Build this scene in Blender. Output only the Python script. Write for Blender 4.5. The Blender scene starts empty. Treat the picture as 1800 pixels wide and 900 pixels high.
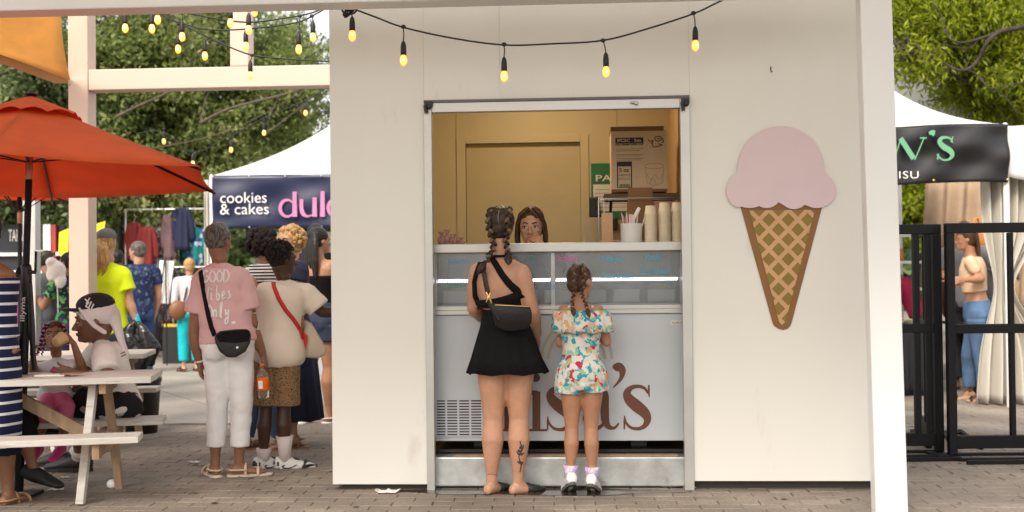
import bpy, bmesh, math, random
import numpy as np
from mathutils import Vector, Matrix, Quaternion, noise as mnoise
from mathutils.bvhtree import BVHTree
V = Vector; R = math.radians; pi = math.pi
random.seed(7); RNG = np.random.default_rng(7)
C = bpy.context.scene.collection
SC = bpy.context.scene

# ---------------------------------------------------------------- camera
F = 2000.0; H = 1.33
pitch = math.atan(30 / F); roll = R(0.6)
fw = V((0, math.cos(pitch), math.sin(pitch))); r0 = V((1, 0, 0)); u0 = V((0, -math.sin(pitch), math.cos(pitch)))
rt = math.cos(roll) * r0 - math.sin(roll) * u0
up = math.sin(roll) * r0 + math.cos(roll) * u0
camd = bpy.data.cameras.new('camera'); cam = bpy.data.objects.new('camera', camd); C.objects.link(cam)
M = Matrix((rt, up, -fw)).transposed().to_4x4(); M.translation = V((0, 0, H)); cam.matrix_world = M
camd.lens = 40; camd.sensor_width = 36; camd.clip_start = 0.1; camd.clip_end = 800
camd.dof.use_dof = True; camd.dof.focus_distance = 7.0; camd.dof.aperture_fstop = 2.0
SC.camera = cam

def ray(px, py): return fw + rt * ((px - 900) / F) - up * ((py - 450) / F)
def P(px, py, Y):                       # the point seen at (px,py) that lies Y metres ahead
    d = ray(px, py); return V((0, 0, H)) + d * (Y / d.y)
def G(px, py, z=0.0):
    d = ray(px, py); return V((0, 0, H)) + d * ((z - H) / d.z)

# ---------------------------------------------------------------- world, sun, exposure
W = bpy.data.worlds.new('World'); SC.world = W; W.use_nodes = True
nt = W.node_tree; nt.nodes.clear()
sky = nt.nodes.new('ShaderNodeTexSky'); sky.sky_type = 'NISHITA'; sky.sun_disc = False
SUN_EL, SUN_AZ = R(44), R(205)          # azimuth clockwise from +Y: behind the camera, to the left
sky.sun_elevation = SUN_EL; sky.sun_rotation = SUN_AZ
sky.air_density = 1.0; sky.dust_density = 6.0; sky.ozone_density = 0.3
mixw = nt.nodes.new('ShaderNodeMix'); mixw.data_type = 'RGBA'; mixw.inputs['Factor'].default_value = 0.55
nt.links.new(sky.outputs[0], mixw.inputs[6]); mixw.inputs[7].default_value = (8.6, 8.2, 7.8, 1)   # thin white cloud cover
bg = nt.nodes.new('ShaderNodeBackground'); bg.inputs[1].default_value = 0.13
out = nt.nodes.new('ShaderNodeOutputWorld')
nt.links.new(mixw.outputs[2], bg.inputs[0]); nt.links.new(bg.outputs[0], out.inputs[0])
sd = bpy.data.lights.new('sun', 'SUN'); sd.energy = 2.0; sd.angle = R(20); sd.color = (1, .95, .88)
sun = bpy.data.objects.new('sun', sd); C.objects.link(sun)
sdir = V((math.sin(SUN_AZ) * math.cos(SUN_EL), math.cos(SUN_AZ) * math.cos(SUN_EL), math.sin(SUN_EL)))
sun.rotation_euler = sdir.to_track_quat('Z', 'Y').to_euler(); sun.location = (0, 0, 30)
SC.view_settings.view_transform = 'Standard'; SC.view_settings.look = 'None'
SC.view_settings.exposure = 0.84; SC.view_settings.gamma = 1.0; SC.view_settings.use_curve_mapping = False
SC.render.engine = 'CYCLES'
SC.cycles.max_bounces = 8; SC.cycles.transparent_max_bounces = 12; SC.cycles.use_denoising = True
SC.cycles.caustics_reflective = False; SC.cycles.caustics_refractive = False

# ---------------------------------------------------------------- materials
def lin(r, g, b):
    f = lambda c: (c / 255 / 12.92) if c / 255 <= .04045 else ((c / 255 + .055) / 1.055) ** 2.4
    return (f(r), f(g), f(b))
MC = {}
def mat(name, col, rough=.6, metal=0, var=.08, vscale=6, bump=0, bscale=60, spec=.5, alpha=1, trans=0, emit=None, estr=0,
        stretch=(1, 1, 1), dirt=None, dscale=3, dthr=.6, sheen=0, sss=0, coat=0, translucent=0):
    if name in MC: return MC[name]
    m = bpy.data.materials.new(name); m.use_nodes = True; n = m.node_tree.nodes; l = m.node_tree.links
    b = n['Principled BSDF']; b.inputs['Roughness'].default_value = rough; b.inputs['Metallic'].default_value = metal
    b.inputs['Specular IOR Level'].default_value = spec
    b.inputs['Coat Weight'].default_value = coat
    tc = n.new('ShaderNodeTexCoord'); mp = n.new('ShaderNodeMapping'); mp.inputs['Scale'].default_value = stretch
    l.new(tc.outputs['Object'], mp.inputs[0])
    nz = n.new('ShaderNodeTexNoise'); nz.inputs['Scale'].default_value = vscale; nz.inputs['Detail'].default_value = 6
    l.new(mp.outputs[0], nz.inputs[0])
    mx = n.new('ShaderNodeMix'); mx.data_type = 'RGBA'
    rm = n.new('ShaderNodeMapRange'); rm.inputs[1].default_value = .3; rm.inputs[2].default_value = .7
    l.new(nz.outputs[0], rm.inputs[0]); l.new(rm.outputs[0], mx.inputs[0])
    mx.inputs[6].default_value = (*[c * (1 - var) for c in col], 1); mx.inputs[7].default_value = (*[min(1, c * (1 + var)) for c in col], 1)
    last = mx.outputs[2]
    if dirt:
        n2 = n.new('ShaderNodeTexNoise'); n2.inputs['Scale'].default_value = dscale; n2.inputs['Detail'].default_value = 9; n2.inputs['Roughness'].default_value = .65
        l.new(mp.outputs[0], n2.inputs[0])
        r2 = n.new('ShaderNodeMapRange'); r2.inputs[1].default_value = dthr; r2.inputs[2].default_value = dthr + .13
        l.new(n2.outputs[0], r2.inputs[0]); m2 = n.new('ShaderNodeMix'); m2.data_type = 'RGBA'
        l.new(r2.outputs[0], m2.inputs[0]); l.new(last, m2.inputs[6]); m2.inputs[7].default_value = (*dirt, 1); last = m2.outputs[2]
    l.new(last, b.inputs['Base Color'])
    if bump:
        nb = n.new('ShaderNodeTexNoise'); nb.inputs['Scale'].default_value = bscale; nb.inputs['Detail'].default_value = 5
        l.new(mp.outputs[0], nb.inputs[0]); bp = n.new('ShaderNodeBump'); bp.inputs['Strength'].default_value = bump; bp.inputs['Distance'].default_value = .01
        l.new(nb.outputs[0], bp.inputs['Height']); l.new(bp.outputs[0], b.inputs['Normal'])
    if trans: b.inputs['Transmission Weight'].default_value = trans
    if alpha < 1: b.inputs['Alpha'].default_value = alpha
    if sheen: b.inputs['Sheen Weight'].default_value = sheen
    if sss:
        b.inputs['Subsurface Weight'].default_value = sss; b.inputs['Subsurface Scale'].default_value = .01
        b.inputs['Subsurface Radius'].default_value = (1, .4, .25)
    if emit: b.inputs['Emission Color'].default_value = (*emit, 1); b.inputs['Emission Strength'].default_value = estr
    if translucent:
        tr = n.new('ShaderNodeBsdfTranslucent'); l.new(last, tr.inputs[0]); ms = n.new('ShaderNodeMixShader'); ms.inputs[0].default_value = translucent
        l.new(b.outputs[0], ms.inputs[1]); l.new(tr.outputs[0], ms.inputs[2]); l.new(ms.outputs[0], n['Material Output'].inputs[0])
    MC[name] = m; return m

def ramp_mat(name, kind, stops, scale=8, rough=.8, stretch=(1, 1, 1), bump=.15, interp='CONSTANT', detail=2, distort=0, warp=0):
    """printed or woven cloth: a noise / voronoi / wave pattern through a colour ramp"""
    if name in MC: return MC[name]
    m = bpy.data.materials.new(name); m.use_nodes = True; n = m.node_tree.nodes; l = m.node_tree.links; b = n['Principled BSDF']
    b.inputs['Roughness'].default_value = rough; b.inputs['Specular IOR Level'].default_value = .25
    tc = n.new('ShaderNodeTexCoord'); mp = n.new('ShaderNodeMapping'); mp.inputs['Scale'].default_value = stretch; l.new(tc.outputs['Object'], mp.inputs[0])
    src = mp.outputs[0]
    if warp:
        wn = n.new('ShaderNodeTexNoise'); wn.inputs['Scale'].default_value = 22; wn.inputs['Detail'].default_value = 3; l.new(src, wn.inputs[0])
        ma = n.new('ShaderNodeVectorMath'); ma.operation = 'SCALE'; ma.inputs['Scale'].default_value = warp; l.new(wn.outputs['Color'], ma.inputs[0])
        ad = n.new('ShaderNodeVectorMath'); l.new(src, ad.inputs[0]); l.new(ma.outputs[0], ad.inputs[1]); src = ad.outputs[0]
    if kind == 'wave':
        t = n.new('ShaderNodeTexWave'); t.bands_direction = 'Z'; t.inputs['Scale'].default_value = scale; t.inputs['Distortion'].default_value = distort; t.inputs['Detail'].default_value = 0; o = t.outputs['Fac']
    elif kind == 'vcell':
        t = n.new('ShaderNodeTexVoronoi'); t.inputs['Scale'].default_value = scale; sp = n.new('ShaderNodeSeparateColor'); l.new(t.outputs['Color'], sp.inputs[0]); o = sp.outputs[0]
    elif kind == 'vdist':
        t = n.new('ShaderNodeTexVoronoi'); t.inputs['Scale'].default_value = scale; o = t.outputs['Distance']
    else:
        t = n.new('ShaderNodeTexNoise'); t.inputs['Scale'].default_value = scale; t.inputs['Detail'].default_value = detail; o = t.outputs[0]
    l.new(src, t.inputs[0])
    cr = n.new('ShaderNodeValToRGB'); cr.color_ramp.interpolation = interp; e = cr.color_ramp.elements
    e[0].position = stops[0][0]; e[0].color = (*stops[0][1], 1); e[1].position = stops[1][0]; e[1].color = (*stops[1][1], 1)
    for p, c in stops[2:]:
        x = e.new(p); x.color = (*c, 1)
    l.new(o, cr.inputs[0]); l.new(cr.outputs[0], b.inputs['Base Color'])
    if bump:
        nb = n.new('ShaderNodeTexNoise'); nb.inputs['Scale'].default_value = 40; l.new(mp.outputs[0], nb.inputs[0]); bp = n.new('ShaderNodeBump'); bp.inputs['Strength'].default_value = bump; bp.inputs['Distance'].default_value = .01
        l.new(nb.outputs[0], bp.inputs['Height']); l.new(bp.outputs[0], b.inputs['Normal'])
    MC[name] = m; return m

# ---------------------------------------------------------------- mesh building
class MB:
    def __init__(s): s.v = []; s.f = []
    def add(s, vs, fs):
        k = len(s.v); s.v += [tuple(v) for v in vs]; s.f += [tuple(i + k for i in f) for f in fs]; return s
    def box(s, a, b, M=None):
        x0, y0, z0 = a; x1, y1, z1 = b
        vs = [V(p) for p in ((x0, y0, z0), (x1, y0, z0), (x1, y1, z0), (x0, y1, z0), (x0, y0, z1), (x1, y0, z1), (x1, y1, z1), (x0, y1, z1))]
        if M: vs = [M @ v for v in vs]
        return s.add(vs, [(0, 3, 2, 1), (4, 5, 6, 7), (0, 1, 5, 4), (1, 2, 6, 5), (2, 3, 7, 6), (3, 0, 4, 7)])
    def bar(s, p, q, w, h, upv=V((0, 0, 1))):          # rectangular bar from p to q
        p, q = V(p), V(q); d = (q - p); L = d.length; d.normalize()
        x = d.cross(upv)
        if x.length < 1e-4: x = d.cross(V((0, 1, 0)))
        x.normalize(); u = x.cross(d)
        vs = []
        for c in (p, q):
            for a, b in ((-1, -1), (1, -1), (1, 1), (-1, 1)): vs.append(c + x * (a * w / 2) + u * (b * h / 2))
        return s.add(vs, [(0, 1, 2, 3), (7, 6, 5, 4), (0, 4, 5, 1), (1, 5, 6, 2), (2, 6, 7, 3), (3, 7, 4, 0)])
    def loft(s, rings, n=14, cap=True):                # rings: (centre, ax, ay, rx, ry) or with a radius function
        k0 = []; vs = []; fs = []
        for c, ax, ay, rx, ry in rings:
            for i in range(n):
                a = 2 * pi * i / n; vs.append(c + ax * (rx * math.cos(a)) + ay * (ry * math.sin(a)))
        for j in range(len(rings) - 1):
            for i in range(n):
                a = j * n + i; b = j * n + (i + 1) % n; fs.append((a, b, b + n, a + n))
        if cap: fs.append(tuple(range(n - 1, -1, -1))); fs.append(tuple(range((len(rings) - 1) * n, len(rings) * n)))
        return s.add(vs, fs)
    def tube(s, pts, rad, n=10, flat=1.0, ref=None, dome=True, side=None):
        pts = [V(p) for p in pts]
        if not hasattr(rad, '__len__'): rad = [rad] * len(pts)
        rings = []; prev = None
        for i, p in enumerate(pts):
            d = (pts[min(i + 1, len(pts) - 1)] - pts[max(i - 1, 0)]).normalized()
            if prev is None:
                r = V(ref) if ref is not None else (V((0, 0, 1)) if abs(d.z) < .9 else V((0, 1, 0)))
            else: r = prev
            ax = d.cross(r)
            if ax.length < 1e-5: ax = d.cross(V((1, .1, 0)))
            ax.normalize(); ay = ax.cross(d).normalized(); prev = ay
            rings.append((p, ax, ay, rad[i], rad[i] * flat, d))
        full = []
        if dome:
            p, ax, ay, a, b, d = rings[0]
            for t in (.15, .55, .85): full.append((p - d * a * math.sqrt(1 - t * t) * .9, ax, ay, a * t, b * t))
        full += [r[:5] for r in rings]
        if dome:
            p, ax, ay, a, b, d = rings[-1]
            for t in (.85, .55, .15): full.append((p + d * a * math.sqrt(1 - t * t) * .9, ax, ay, a * t, b * t))
        return s.loft(full, n)
    def ell(s, c, r, n=12, M=None):
        c = V(c); vs = []; fs = []; m = n // 2 + 1
        for j in range(m + 1):
            th = pi * j / m
            if j in (0, m): vs.append(V((0, 0, r[2] * math.cos(th)))); continue
            for i in range(n):
                a = 2 * pi * i / n; vs.append(V((r[0] * math.sin(th) * math.cos(a), r[1] * math.sin(th) * math.sin(a), r[2] * math.cos(th))))
        if M: vs = [M @ v for v in vs]
        vs = [v + c for v in vs]
        for i in range(n): fs.append((0, 1 + i, 1 + (i + 1) % n))
        for j in range(m - 2):
            for i in range(n):
                a = 1 + j * n + i; b = 1 + j * n + (i + 1) % n; fs.append((a, a + n, b + n, b))
        k = 1 + (m - 2) * n; e = k + n
        for i in range(n): fs.append((k + (i + 1) % n, k + i, e))
        return s.add(vs, fs)
    def lathe(s, prof, n=20, c=(0, 0, 0)):             # prof: (r, z) pairs
        c = V(c)
        return s.loft([(c + V((0, 0, z)), V((1, 0, 0)), V((0, 1, 0)), max(r, 1e-4), max(r, 1e-4)) for r, z in prof], n)
    def prism(s, poly, d, M=None):                     # poly in XZ, extruded along +Y by d
        n = len(poly); vs = [V((x, 0, z)) for x, z in poly] + [V((x, d, z)) for x, z in poly]
        if M: vs = [M @ v for v in vs]
        fs = [tuple(range(n)), tuple(range(2 * n - 1, n - 1, -1))] + [(i, i + n, (i + 1) % n + n, (i + 1) % n) for i in range(n)]
        return s.add(vs, fs)
    def ribbon(s, pts, d=.003, M=None, sub=8):         # pts (x, z, width): flat brush stroke standing in XZ, extruded in Y
        q = []
        for i in range(len(pts) - 1):
            p0, p1, p2, p3 = pts[max(i - 1, 0)], pts[i], pts[i + 1], pts[min(i + 2, len(pts) - 1)]
            for k in range(sub):
                t = k / sub; q.append([.5 * ((2 * b) + (-a + c) * t + (2 * a - 5 * b + 4 * c - e) * t * t + (-a + 3 * b - 3 * c + e) * t ** 3) for a, b, c, e in zip(p0, p1, p2, p3)])
        q.append(list(pts[-1])); L = []; Rr = []
        for i, (x, z, w) in enumerate(q):
            a = q[max(i - 1, 0)]; b = q[min(i + 1, len(q) - 1)]; dx, dz = b[0] - a[0], b[1] - a[1]; k = math.hypot(dx, dz) or 1
            L.append((x - dz / k * w / 2, z + dx / k * w / 2)); Rr.append((x + dz / k * w / 2, z - dx / k * w / 2))
        n = len(q); vs = []
        for y in (0, d):
            vs += [V((x, y, z)) for x, z in L] + [V((x, y, z)) for x, z in Rr]
        if M: vs = [M @ v for v in vs]
        fs = []
        for i in range(n - 1):
            fs += [(i, i + n, i + n + 1, i + 1), (2 * n + i, 2 * n + i + 1, 3 * n + i + 1, 3 * n + i), (i, i + 1, 2 * n + i + 1, 2 * n + i), (n + i, 3 * n + i, 3 * n + i + 1, n + i + 1)]
        fs += [(0, 2 * n, 3 * n, n), (n - 1, 2 * n - 1, 4 * n - 1, 3 * n - 1)]
        return s.add(vs, fs)
    def mesh(s, name, smooth=False):
        m = bpy.data.meshes.new(name); m.from_pydata(s.v, [], s.f)
        if smooth: m.polygons.foreach_set('use_smooth', [True] * len(m.polygons))
        m.update(); return m

def link(o, parent=None):
    C.objects.link(o)
    if parent: o.parent = parent
    return o
def mk(name, mb, material, parent=None, smooth=False, loc=None, rot=None, bevel=0, kind=None, fix=True):
    me = mb.mesh(name, smooth) if isinstance(mb, MB) else mb
    if fix and isinstance(mb, MB):
        b = bmesh.new(); b.from_mesh(me); bmesh.ops.recalc_face_normals(b, faces=b.faces); b.to_mesh(me); b.free()
    if material is not None and not me.materials: me.materials.append(material)
    o = bpy.data.objects.new(name, me); link(o, parent)
    if loc is not None: o.location = loc
    if rot is not None: o.rotation_euler = rot
    if bevel:
        md = o.modifiers.new('bevel', 'BEVEL'); md.width = bevel; md.segments = 2; md.limit_method = 'ANGLE'; md.angle_limit = R(40)
    if kind: o['kind'] = kind
    return o
def tag(o, label, cat, group=None):
    o['label'] = label; o['category'] = cat
    if group: o['group'] = group
    return o
def thing(name, label, cat, loc=(0, 0, 0), rz=0, group=None):
    o = bpy.data.objects.new(name, None); C.objects.link(o); o.empty_display_size = .1
    o.location = loc; o.rotation_euler = (0, 0, rz); return tag(o, label, cat, group)
def copy_tree(o, parent=None):
    c = o.copy(); C.objects.link(c); c.parent = parent
    for ch in list(o.children): copy_tree(ch, c)
    return c
def catenary(a, b, sag, n=16):
    a, b = V(a), V(b); return [a.lerp(b, i / n) - V((0, 0, sag * 4 * (i / n) * (1 - i / n))) for i in range(n + 1)]
def crom(pts, sub=6):
    pts = [V(p) for p in pts]; q = []
    for i in range(len(pts) - 1):
        p0, p1, p2, p3 = pts[max(i - 1, 0)], pts[i], pts[i + 1], pts[min(i + 2, len(pts) - 1)]
        for k in range(sub):
            t = k / sub; q.append(.5 * ((2 * p1) + (-p0 + p2) * t + (2 * p0 - 5 * p1 + 4 * p2 - p3) * t * t + (-p0 + 3 * p1 - 3 * p2 + p3) * t ** 3))
    q.append(pts[-1]); return q
TXT = []
def text(s, size, material, parent, M, depth=.002, name='lettering', bold=0, align='LEFT', width=None, shear=0, space=1.0):
    """built-in font, laid in the XZ plane facing -Y, then placed by M (a matrix)"""
    cu = bpy.data.curves.new(name, 'FONT'); cu.body = s; cu.size = size; cu.extrude = depth / 2; cu.offset = bold; cu.align_x = align
    cu.shear = shear; cu.space_character = space; cu.resolution_u = 4
    o = bpy.data.objects.new(name, cu); link(o)
    TXT.append((o, material, parent, M, width, name)); return o
def flush_text():
    dg = bpy.context.evaluated_depsgraph_get(); dg.update()
    for o, material, parent, M, width, name in TXT:
        me = bpy.data.meshes.new_from_object(o.evaluated_get(dg)); me.name = name
        xs = [v.co.x for v in me.vertices]; S = Matrix.Identity(4)
        if width and xs: S = Matrix.Scale(width / (max(xs) - min(xs)), 4, V((1, 0, 0)))
        me.transform(M @ Matrix.Rotation(R(90), 4, 'X') @ S); me.materials.clear(); me.materials.append(material)
        n = bpy.data.objects.new(name, me); link(n, parent); bpy.data.objects.remove(o)
    TXT.clear()
# cloth folds: cheap directional noise, vectorised
def vnoise(p, seed=0, oct=3):
    r = np.random.default_rng(seed); out = np.zeros(len(p)); a = 1.0; f = 1.0
    for o in range(oct):
        for k in range(5):
            d = r.normal(size=3); d /= np.linalg.norm(d); w = r.uniform(0, 6.28)
            q = p @ d * f * 6.28; wob = np.sin(p @ r.normal(size=3) * f * 3 + w) * 1.3
            out += a * np.sin(q + w + wob) / 5
        a *= .5; f *= 1.9
    return out
BAKE = []
def bake_all():
    """turn the queued voxel-remeshed bodies and garments into plain meshes"""
    dg = bpy.context.evaluated_depsgraph_get(); dg.update()
    done = []
    for o, wr in BAKE:
        me = bpy.data.meshes.new_from_object(o.evaluated_get(dg)); done.append((o, me, wr))
    for o, me, wr in done:
        nm = o.data.name; o.modifiers.clear(); mt = o.data.materials[0] if o.data.materials else None
        o.data = me; me.name = nm
        if mt and not me.materials: me.materials.append(mt)
        n = len(me.vertices)
        if wr and n:
            amp, freq, seed = wr
            co = np.empty(n * 3, 'f'); me.vertices.foreach_get('co', co); co = co.reshape(-1, 3)
            no = np.empty(n * 3, 'f'); me.vertices.foreach_get('normal', no); no = no.reshape(-1, 3)
            d = vnoise(co * np.array(freq), seed); co += no * (d * amp)[:, None]
            me.vertices.foreach_set('co', co.ravel())
        me.polygons.foreach_set('use_smooth', [True] * len(me.polygons)); me.update()
    BAKE.clear()
def tuck(body, garments, depth=.007, reach=.024):
    """press the skin in under the clothes so that no body part pokes through them"""
    me = body.data; n = len(me.vertices); co = np.empty(n * 3, 'f'); me.vertices.foreach_get('co', co); co = co.reshape(-1, 3); nr = [v.normal.copy() for v in me.vertices]
    for g in garments:
        gm = g.data; V_ = [v.co for v in gm.vertices]
        if not V_: continue
        bv = BVHTree.FromPolygons(V_, [p.vertices for p in gm.polygons]); A_ = np.array([tuple(v) for v in V_]); lo, hi = A_.min(0) - .03, A_.max(0) + .03
        for i in np.nonzero(((co > lo) & (co < hi)).all(1))[0]:
            p = V(co[i]); h = bv.find_nearest(p, reach)
            if h[0] is None: continue
            d = (p - h[0]).dot(h[1])
            if d > -depth and h[1].dot(nr[i]) > .35: co[i] = h[0] - h[1] * depth
    me.vertices.foreach_set('co', co.ravel()); me.update()
def blob(name, mb, material, parent, voxel=.01, smooth=3, wr=None, fac=.6):
    o = mk(name, mb, material, parent, fix=False)
    r = o.modifiers.new('r', 'REMESH'); r.mode = 'VOXEL'; r.voxel_size = voxel; r.adaptivity = 0
    if smooth: s = o.modifiers.new('s', 'SMOOTH'); s.factor = fac; s.iterations = smooth
    BAKE.append((o, wr)); return o
# ---------------------------------------------------------------- shared materials
m_panel = mat('white painted panel', (.735, .725, .675), .55, var=.03, vscale=1.2, bump=.06, bscale=240, stretch=(1, 1, .35), dirt=(.62, .59, .53), dscale=3.2, dthr=.62)
m_post = mat('white powder coat', (.76, .77, .76), .4, var=.02, vscale=2, bump=.02, bscale=150)
m_seam = mat('panel joint', (.6, .585, .54), .8)
m_peach_bounce = mat('powder coat with peach bounce tint', (.60, .455, .37), .45, var=.02, vscale=2, bump=.02, bscale=150)  # orange light bounced from the sails, put into the coat colour
m_alu = mat('brushed aluminium', (.52, .52, .50), .38, .55, var=.08, vscale=3, stretch=(.2, 1, 1), bump=.05, bscale=90)
m_galv = mat('galvanised steel', (.52, .55, .55), .42, .6, var=.22, vscale=9, bump=.15, bscale=30, dirt=(.25, .24, .22), dscale=5, dthr=.62)
m_black = mat('black plastic', (.012, .012, .013), .45)
m_blackmetal = mat('black painted steel', (.006, .006, .007), .5, spec=.25, var=.25, vscale=8, bump=.04, bscale=80, dirt=(.05, .035, .025), dscale=12, dthr=.68)
m_rubber = mat('black rubber wire', (.01, .01, .01), .55)
m_inwall = mat('cream interior panel', (.56, .46, .27), .6, var=.04, vscale=2)
m_freezer = mat('white freezer enamel', (.50, .535, .57), .35, var=.04, vscale=2.5, bump=.03, bscale=200)
m_brown = mat('brown vinyl lettering', (.125, .040, .016), .5)
m_tan = mat('pale tan vinyl arch', (.50, .38, .26), .45)
m_wood_w = mat('white washed wood', (.60, .57, .52), .75, var=.1, vscale=5, stretch=(.6, 6, 6), bump=.3, bscale=25, dirt=(.36, .27, .18), dscale=6, dthr=.57)
m_wood = mat('bare lumber', (.34, .23, .14), .8, var=.2, vscale=5, stretch=(5, 5, .6), bump=.35, bscale=25, dirt=(.2, .13, .08), dscale=4, dthr=.6)
m_tent = mat('white tent fabric', (.80, .79, .76), .75, var=.02, bump=.12, bscale=5, translucent=.25)
m_curtain = mat('off white curtain fabric', (.70, .66, .58), .85, var=.05, vscale=3, bump=.2, bscale=14, stretch=(3, 3, .5), translucent=.2)
m_card = mat('brown cardboard', (.68, .51, .33), .8, var=.07, vscale=7, bump=.1, bscale=70)
m_carddark = mat('dark brown cardboard', (.24, .12, .05), .8, var=.1)
m_ink = mat('black ink', (.03, .025, .02), .7)
m_white = mat('white plastic', (.8, .79, .76), .4)
m_paper = mat('white paper', (.74, .72, .66), .8)
m_cup = mat('cream paper cup', (.78, .68, .5), .6, var=.03)
m_bulb = mat('lit amber bulb', (1, .62, .2), .2, emit=(1, .50, .11), estr=2)
m_filament = mat('glowing filament', (1, .8, .4), .2, emit=(1, .70, .30), estr=6)
m_orange = mat('burnt orange canvas', (.80, .165, .042), .85, var=.06, vscale=4, bump=.25, bscale=180, translucent=.5)
m_creamsail = mat('cream shade sail', (.82, .79, .74), .85, var=.04, bump=.2, bscale=40, translucent=.65)  # cloth of the added, unseen sail above the kiosk front
m_amber = mat('amber shade sail', (.88, .60, .27), .85, var=.05, vscale=9, bump=.3, bscale=40, stretch=(1, 1, 1), translucent=.6)
m_amberhem = mat('brown sail hem', (.36, .18, .08), .85, var=.08)
m_navyban = mat('navy vinyl banner', (.010, .016, .055), .38, var=.1, vscale=3, bump=.1, bscale=4)
m_blackban = mat('black vinyl banner', (.014, .014, .016), .36, var=.1, vscale=3, bump=.1, bscale=4)
m_pinkprint = mat('pink print', (.52, .20, .39), .5)
m_whiteprint = mat('white print', (.78, .76, .74), .6)
m_greenprint = mat('mint green print', (.13, .36, .2), .5)
m_blackcloth = mat('black tablecloth', (.012, .012, .016), .9, bump=.3, bscale=12)
m_steel = mat('steel rod', (.5, .5, .48), .3, .9)
m_gold = mat('gold clasp', (.75, .5, .18), .25, 1)
m_litter = mat('crumpled paper litter', (.72, .7, .66), .8, bump=.4, bscale=60)
m_bark = mat('tree bark', (.045, .034, .026), .9, var=.35, vscale=9, bump=.8, bscale=18, stretch=(2, 2, .5))
# ---------------------------------------------------------------- the kiosk's frame of reference
KYAW = math.atan(-.058)
K0 = P(585, 850, 7.06); K0.z = 0
KM = Matrix.Translation(K0) @ Matrix.Rotation(KYAW, 4, 'Z'); KI = KM.inverted()
def KP(px, py, v=0.0):                                 # pixel -> kiosk coordinates (u along the wall, v into it, z)
    o = KI @ V((0, 0, H)); d = KI.to_3x3() @ ray(px, py); return o + d * ((v - o.y) / d.y)
def KW(u, v, z): return KM @ V((u, v, z))

# ---------------------------------------------------------------- ground
def paving_mat(name, a, b, c, rough=.8):
    m = bpy.data.materials.new(name); m.use_nodes = True; n = m.node_tree.nodes; l = m.node_tree.links; p = n['Principled BSDF']; p.inputs['Roughness'].default_value = rough
    tc = n.new('ShaderNodeTexCoord'); oi = n.new('ShaderNodeObjectInfo'); geo = n.new('ShaderNodeNewGeometry')
    ns = n.new('ShaderNodeTexNoise'); ns.inputs['Scale'].default_value = 1.3; ns.inputs['Detail'].default_value = 8; l.new(geo.outputs['Position'], ns.inputs[0])
    n2 = n.new('ShaderNodeTexNoise'); n2.inputs['Scale'].default_value = 45; n2.inputs['Detail'].default_value = 6; l.new(geo.outputs['Position'], n2.inputs[0])
    ad = n.new('ShaderNodeMath'); ad.operation = 'MULTIPLY_ADD'; l.new(n2.outputs[0], ad.inputs[0]); ad.inputs[1].default_value = .55; l.new(ns.outputs[0], ad.inputs[2])
    a2 = n.new('ShaderNodeMath'); a2.operation = 'MULTIPLY_ADD'; l.new(oi.outputs['Random'], a2.inputs[0]); a2.inputs[1].default_value = .12; l.new(ad.outputs[0], a2.inputs[2])
    cr = n.new('ShaderNodeValToRGB'); e = cr.color_ramp.elements; e[0].position = .55; e[0].color = (*a, 1); e[1].position = 1.15; e[1].color = (*c, 1); x = e.new(.85); x.color = (*b, 1)
    l.new(a2.outputs[0], cr.inputs[0]); 
    # scattered dark spots and stains
    vo = n.new('ShaderNodeTexNoise'); vo.inputs['Scale'].default_value = 9; vo.inputs['Detail'].default_value = 10; vo.inputs['Roughness'].default_value = .7; l.new(geo.outputs['Position'], vo.inputs[0])
    r = n.new('ShaderNodeMapRange'); r.inputs[1].default_value = .58; r.inputs[2].default_value = .68; l.new(vo.outputs[0], r.inputs[0])
    mx = n.new('ShaderNodeMix'); mx.data_type = 'RGBA'; sc = n.new('ShaderNodeMath'); sc.operation = 'MULTIPLY'; sc.inputs[1].default_value = .35; l.new(r.outputs[0], sc.inputs[0]); l.new(sc.outputs[0], mx.inputs[0])
    l.new(cr.outputs[0], mx.inputs[6]); mx.inputs[7].default_value = (.06, .045, .035, 1); l.new(mx.outputs[2], p.inputs['Base Color'])
    bp = n.new('ShaderNodeBump'); bp.inputs['Strength'].default_value = .5; bp.inputs['Distance'].default_value = .006; l.new(n2.outputs[0], bp.inputs['Height']); l.new(bp.outputs[0], p.inputs['Normal'])
    return m
m_brick = paving_mat('clay paver', (.15, .122, .098), (.225, .187, .15), (.31, .262, .21))
m_conc = paving_mat('worn concrete', (.24, .215, .185), (.31, .28, .24), (.37, .34, .29))
m_joint = mat('paver joint sand', (.12, .095, .072), .95, bump=.5, bscale=80)
g = MB(); g.add([(-300, -60, -.03), (300, -60, -.03), (300, 500, -.03), (-300, 500, -.03)], [(0, 1, 2, 3)])
mk('ground', g, mat('far asphalt', (.2, .18, .155), .9, var=.15, bump=.3), kind='structure')
BR_END = 10.3
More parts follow.
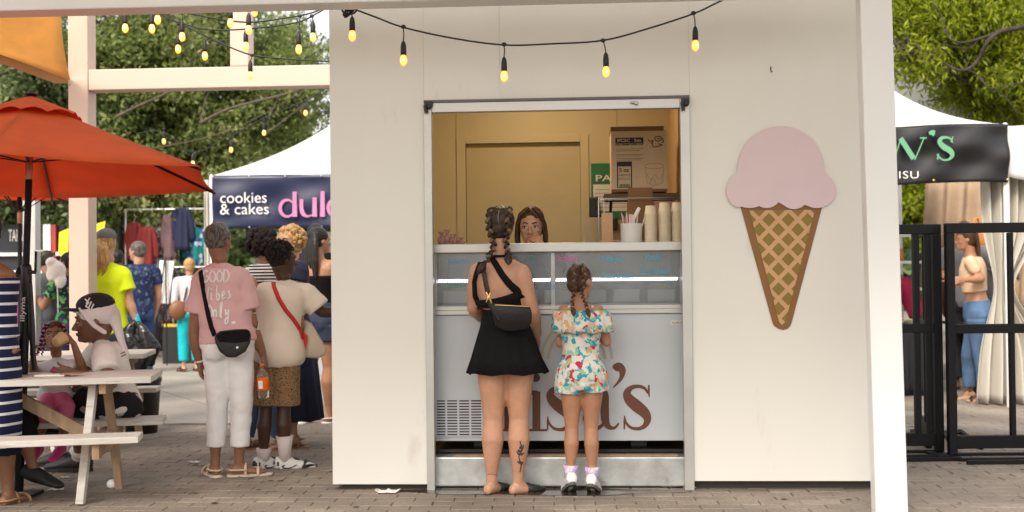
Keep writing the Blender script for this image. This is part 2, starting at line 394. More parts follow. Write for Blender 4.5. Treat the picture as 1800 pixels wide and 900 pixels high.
# concrete plaza: slabs with recessed joints
pl = mk('plaza', MB().add([(-40, BR_END, -.012), (1.2, BR_END, -.012), (1.2, 45, -.012), (-40, 45, -.012)], [(0, 1, 2, 3)]), m_joint, kind='structure')
slabm = None; xs = [-19.1 + 3.1 * i for i in range(8)]; ys = [BR_END + .02, 12.6, 15.4, 18.2, 21.0, 24, 27]
skew = .25
for i in range(len(xs) - 1):
    for j in range(len(ys) - 1):
        b = MB(); g_ = .012
        def q(x, y, z): return (x + (y - 12) * -.62 + 3.4, y, z)
        x0, x1, y0, y1 = xs[i] + g_, xs[i + 1] - g_, ys[j] + g_, ys[j + 1] - g_
        zt = random.uniform(-.002, .002)
        b.add([q(x0, y0, -.02), q(x1, y0, -.02), q(x1, y1, -.02), q(x0, y1, -.02), q(x0, y0, zt), q(x1, y0, zt), q(x1, y1, zt), q(x0, y1, zt)],
              [(0, 3, 2, 1), (4, 5, 6, 7), (0, 1, 5, 4), (1, 2, 6, 5), (2, 3, 7, 6), (3, 0, 4, 7)])
        xx = [v[0] for v in b.v]
        if min(xx) > .8 or max(xx) < -12: continue
        mk('slab', b, m_conc, pl)
# brick paving
pave = mk('paving', MB().add([(-9, 3, -.007), (12, 3, -.007), (12, 16, -.007), (-9, 16, -.007)], [(0, 1, 2, 3)]), m_joint, kind='structure')
BL, BWd, gap = .235, .118, .0022
pm = MB()
def brick_mesh(nm):
    b = MB(); x, y, z = BL / 2 - gap, BWd / 2 - gap, 0; c = .004
    b.add([(-x, -y, -.02), (x, -y, -.02), (x, y, -.02), (-x, y, -.02), (-x, -y, -c), (x, -y, -c), (x, y, -c), (-x, y, -c), (-x + c, -y + c, 0), (x - c, -y + c, 0), (x - c, y - c, 0), (-x + c, y - c, 0)],
          [(8, 9, 10, 11), (4, 5, 9, 8), (5, 6, 10, 9), (6, 7, 11, 10), (7, 4, 8, 11), (0, 1, 5, 4), (1, 2, 6, 5), (2, 3, 7, 6), (3, 0, 4, 7)])
    return b
bm_ = brick_mesh('b'); bmesh_shared = bm_.mesh('brick'); bmesh_shared.materials.append(m_brick)
cells = []; ang = R(-2.0); ca, sa = math.cos(ang), math.sin(ang)
for j in range(-10, 110):
    for i in range(-60, 60):
        lx = i * BL + (BL / 2 if j % 2 else 0); ly = 5.3 + j * BWd
        x, y = lx * ca - ly * sa, lx * sa + ly * ca
        if y < 5.3 or y > 13.6: continue
        if x < 1 and y > BR_END - .08: continue
        if abs(x) > .49 * y + .5: continue
        # under the kiosk: not paved in view
        uv = KI @ V((x, y, 0))
        if .15 < uv.x < 3.3 and .35 < uv.y < 2.6: continue
        px = 900 + F * x / y; vis = (x / y < -.14 or x / y > .35 or uv.y < .2) and abs(px - 900) < 930 and y > 6.15
        cells.append((x, y, vis))
near = sorted([c for c in cells if c[2]], key=lambda c: c[1])[:300]; ns_ = set((c[0], c[1]) for c in near)
rest = MB()
for x, y, vis in cells:
    dz = random.uniform(-.0022, .0022); tl = (random.uniform(-.008, .008), random.uniform(-.008, .008), ang + random.uniform(-.012, .012))
    if (x, y) in ns_:
        o = bpy.data.objects.new('brick', bmesh_shared); link(o, pave); o.location = (x, y, dz); o.rotation_euler = tl
    else:
        T = Matrix.Translation((x, y, dz)) @ Matrix.Rotation(tl[2], 4, 'Z') @ Matrix.Rotation(tl[0], 4, 'X')
        rest.add([T @ V(v) for v in bm_.v], bm_.f)
m_brick2 = paving_mat('clay paver field', (.152, .124, .1), (.227, .189, .152), (.31, .262, .21))
mk('brick_field', rest, m_brick2, pave, kind='stuff', fix=False)
# wet patch in front of the freezer step
wet = MB(); wc = [KW(1.28 + .85 * math.cos(a) * (1 + .15 * math.sin(3 * a)), -.07 + .10 * math.sin(a) * (1 + .3 * math.cos(5 * a)), .0036) for a in np.linspace(0, 2 * pi, 40)[:-1]]
wet.add(wc, [tuple(range(len(wc)))])
mk('puddle', wet, mat('melted ice water', (.03, .025, .02), .06, trans=.0, alpha=.7, spec=.8), kind='stuff')
gum = MB(); lf = MB()
for k in range(70):
    y = random.uniform(6.2, 9.8); x = random.choice((random.uniform(-3.2, -1.2), random.uniform(-1.0, 2.0) if y < 6.8 else random.uniform(-3, -1.3), random.uniform(2.4, 3.6))); r_ = random.uniform(.008, .022); n = 9
    gum.add([(x + r_ * math.cos(a) * random.uniform(.7, 1.2), y + r_ * math.sin(a) * random.uniform(.7, 1.2), .0034) for a in np.linspace(0, 2 * pi, n + 1)[:-1]], [tuple(range(n))])
for k in range(60):
    y = random.uniform(6.3, 9.8); x = random.choice((random.uniform(-3.2, -1.3), random.uniform(2.4, 3.6))); a = random.uniform(0, 6.3); L = random.uniform(.02, .04); c_, s_3 = math.cos(a) * L, math.sin(a) * L
    lf.add([(x, y, .004), (x + c_ * .5 - s_3 * .25, y + s_3 * .5 + c_ * .25, .012), (x + c_, y + s_3, .006), (x + c_ * .5 + s_3 * .25, y + s_3 * .5 - c_ * .25, .005)], [(0, 1, 2, 3)])
tag(mk('gum_spots', gum, mat('trodden gum', (.055, .045, .04), .8), kind='stuff'), 'dark trodden gum spots scattered on the paving', 'gum spots')
tag(mk('fallen_leaves', lf, mat('dry leaf', (.32, .22, .08), .8, var=.4, vscale=20), kind='stuff'), 'small dry leaves scattered on the paving', 'leaves')
# ---------------------------------------------------------------- kiosk
kiosk = thing('kiosk', 'white panel-clad ice cream kiosk with a tall serving opening and lit amber interior', 'kiosk', K0, KYAW)
uL = 0.0; uW0 = KP(748, 500).x; uW1 = KP(1216, 500).x; uR = KP(1556, 500).x; zT = 3.12; zO = KP(980, 172).z; zB = .035; TH = .11
def rp(u): return u
def panel(u0, u1, z0, z1, v0=0, v1=TH, m=m_panel, name='wall_panel', bev=.0012):
    return mk(name, MB().box((u0, v0, z0), (u1, v1, z1)), m, kiosk, bevel=bev)
us = KP(878, 100).x; g2 = .0004
panel(uL, uW0 - g2, zB, zT)
panel(uW0 + g2, us - g2, zO + g2, zT)
panel(us + g2, uW1 - g2, zO + g2, zT)
panel(uW1 + g2, uR, zB + .02, zT)
panel(uL + .01, uR - .01, zO + .02, zT - .02, .02, TH + .02, m_seam, 'wall_core', 0)
mk('side_wall', MB().box((uL, TH + .003, zB), (uL + .1, 2.6, zT)), m_panel, kiosk)
mk('side_wall', MB().box((uR - .1, TH + .003, zB), (uR, 2.6, zT)), m_panel, kiosk)
mk('roof', MB().box((uL - .02, -.02, zT + .002), (uR + .02, 2.75, zT + .12)), m_panel, kiosk, bevel=.01)
mk('skid', MB().box((uL + .05, .05, -.01), (uW0 - .01, .17, zB - .002)), mat('dark skid', (.06, .05, .045), .8), kiosk); mk('skid', MB().box((uW1 + .01, .06, -.01), (uR - .05, .17, zB + .015)), mat('dark skid', (.06, .05, .045), .8), kiosk)
mk('floor_deck', MB().box((uL + .11, .19, .02), (uR - .11, 2.58, .2)), mat('dark deck', (.05, .04, .035), .7), kiosk)
vB = 2.05
# interior: back wall in cream sheets, with a recessed door
d0, d1, dz = KP(818, 300, vB).x, KP(1021, 300, vB).x, KP(920, 250, vB).z
mk('back_wall', MB().box((uL + .11, vB, .2), (d0, vB + .06, zT - .05)).box((d1, vB, .2), (uR - .11, vB + .06, zT - .05)).box((d0, vB + .001, dz), (d1, vB + .06, zT - .052)), m_inwall, kiosk)
o = mk('door', MB().box((d0 + .004, vB + .03, .2), (d1 - .004, vB + .07, dz - .004)), mat('door paint', (.52, .42, .24), .5, var=.04), kiosk, bevel=.003)
e0, e1, ez = KP(803, 300, vB).x, KP(1035, 300, vB).x, KP(920, 238, vB).z
mk('door_frame', MB().box((e0, vB - .014, .2), (d0 + .003, vB - .001, ez)).box((d1 - .003, vB - .014, .2), (e1, vB - .001, ez)).box((d0 + .0035, vB - .0135, dz - .005), (d1 - .0035, vB - .0015, ez - .001)), m_inwall, kiosk, bevel=.002)
for px in (803, 1085): mk('seam_strip', MB().box((KP(px, 300, vB).x - .004, vB - .004, ez + .003), (KP(px, 300, vB).x + .004, vB - .0005, zT - .06)), mat('seam shade', (.46, .37, .21), .7), kiosk)
mk('rear_cladding', MB().box((uL + .105, vB + .075, .2), (uR - .105, vB + .1, zT - .05)), m_seam, kiosk)
mk('inner_side', MB().box((uL + .102, .2, .2), (uL + .13, vB, zT - .05)), m_inwall, kiosk)
ur = KP(1176, 300, vB).x
mk('partition', MB().box((ur, 1.2, .2), (ur + .05, vB - .002, zT - .05)), mat('peach interior panel', (.60, .38, .20), .6), kiosk)
mk('ceiling', MB().box((uL + .11, TH + .03, zT - .045), (uR - .11, 2.58, zT - .002)), m_inwall, kiosk)
# the warm ceiling lamp that lights the serving room
lp = mk('ceiling_lamp', MB().box((1.0, 1.0, zT - .09), (1.5, 1.25, zT - .046)), mat('lit lamp diffuser', (1, .85, .6), .5, emit=(1, .72, .38), estr=2), kiosk)
ld = bpy.data.lights.new('lamp', 'AREA'); ld.energy = 8.5; ld.color = (1, .76, .46); ld.size = .5; ld.size_y = .25; ld.shape = 'RECTANGLE'; lo = bpy.data.objects.new('lamp', ld); link(lo, kiosk); lo.location = (1.25, 1.12, zT - .10)
# window frame in aluminium
fw0, fw1 = KP(762, 500, .01).x, KP(1199, 500, .01).x; ft = KP(980, 177).z; fb = KP(980, 194).z
fr = mk('window_frame', MB().box((uW0, -.014, .0), (fw0, .05, ft)), m_alu, kiosk, bevel=.003)
mk('frame_jamb', MB().box((fw1, -.014, .0), (uW1, .05, ft)), m_alu, fr, bevel=.003)
mk('frame_head', MB().box((fw0 + .0005, -.01, fb), (fw1 - .0005, .046, ft)), m_alu, fr, bevel=.003)
mk('frame_track', MB().box((uW0 + .001, -.016, ft + .0005), (uW1 - .001, .05, zO - .001)), mat('dark track', (.12, .12, .12), .5, .5), fr)

for px, py in ((754, 186), (1204, 181)):
    q = KP(px, py); b = MB()
    b.box((q.x - .026, -.03, q.z - .005), (q.x + .026, -.012, q.z + .025)); b.bar((q.x - .02, -.03, q.z), (q.x - .012, -.035, q.z - .05), .012, .02); b.ell((q.x + .005, -.03, q.z - .006), (.018, .012, .02))
    mk('corner_bracket', b, m_black, fr)
q = KP(1113, 181); mk('latch', MB().ell((q.x, -.02, q.z), (.02, .012, .009)).ell((q.x + .018, -.02, q.z - .006), (.012, .01, .012)), m_steel, fr, smooth=True)
# little marks: a dead insect-like smudge and screw heads
q = KP(1355, 121); mk('rust_stain', MB().ell((q.x, -.002, q.z), (.004, .003, .017)).ell((q.x + .005, -.002, q.z - .018), (.006, .002, .004)), m_brown, kiosk)

# ice cream cone cut-out board
cone = thing('cone_sign', 'flat painted ice cream cone board with pink scoop on the white wall', 'sign', KM @ V((KP(1372, 400).x, 0, KP(1372, 400).z)), KYAW)
c0 = KP(1372, 400)
def cz(px, py): q = KP(px, py); return (q.x - c0.x, q.z - c0.z)
# wafer outline
pts = [cz(1300, 358), cz(1447, 356)]
a = [cz(1391, 568), cz(1389, 573), cz(1384, 578), cz(1376, 580), cz(1367, 577), cz(1361, 573), cz(1358, 568)]
mk('cone_board', MB().prism(pts[::1] + a, .005, Matrix.Translation((0, -.006, 0))), mat('cone brown', (.23, .105, .028), .6), cone, bevel=.0015)
tri = [cz(1317, 370), cz(1432, 369), cz(1380, 566), cz(1374, 571), cz(1369, 566)]
mk('wafer', MB().prism(tri, .002, Matrix.Translation((0, -.0082, 0))), mat('wafer olive', (.235, .155, .022), .6), cone)
# lattice strips clipped to the wafer triangle
def clip(poly, tri):
    def area(p): return sum(p[i][0] * p[(i + 1) % len(p)][1] - p[(i + 1) % len(p)][0] * p[i][1] for i in range(len(p)))
    if area(tri) < 0: tri = tri[::-1]
    for i in range(len(tri)):
        ax, az = tri[i]; bx, bz = tri[(i + 1) % len(tri)]; o_ = []
        ins = lambda p: (bx - ax) * (p[1] - az) - (bz - az) * (p[0] - ax) >= 0
        for k in range(len(poly)):
            p, q = poly[k], poly[(k + 1) % len(poly)]
            if ins(p): o_.append(p)
            if ins(p) != ins(q):
                d1 = (bx - ax) * (p[1] - az) - (bz - az) * (p[0] - ax); d2 = (bx - ax) * (q[1] - az) - (bz - az) * (q[0] - ax); t = d1 / (d1 - d2)
                o_.append((p[0] + t * (q[0] - p[0]), p[1] + t * (q[1] - p[1])))
        poly = o_
        if len(poly) < 3: return []
    return poly
m_lat = mat('wafer lattice tan', (.56, .33, .16), .6)
sc = 1 / 285.
for fam, sl in ((0, (88, 84)), (1, (-88, 84))):
    for k in range(-4, 9):
        x0 = 1317 + k * 34; y0 = 369
        dx, dy = (1, 1.02) if fam == 0 else (-1, 1.02)
        w = 3.7
        nx, ny = -dy / math.hypot(dx, dy) * w, dx / math.hypot(dx, dy) * w
        X0 = x0 - (50 if fam == 0 else -50) ; Y0 = y0 - 51
        quad = [cz(X0 + nx, Y0 + ny), cz(X0 - nx, Y0 - ny), cz(X0 + dx * 320 - nx, Y0 + dy * 320 - ny), cz(X0 + dx * 320 + nx, Y0 + dy * 320 + ny)]
        cl = clip(quad, tri)
        if len(cl) > 2: mk('lattice_strip', MB().prism(cl, .0012 + .0004 * fam, Matrix.Translation((0, -.0094 - .0006 * fam, 0))), m_lat, cone)
# scoop outline: half dome with two side lobes and scalloped lower edge
def arc(cx, cy, rx, ry, a0, a1, n): return [cz(cx + rx * math.cos(R(a0 + (a1 - a0) * i / n)), cy - ry * math.sin(R(a0 + (a1 - a0) * i / n))) for i in range(n + 1)]
sco = arc(1372, 300, 76, 78, 0, 180, 30) + arc(1303, 335, 27, 31, 110, 260, 14) + arc(1317, 345, 30, 21, 225, 315, 6)[1:] \
    + arc(1347, 335, 28, 31, 230, 318, 8)[1:] + arc(1395, 338, 28, 30, 222, 312, 8)[1:] + arc(1435, 335, 33, 31, 230, 410, 16)[1:]
mk('scoop', MB().prism(sco, .005, Matrix.Translation((0, -.0155, 0))), mat('scoop pink paint', (.67, .53, .56), .6, var=.02), cone, bevel=.0015)

# ---------------------------------------------------------------- freezer counter
VF = .13                                               # front face, recessed
def FP(px, py, v=VF): return KP(px, py, v)
f0, f1 = FP(767, 600).x, FP(1203, 600).x - .0; fz0 = FP(980, 775).z; zt = FP(980, 427).z; zl = FP(980, 552).z; zg = FP(980, 537).z; zgt = FP(980, 443).z
f0 = fw0 - .015; f1 = fw1 + .02
FO = KM @ V(((f0 + f1) / 2, VF, 0)); fu = (f0 + f1) / 2
fz = thing('display_freezer', 'long grey-white ice cream display freezer with glass front and brown script lettering', 'freezer', FO, KYAW)
def fb_(name, u0, u1, v0, v1, z0, z1, m, parent=fz, bev=.003, **k): return mk(name, MB().box((u0 - fu, v0, z0), (u1 - fu, v1, z1)), m, parent, bevel=bev, **k)
fb_('cabinet', f0, f1, 0, .7, fz0, zl - .002, m_freezer)
fb_('lower_ledge', f0 - .0, f1, -.022, .03, zg, zl + .028, m_alu)
fb_('lower_ledge_lip', f0 , f1, -.016, .02, zl - .0, zg - .001, m_alu) if zg > zl else None
fb_('countertop', f0 - .0, f1, -.03, .34, zgt, zt, m_alu, bev=.006)
fb_('rear_wall', f0, f1, .66, .7, zl, zgt - .002, m_freezer)
fb_('end_panel', f0, f0 + .02, .012, .66, zl, zgt - .002, m_alu); fb_('end_panel', f1 - .02, f1, .012, .66, zl, zgt - .002, m_alu)
fb_('inner_tray', f0 + .021, f1 - .021, .05, .655, zl, zl + .06, mat('frosted liner', (.5, .55, .6), .5))
m_glass = mat('freezer glass', (.30, .34, .37), .08, var=.25, vscale=3, alpha=.40, spec=.8, bump=.03, bscale=6)
gm = FP(972, 490).x; gl0, gl1 = FP(1198, 490).x, 0
for a, b in ((f0 + .022, gm - .012), (gm + .012, f1 - .022)):
    fb_('glass_pane', a, b, .0, .006, zl + .03, zgt - .003, m_glass, bev=0)
fb_('glass_mullion', gm - .012, gm + .012, -.003, .012, zl + .03, zgt - .002, mat('mullion', (.5, .52, .53), .3))
# frosted lower rims behind the glass
m_frost = mat('frost white', (.75, .8, .84), .6)
fb_('inner_rim', f0 + .03, gm - .02, .02, .03, zl + .031, zl + .062, m_frost); fb_('inner_rim', gm + .02, f1 - .03, .02, .03, zl + .031, zl + .062, m_frost)
m_led = mat('lit led', (1, 1, 1), .3, emit=(.95, .97, 1), estr=5)
m_strip = mat('led carrier', (.55, .57, .6), .4)
zled = FP(980, 492).z
for a, b in ((f0 + .022, gm - .014), (gm + .014, f1 - .03)):
    st = fb_('led_strip', a, b, .03, .036, zled - .012, zled + .012, m_strip)
    n = int((b - a) / .0165)
    lm = MB().box((-.0042, -.004, -.010), (.0042, 0, .010), Matrix.Rotation(R(25), 4, 'Y')).mesh('led'); lm.materials.append(m_led)
    for i in range(n):
        o = bpy.data.objects.new('led', lm); link(o, st); o.location = (a - fu + .01 + (b - a - .02) * i / (n - 1), .029, zled)
# tubs of ice cream in the tray
m_tub = mat('tub steel', (.5, .5, .5), .35, .8)
icec = [(.75, .6, .4), (.7, .35, .42), (.35, .2, .1), (.75, .72, .6), (.45, .6, .42), (.4, .55, .65), (.7, .5, .25)]
for i in range(7):
    x = f0 + .13 + i * (f1 - f0 - .26) / 6
    t = thing('ice_cream_tub', ['far left tub of tan ice cream behind the glass', 'second tub, of pink ice cream, behind the glass', 'tub of dark brown ice cream behind the glass', 'tub of off-white ice cream in the middle of the freezer', 'tub of pale green ice cream behind the glass', 'tub of pale blue ice cream behind the glass', 'far right tub of orange ice cream behind the glass'][i], 'tub',
              KM @ V((x, VF + .3, zl + .062)), KYAW, 'ice cream tubs in the freezer')
    mk('pan', MB().box((-.09, -.17, 0), (.09, .17, .09)), m_tub, t, bevel=.01)
    mk('ice_cream', MB().ell((0, 0, .09), (.08, .155, .035), 14), mat('ice cream %d' % i, icec[i], .6, bump=.4, bscale=30), t, smooth=True)
# louvre grille, lower left
ga, gb, gz0, gz1 = FP(767, 740).x, FP(862, 740).x, FP(800, 766).z, FP(800, 702).z
gr = fb_('vent_grille', ga, gb, -.006, -.001, gz0, gz1, mat('grille dark', (.03, .03, .035), .6), bev=0)
ns_l = 13
for k in range(ns_l + 1):
    z = gz0 + (gz1 - gz0) * k / ns_l
    mk('slat', MB().box((ga - fu, -.011, z - .0045), (gb - fu, -.0065, z + .0045), ), m_freezer, gr, bevel=.001)
for px in (767, 785, 806, 827, 848, 862):
    x = FP(px, 740).x; mk('grille_bar', MB().box((x - fu - .006, -.0125, gz0 - .005), (x - fu + .006, -.0115, gz1 + .005)), m_freezer, gr)
q = FP(1191, 567); mk('label_plate', MB().box((q.x - fu - .042, -.004, q.z - .013), (q.x - fu + .042, -.001, q.z + .013)), m_paper, fz)
text('NORDIC', .02, m_ink, fz, Matrix.Translation((q.x - fu - .036, -.0045, q.z - .007)), .0006, width=.072)
# brown lettering: L i s a ' s
def fx(px, py): q = FP(px, py, VF - .003); return q.x - fu, q.z
def rib(pts, m, parent, y, d=.002, name='letter', sub=8):
    L = [(*fx(px, py), w * .00352) for px, py, w in pts]
    return MB().ribbon(L, d, Matrix.Translation((0, y, 0)), sub)
def letter(parts, m=m_brown, name='letter'):
    b = MB()
    for i, p in enumerate(parts):
        pts, y = p; r = rib(pts, m, fz, -.0035 - .0004 * i); b.add(r.v, r.f)
    return mk(name, b, m, fz)
def S(ox, oy, s):
    t = lambda L: [(ox + x * s, oy + y * s, w * s) for x, y, w in L]
    return [(t([(44, 14, 3), (38, 5, 5), (27, 1.5, 6), (15, 4, 8), (7.5, 13, 13), (11, 24, 18), (24, 36, 21), (38, 48, 18), (43, 60, 13), (38, 71, 8), (27, 76, 6), (14, 74, 5), (6, 66, 4), (3, 57, 3)]), 0),
            (t([(45.5, -1, 2.5), (45.5, 9, 3.4), (46, 20, 2)]), 0), (t([(3, 53, 2), (2.6, 64, 3.4), (2.5, 77, 2.5)]), 0)]
letter(S(1095, 677.5, 1.0)); letter(S(960, 679, 1.0))
letter([([(1083, 644, 10), (1089, 644, 13), (1094, 652, 12), (1092, 664, 7), (1085, 674, 4), (1078, 681, 2)], 0), ([(1077, 645, 4), (1083, 645, 13), (1090, 648, 10)], 0)], name='apostrophe')
letter([([(1036, 700, 9), (1036, 690, 9), (1044, 681, 6), (1056, 682, 11), (1062, 694, 15), (1063, 715, 15), (1064, 738, 14), (1070, 750, 9), (1080, 752, 5), (1088, 744, 3)], 0),
        ([(1062, 708, 5), (1048, 714, 7), (1036, 722, 11), (1031, 735, 13), (1037, 749, 9), (1050, 753, 7), (1062, 744, 5)], 0), ([(1032, 696, 9), (1037, 700, 9)], 0)])
letter([([(943, 688, 14), (943, 755, 14)], 0), ([(925, 688, 3.2), (945, 688, 3.2)], 0), ([(926, 756, 3.6), (962, 756, 3.6)], 0), ([(929, 692, 3), (941, 692, 5)], 0)])
mk('letter_dot', MB().prism([fx(942 + 7.5 * math.cos(a), 664 + 7.5 * math.sin(a)) for a in np.linspace(0, 2 * pi, 21)[:-1]], .002, Matrix.Translation((0, -.0035, 0))), m_brown, fz)
letter([([(893, 640, 13), (893, 754, 13)], 0), ([(882, 638, 3.4), (906, 638, 3.4)], 0), ([(882, 756, 4), (922, 756, 4)], 0), ([(919, 756, 8), (923, 735, 2)], 0)])
# pale arches (a rainbow) behind the two customers
for r_ in (62, 50):
    pts = [(1014 + r_ * math.cos(R(a)), 633 - (r_ * 1.12) * math.sin(R(a)), 4.2) for a in np.linspace(2, 178, 24)]
    r = rib(pts, m_tan, fz, -.0032, sub=2); mk('arch', r, m_tan, fz)
# marker-pen flavour names on the glass
m_cy = mat('cyan marker', (.05, .42, .62), .5); m_gn = mat('green marker', (.03, .32, .22), .5); m_pk = mat('pink marker', (.7, .12, .35), .5); m_bl = mat('blue marker', (.08, .3, .6), .5)
for s_, px, py, w, m_ in (('Bubble gum', 1056, 460, 38, m_cy), ('Vanilla', 1132, 457, 27, m_cy), ('Rum & Raisin', 1126, 482, 48, m_cy), ('Cookies & Cream', 1056, 490, 55, m_cy),
                          ('Superman', 784, 505, 34, m_gn), ('Mint', 929, 458, 14, m_gn), ('Strawberry', 980, 459, 36, m_pk), ('Cotton candy', 786, 464, 34, m_bl), ('Moose', 962, 508, 16, m_bl)):
    q = FP(px, py, VF - .003); text(s_, .055, m_, fz, Matrix.Translation((q.x - fu, -.0035, q.z)), .0008, 'flavour_lettering', width=w * .00354, shear=.25, bold=-.0002)

# step and dark gap under the freezer
step = thing('kiosk_step', 'dented galvanised steel step under the freezer, wet at the foot', 'step', FO, KYAW)
s0, s1 = FP(766, 830).x, FP(1203, 830).x; zs = FP(980, 805, .02).z
mk('step_face', MB().box((s0 - fu, -.11 + .03, .012), (s1 - fu, .06, zs)), m_galv, step, bevel=.008)
mk('step_lip', MB().box((FP(799, 800).x - fu, -.075, zs + .001), (FP(1190, 800).x - fu, -.02, zs + .012)), m_wood, step)
mk('frame_rail', MB().box((s0 - fu, .04, zs + .013), (s1 - fu, .4, zs + .03)), m_black, step)
# pipe and debris
for x in (-.5, .5): mk('freezer_foot', MB().box((x - .05, .15, zs + .032), (x + .05, .25, fz0 - .002)), m_black, fz)

# ---------------------------------------------------------------- things on the counter and inside
def on(px, v, z=zt): q = KP(px, 425, v); return KM @ V((q.x, v, z + .0005))
b = thing('spoon_bucket', 'white round tub of pink spoons and a syringe-like scoop on the counter', 'tub', on(1110, .32), KYAW)
mk('bucket', MB().lathe([(.064, 0), (.067, .004), (.069, .118), (.071, .122), (.066, .122), (.064, .01)], 24), m_white, b, smooth=True)
for i in range(12):
    a = random.uniform(0, 6.28); r_ = random.uniform(.015, .05); x, y = r_ * math.cos(a), r_ * math.sin(a)
    m_ = mat('pale pink plastic', (.72, .5, .45), .5) if x < 0 else m_paper
    mk('wafer_spoon', MB().bar((x, y, .06), (x * 1.6 + random.uniform(-.01, .01), y * 1.3, .165 + random.uniform(0, .03)), .022, .004), m_, b)
mk('scoop_handle', MB().tube([(-.02, 0, .07), (.035, -.01, .19)], [.008, .009]).tube([(.03, -.01, .178), (.048, -.013, .215)], [.013, .012]), m_white, b, smooth=True)
mk('bent_card', MB().bar((.06, 0, .08), (.085, 0, .16), .05, .004), m_paper, b)
for i, (px, n, nm) in enumerate(((1144, 19, 'shortest'), (1169, 21, 'middle'), (1191, 21, 'rightmost'))):
    t = thing('cup_stack', ['stack of cream paper cups next to the white spoon tub', 'middle stack of cream paper cups on the counter', 'stack of cream paper cups against the right window jamb'][i], 'cup stack', on(px, .30 + .012 * i), KYAW, 'paper cup stacks on the counter')
    cm = MB().lathe([(.031, 0), (.038, .052), (.040, .053), (.040, .0565), (.036, .057), (.030, .004)], 18).mesh('paper_cup', True); cm.materials.append(m_cup)
    for k in range(n):
        o = bpy.data.objects.new('paper_cup', cm); link(o, t); o.location = (random.uniform(-.0008, .0008), random.uniform(-.0008, .0008), .057 + k * (.0098)); o.rotation_euler = (pi, 0, 0)
        if k == 0: pass
# acrylic stand (wire rack) with a flattened box on it
rk = thing('wire_rack', 'thin steel wire rack behind the spoon tub and cups', 'rack', on(1120, .55), KYAW)
b = MB(); x0, x1, zz = -.25, .32, .30
for x in (x0, x0 + .035, x1 - .03, x1): b.tube([(x, 0, 0), (x, 0, zz)], .003, 6)
b.tube([(x0, 0, zz), (x1, 0, zz)], .003, 6); b.tube([(x0, .15, zz), (x1, .15, zz)], .003, 6); b.tube([(x0, 0, zz), (x0, .15, zz)], .003, 6); b.tube([(x1, 0, zz), (x1, .15, zz)], .003, 6); b.tube([(x0, .15, 0), (x0, .15, zz)], .003, 6)
b.tube([(x0, 0, .02), (x1, 0, .02)], .003, 6)
mk('wire_frame', b, m_steel, rk, smooth=True)
def crate(name, label, px0, px1, py0, py1, v, dep, m, top=None):
    a, c = KP(px0, py1, v), KP(px1, py0, v); ctr = KM @ V(((a.x + c.x) / 2, v, a.z)); t = thing(name, label, 'box', ctr, KYAW)
    w, h = (c.x - a.x) / 2, c.z - a.z; mk('box_body', MB().box((-w, 0, 0), (w, dep, h)), m, t, bevel=.003); return t, w, h, a, c
t, w, h, a, c = crate('carton', 'tall printed brown carton of ice cream cups on the shelf', 1075, 1172, 229, 338, .95, .35, m_card)
mk('lid_flap', MB().box((-w - .002, -.004, h + .001), (w - .02, .35, h + .03)), m_carddark, t); mk('base_tape', MB().box((-w, -.002, .002), (w, -.0005, .02)), m_carddark, t)
def ctext(s, fx_, fz_, wd, size=.03, bold=.0006): text(s, size, m_ink if s[0] != '*' else m_card, t, Matrix.Translation((-w + fx_ * 2 * w, -.003, fz_ * h)), .0006, width=wd * 2 * w, bold=bold)
mk('print_block', MB().box((-w + .08 * 2 * w, -.0015, .80 * h), (-w + .58 * 2 * w, -.0005, .89 * h)), m_ink, t)
text('IPCSC   5oz', .03, m_card, t, Matrix.Translation((-w + .11 * 2 * w, -.002, .822 * h)), .0006, width=.43 * 2 * w, bold=.0008)
ctext('ICE CREAM PAPER CUP', .08, .765, .5, .018)
for k, zz in enumerate((.70, .67, .61, .585, .545, .52)): mk('print_line', MB().box((-w + .09 * 2 * w, -.0012, zz * h), (-w + (.09 + .5 * (1 - .12 * (k % 2))) * 2 * w, -.0004, zz * h + .0035)), mat('faint ink', (.25, .15, .08), .8), t)
b = MB(); X = lambda f_: -w + f_ * 2 * w
for (a0, a1, b0, b1) in ((.10, .37, .07, .50),):
    b.box((X(a0), -.0015, b0 * h), (X(a0 + .02), -.0005, b1 * h)).box((X(a1 - .02), -.0015, b0 * h), (X(a1), -.0005, b1 * h)).box((X(a0), -.0016, .42 * h), (X(a1), -.0006, b1 * h)).box((X(a0), -.0016, b0 * h), (X(a1), -.0006, (b0 + .01) * h))
for k in range(11): b.box((X(.14 + .018 * k), -.0015, .085 * h), (X(.14 + .018 * k + .006 + .004 * (k % 3)), -.0005, .13 * h))
b.box((X(.12), -.0014, .225 * h), (X(.35), -.0005, .23 * h)).box((X(.12), -.0014, .2 * h), (X(.35), -.0005, .204 * h))
mk('print_panel', b, m_ink, t)
ctext('5 oz', .14, .33, .17, .04); ctext('1000 PCS', .13, .26, .2, .02, 0)
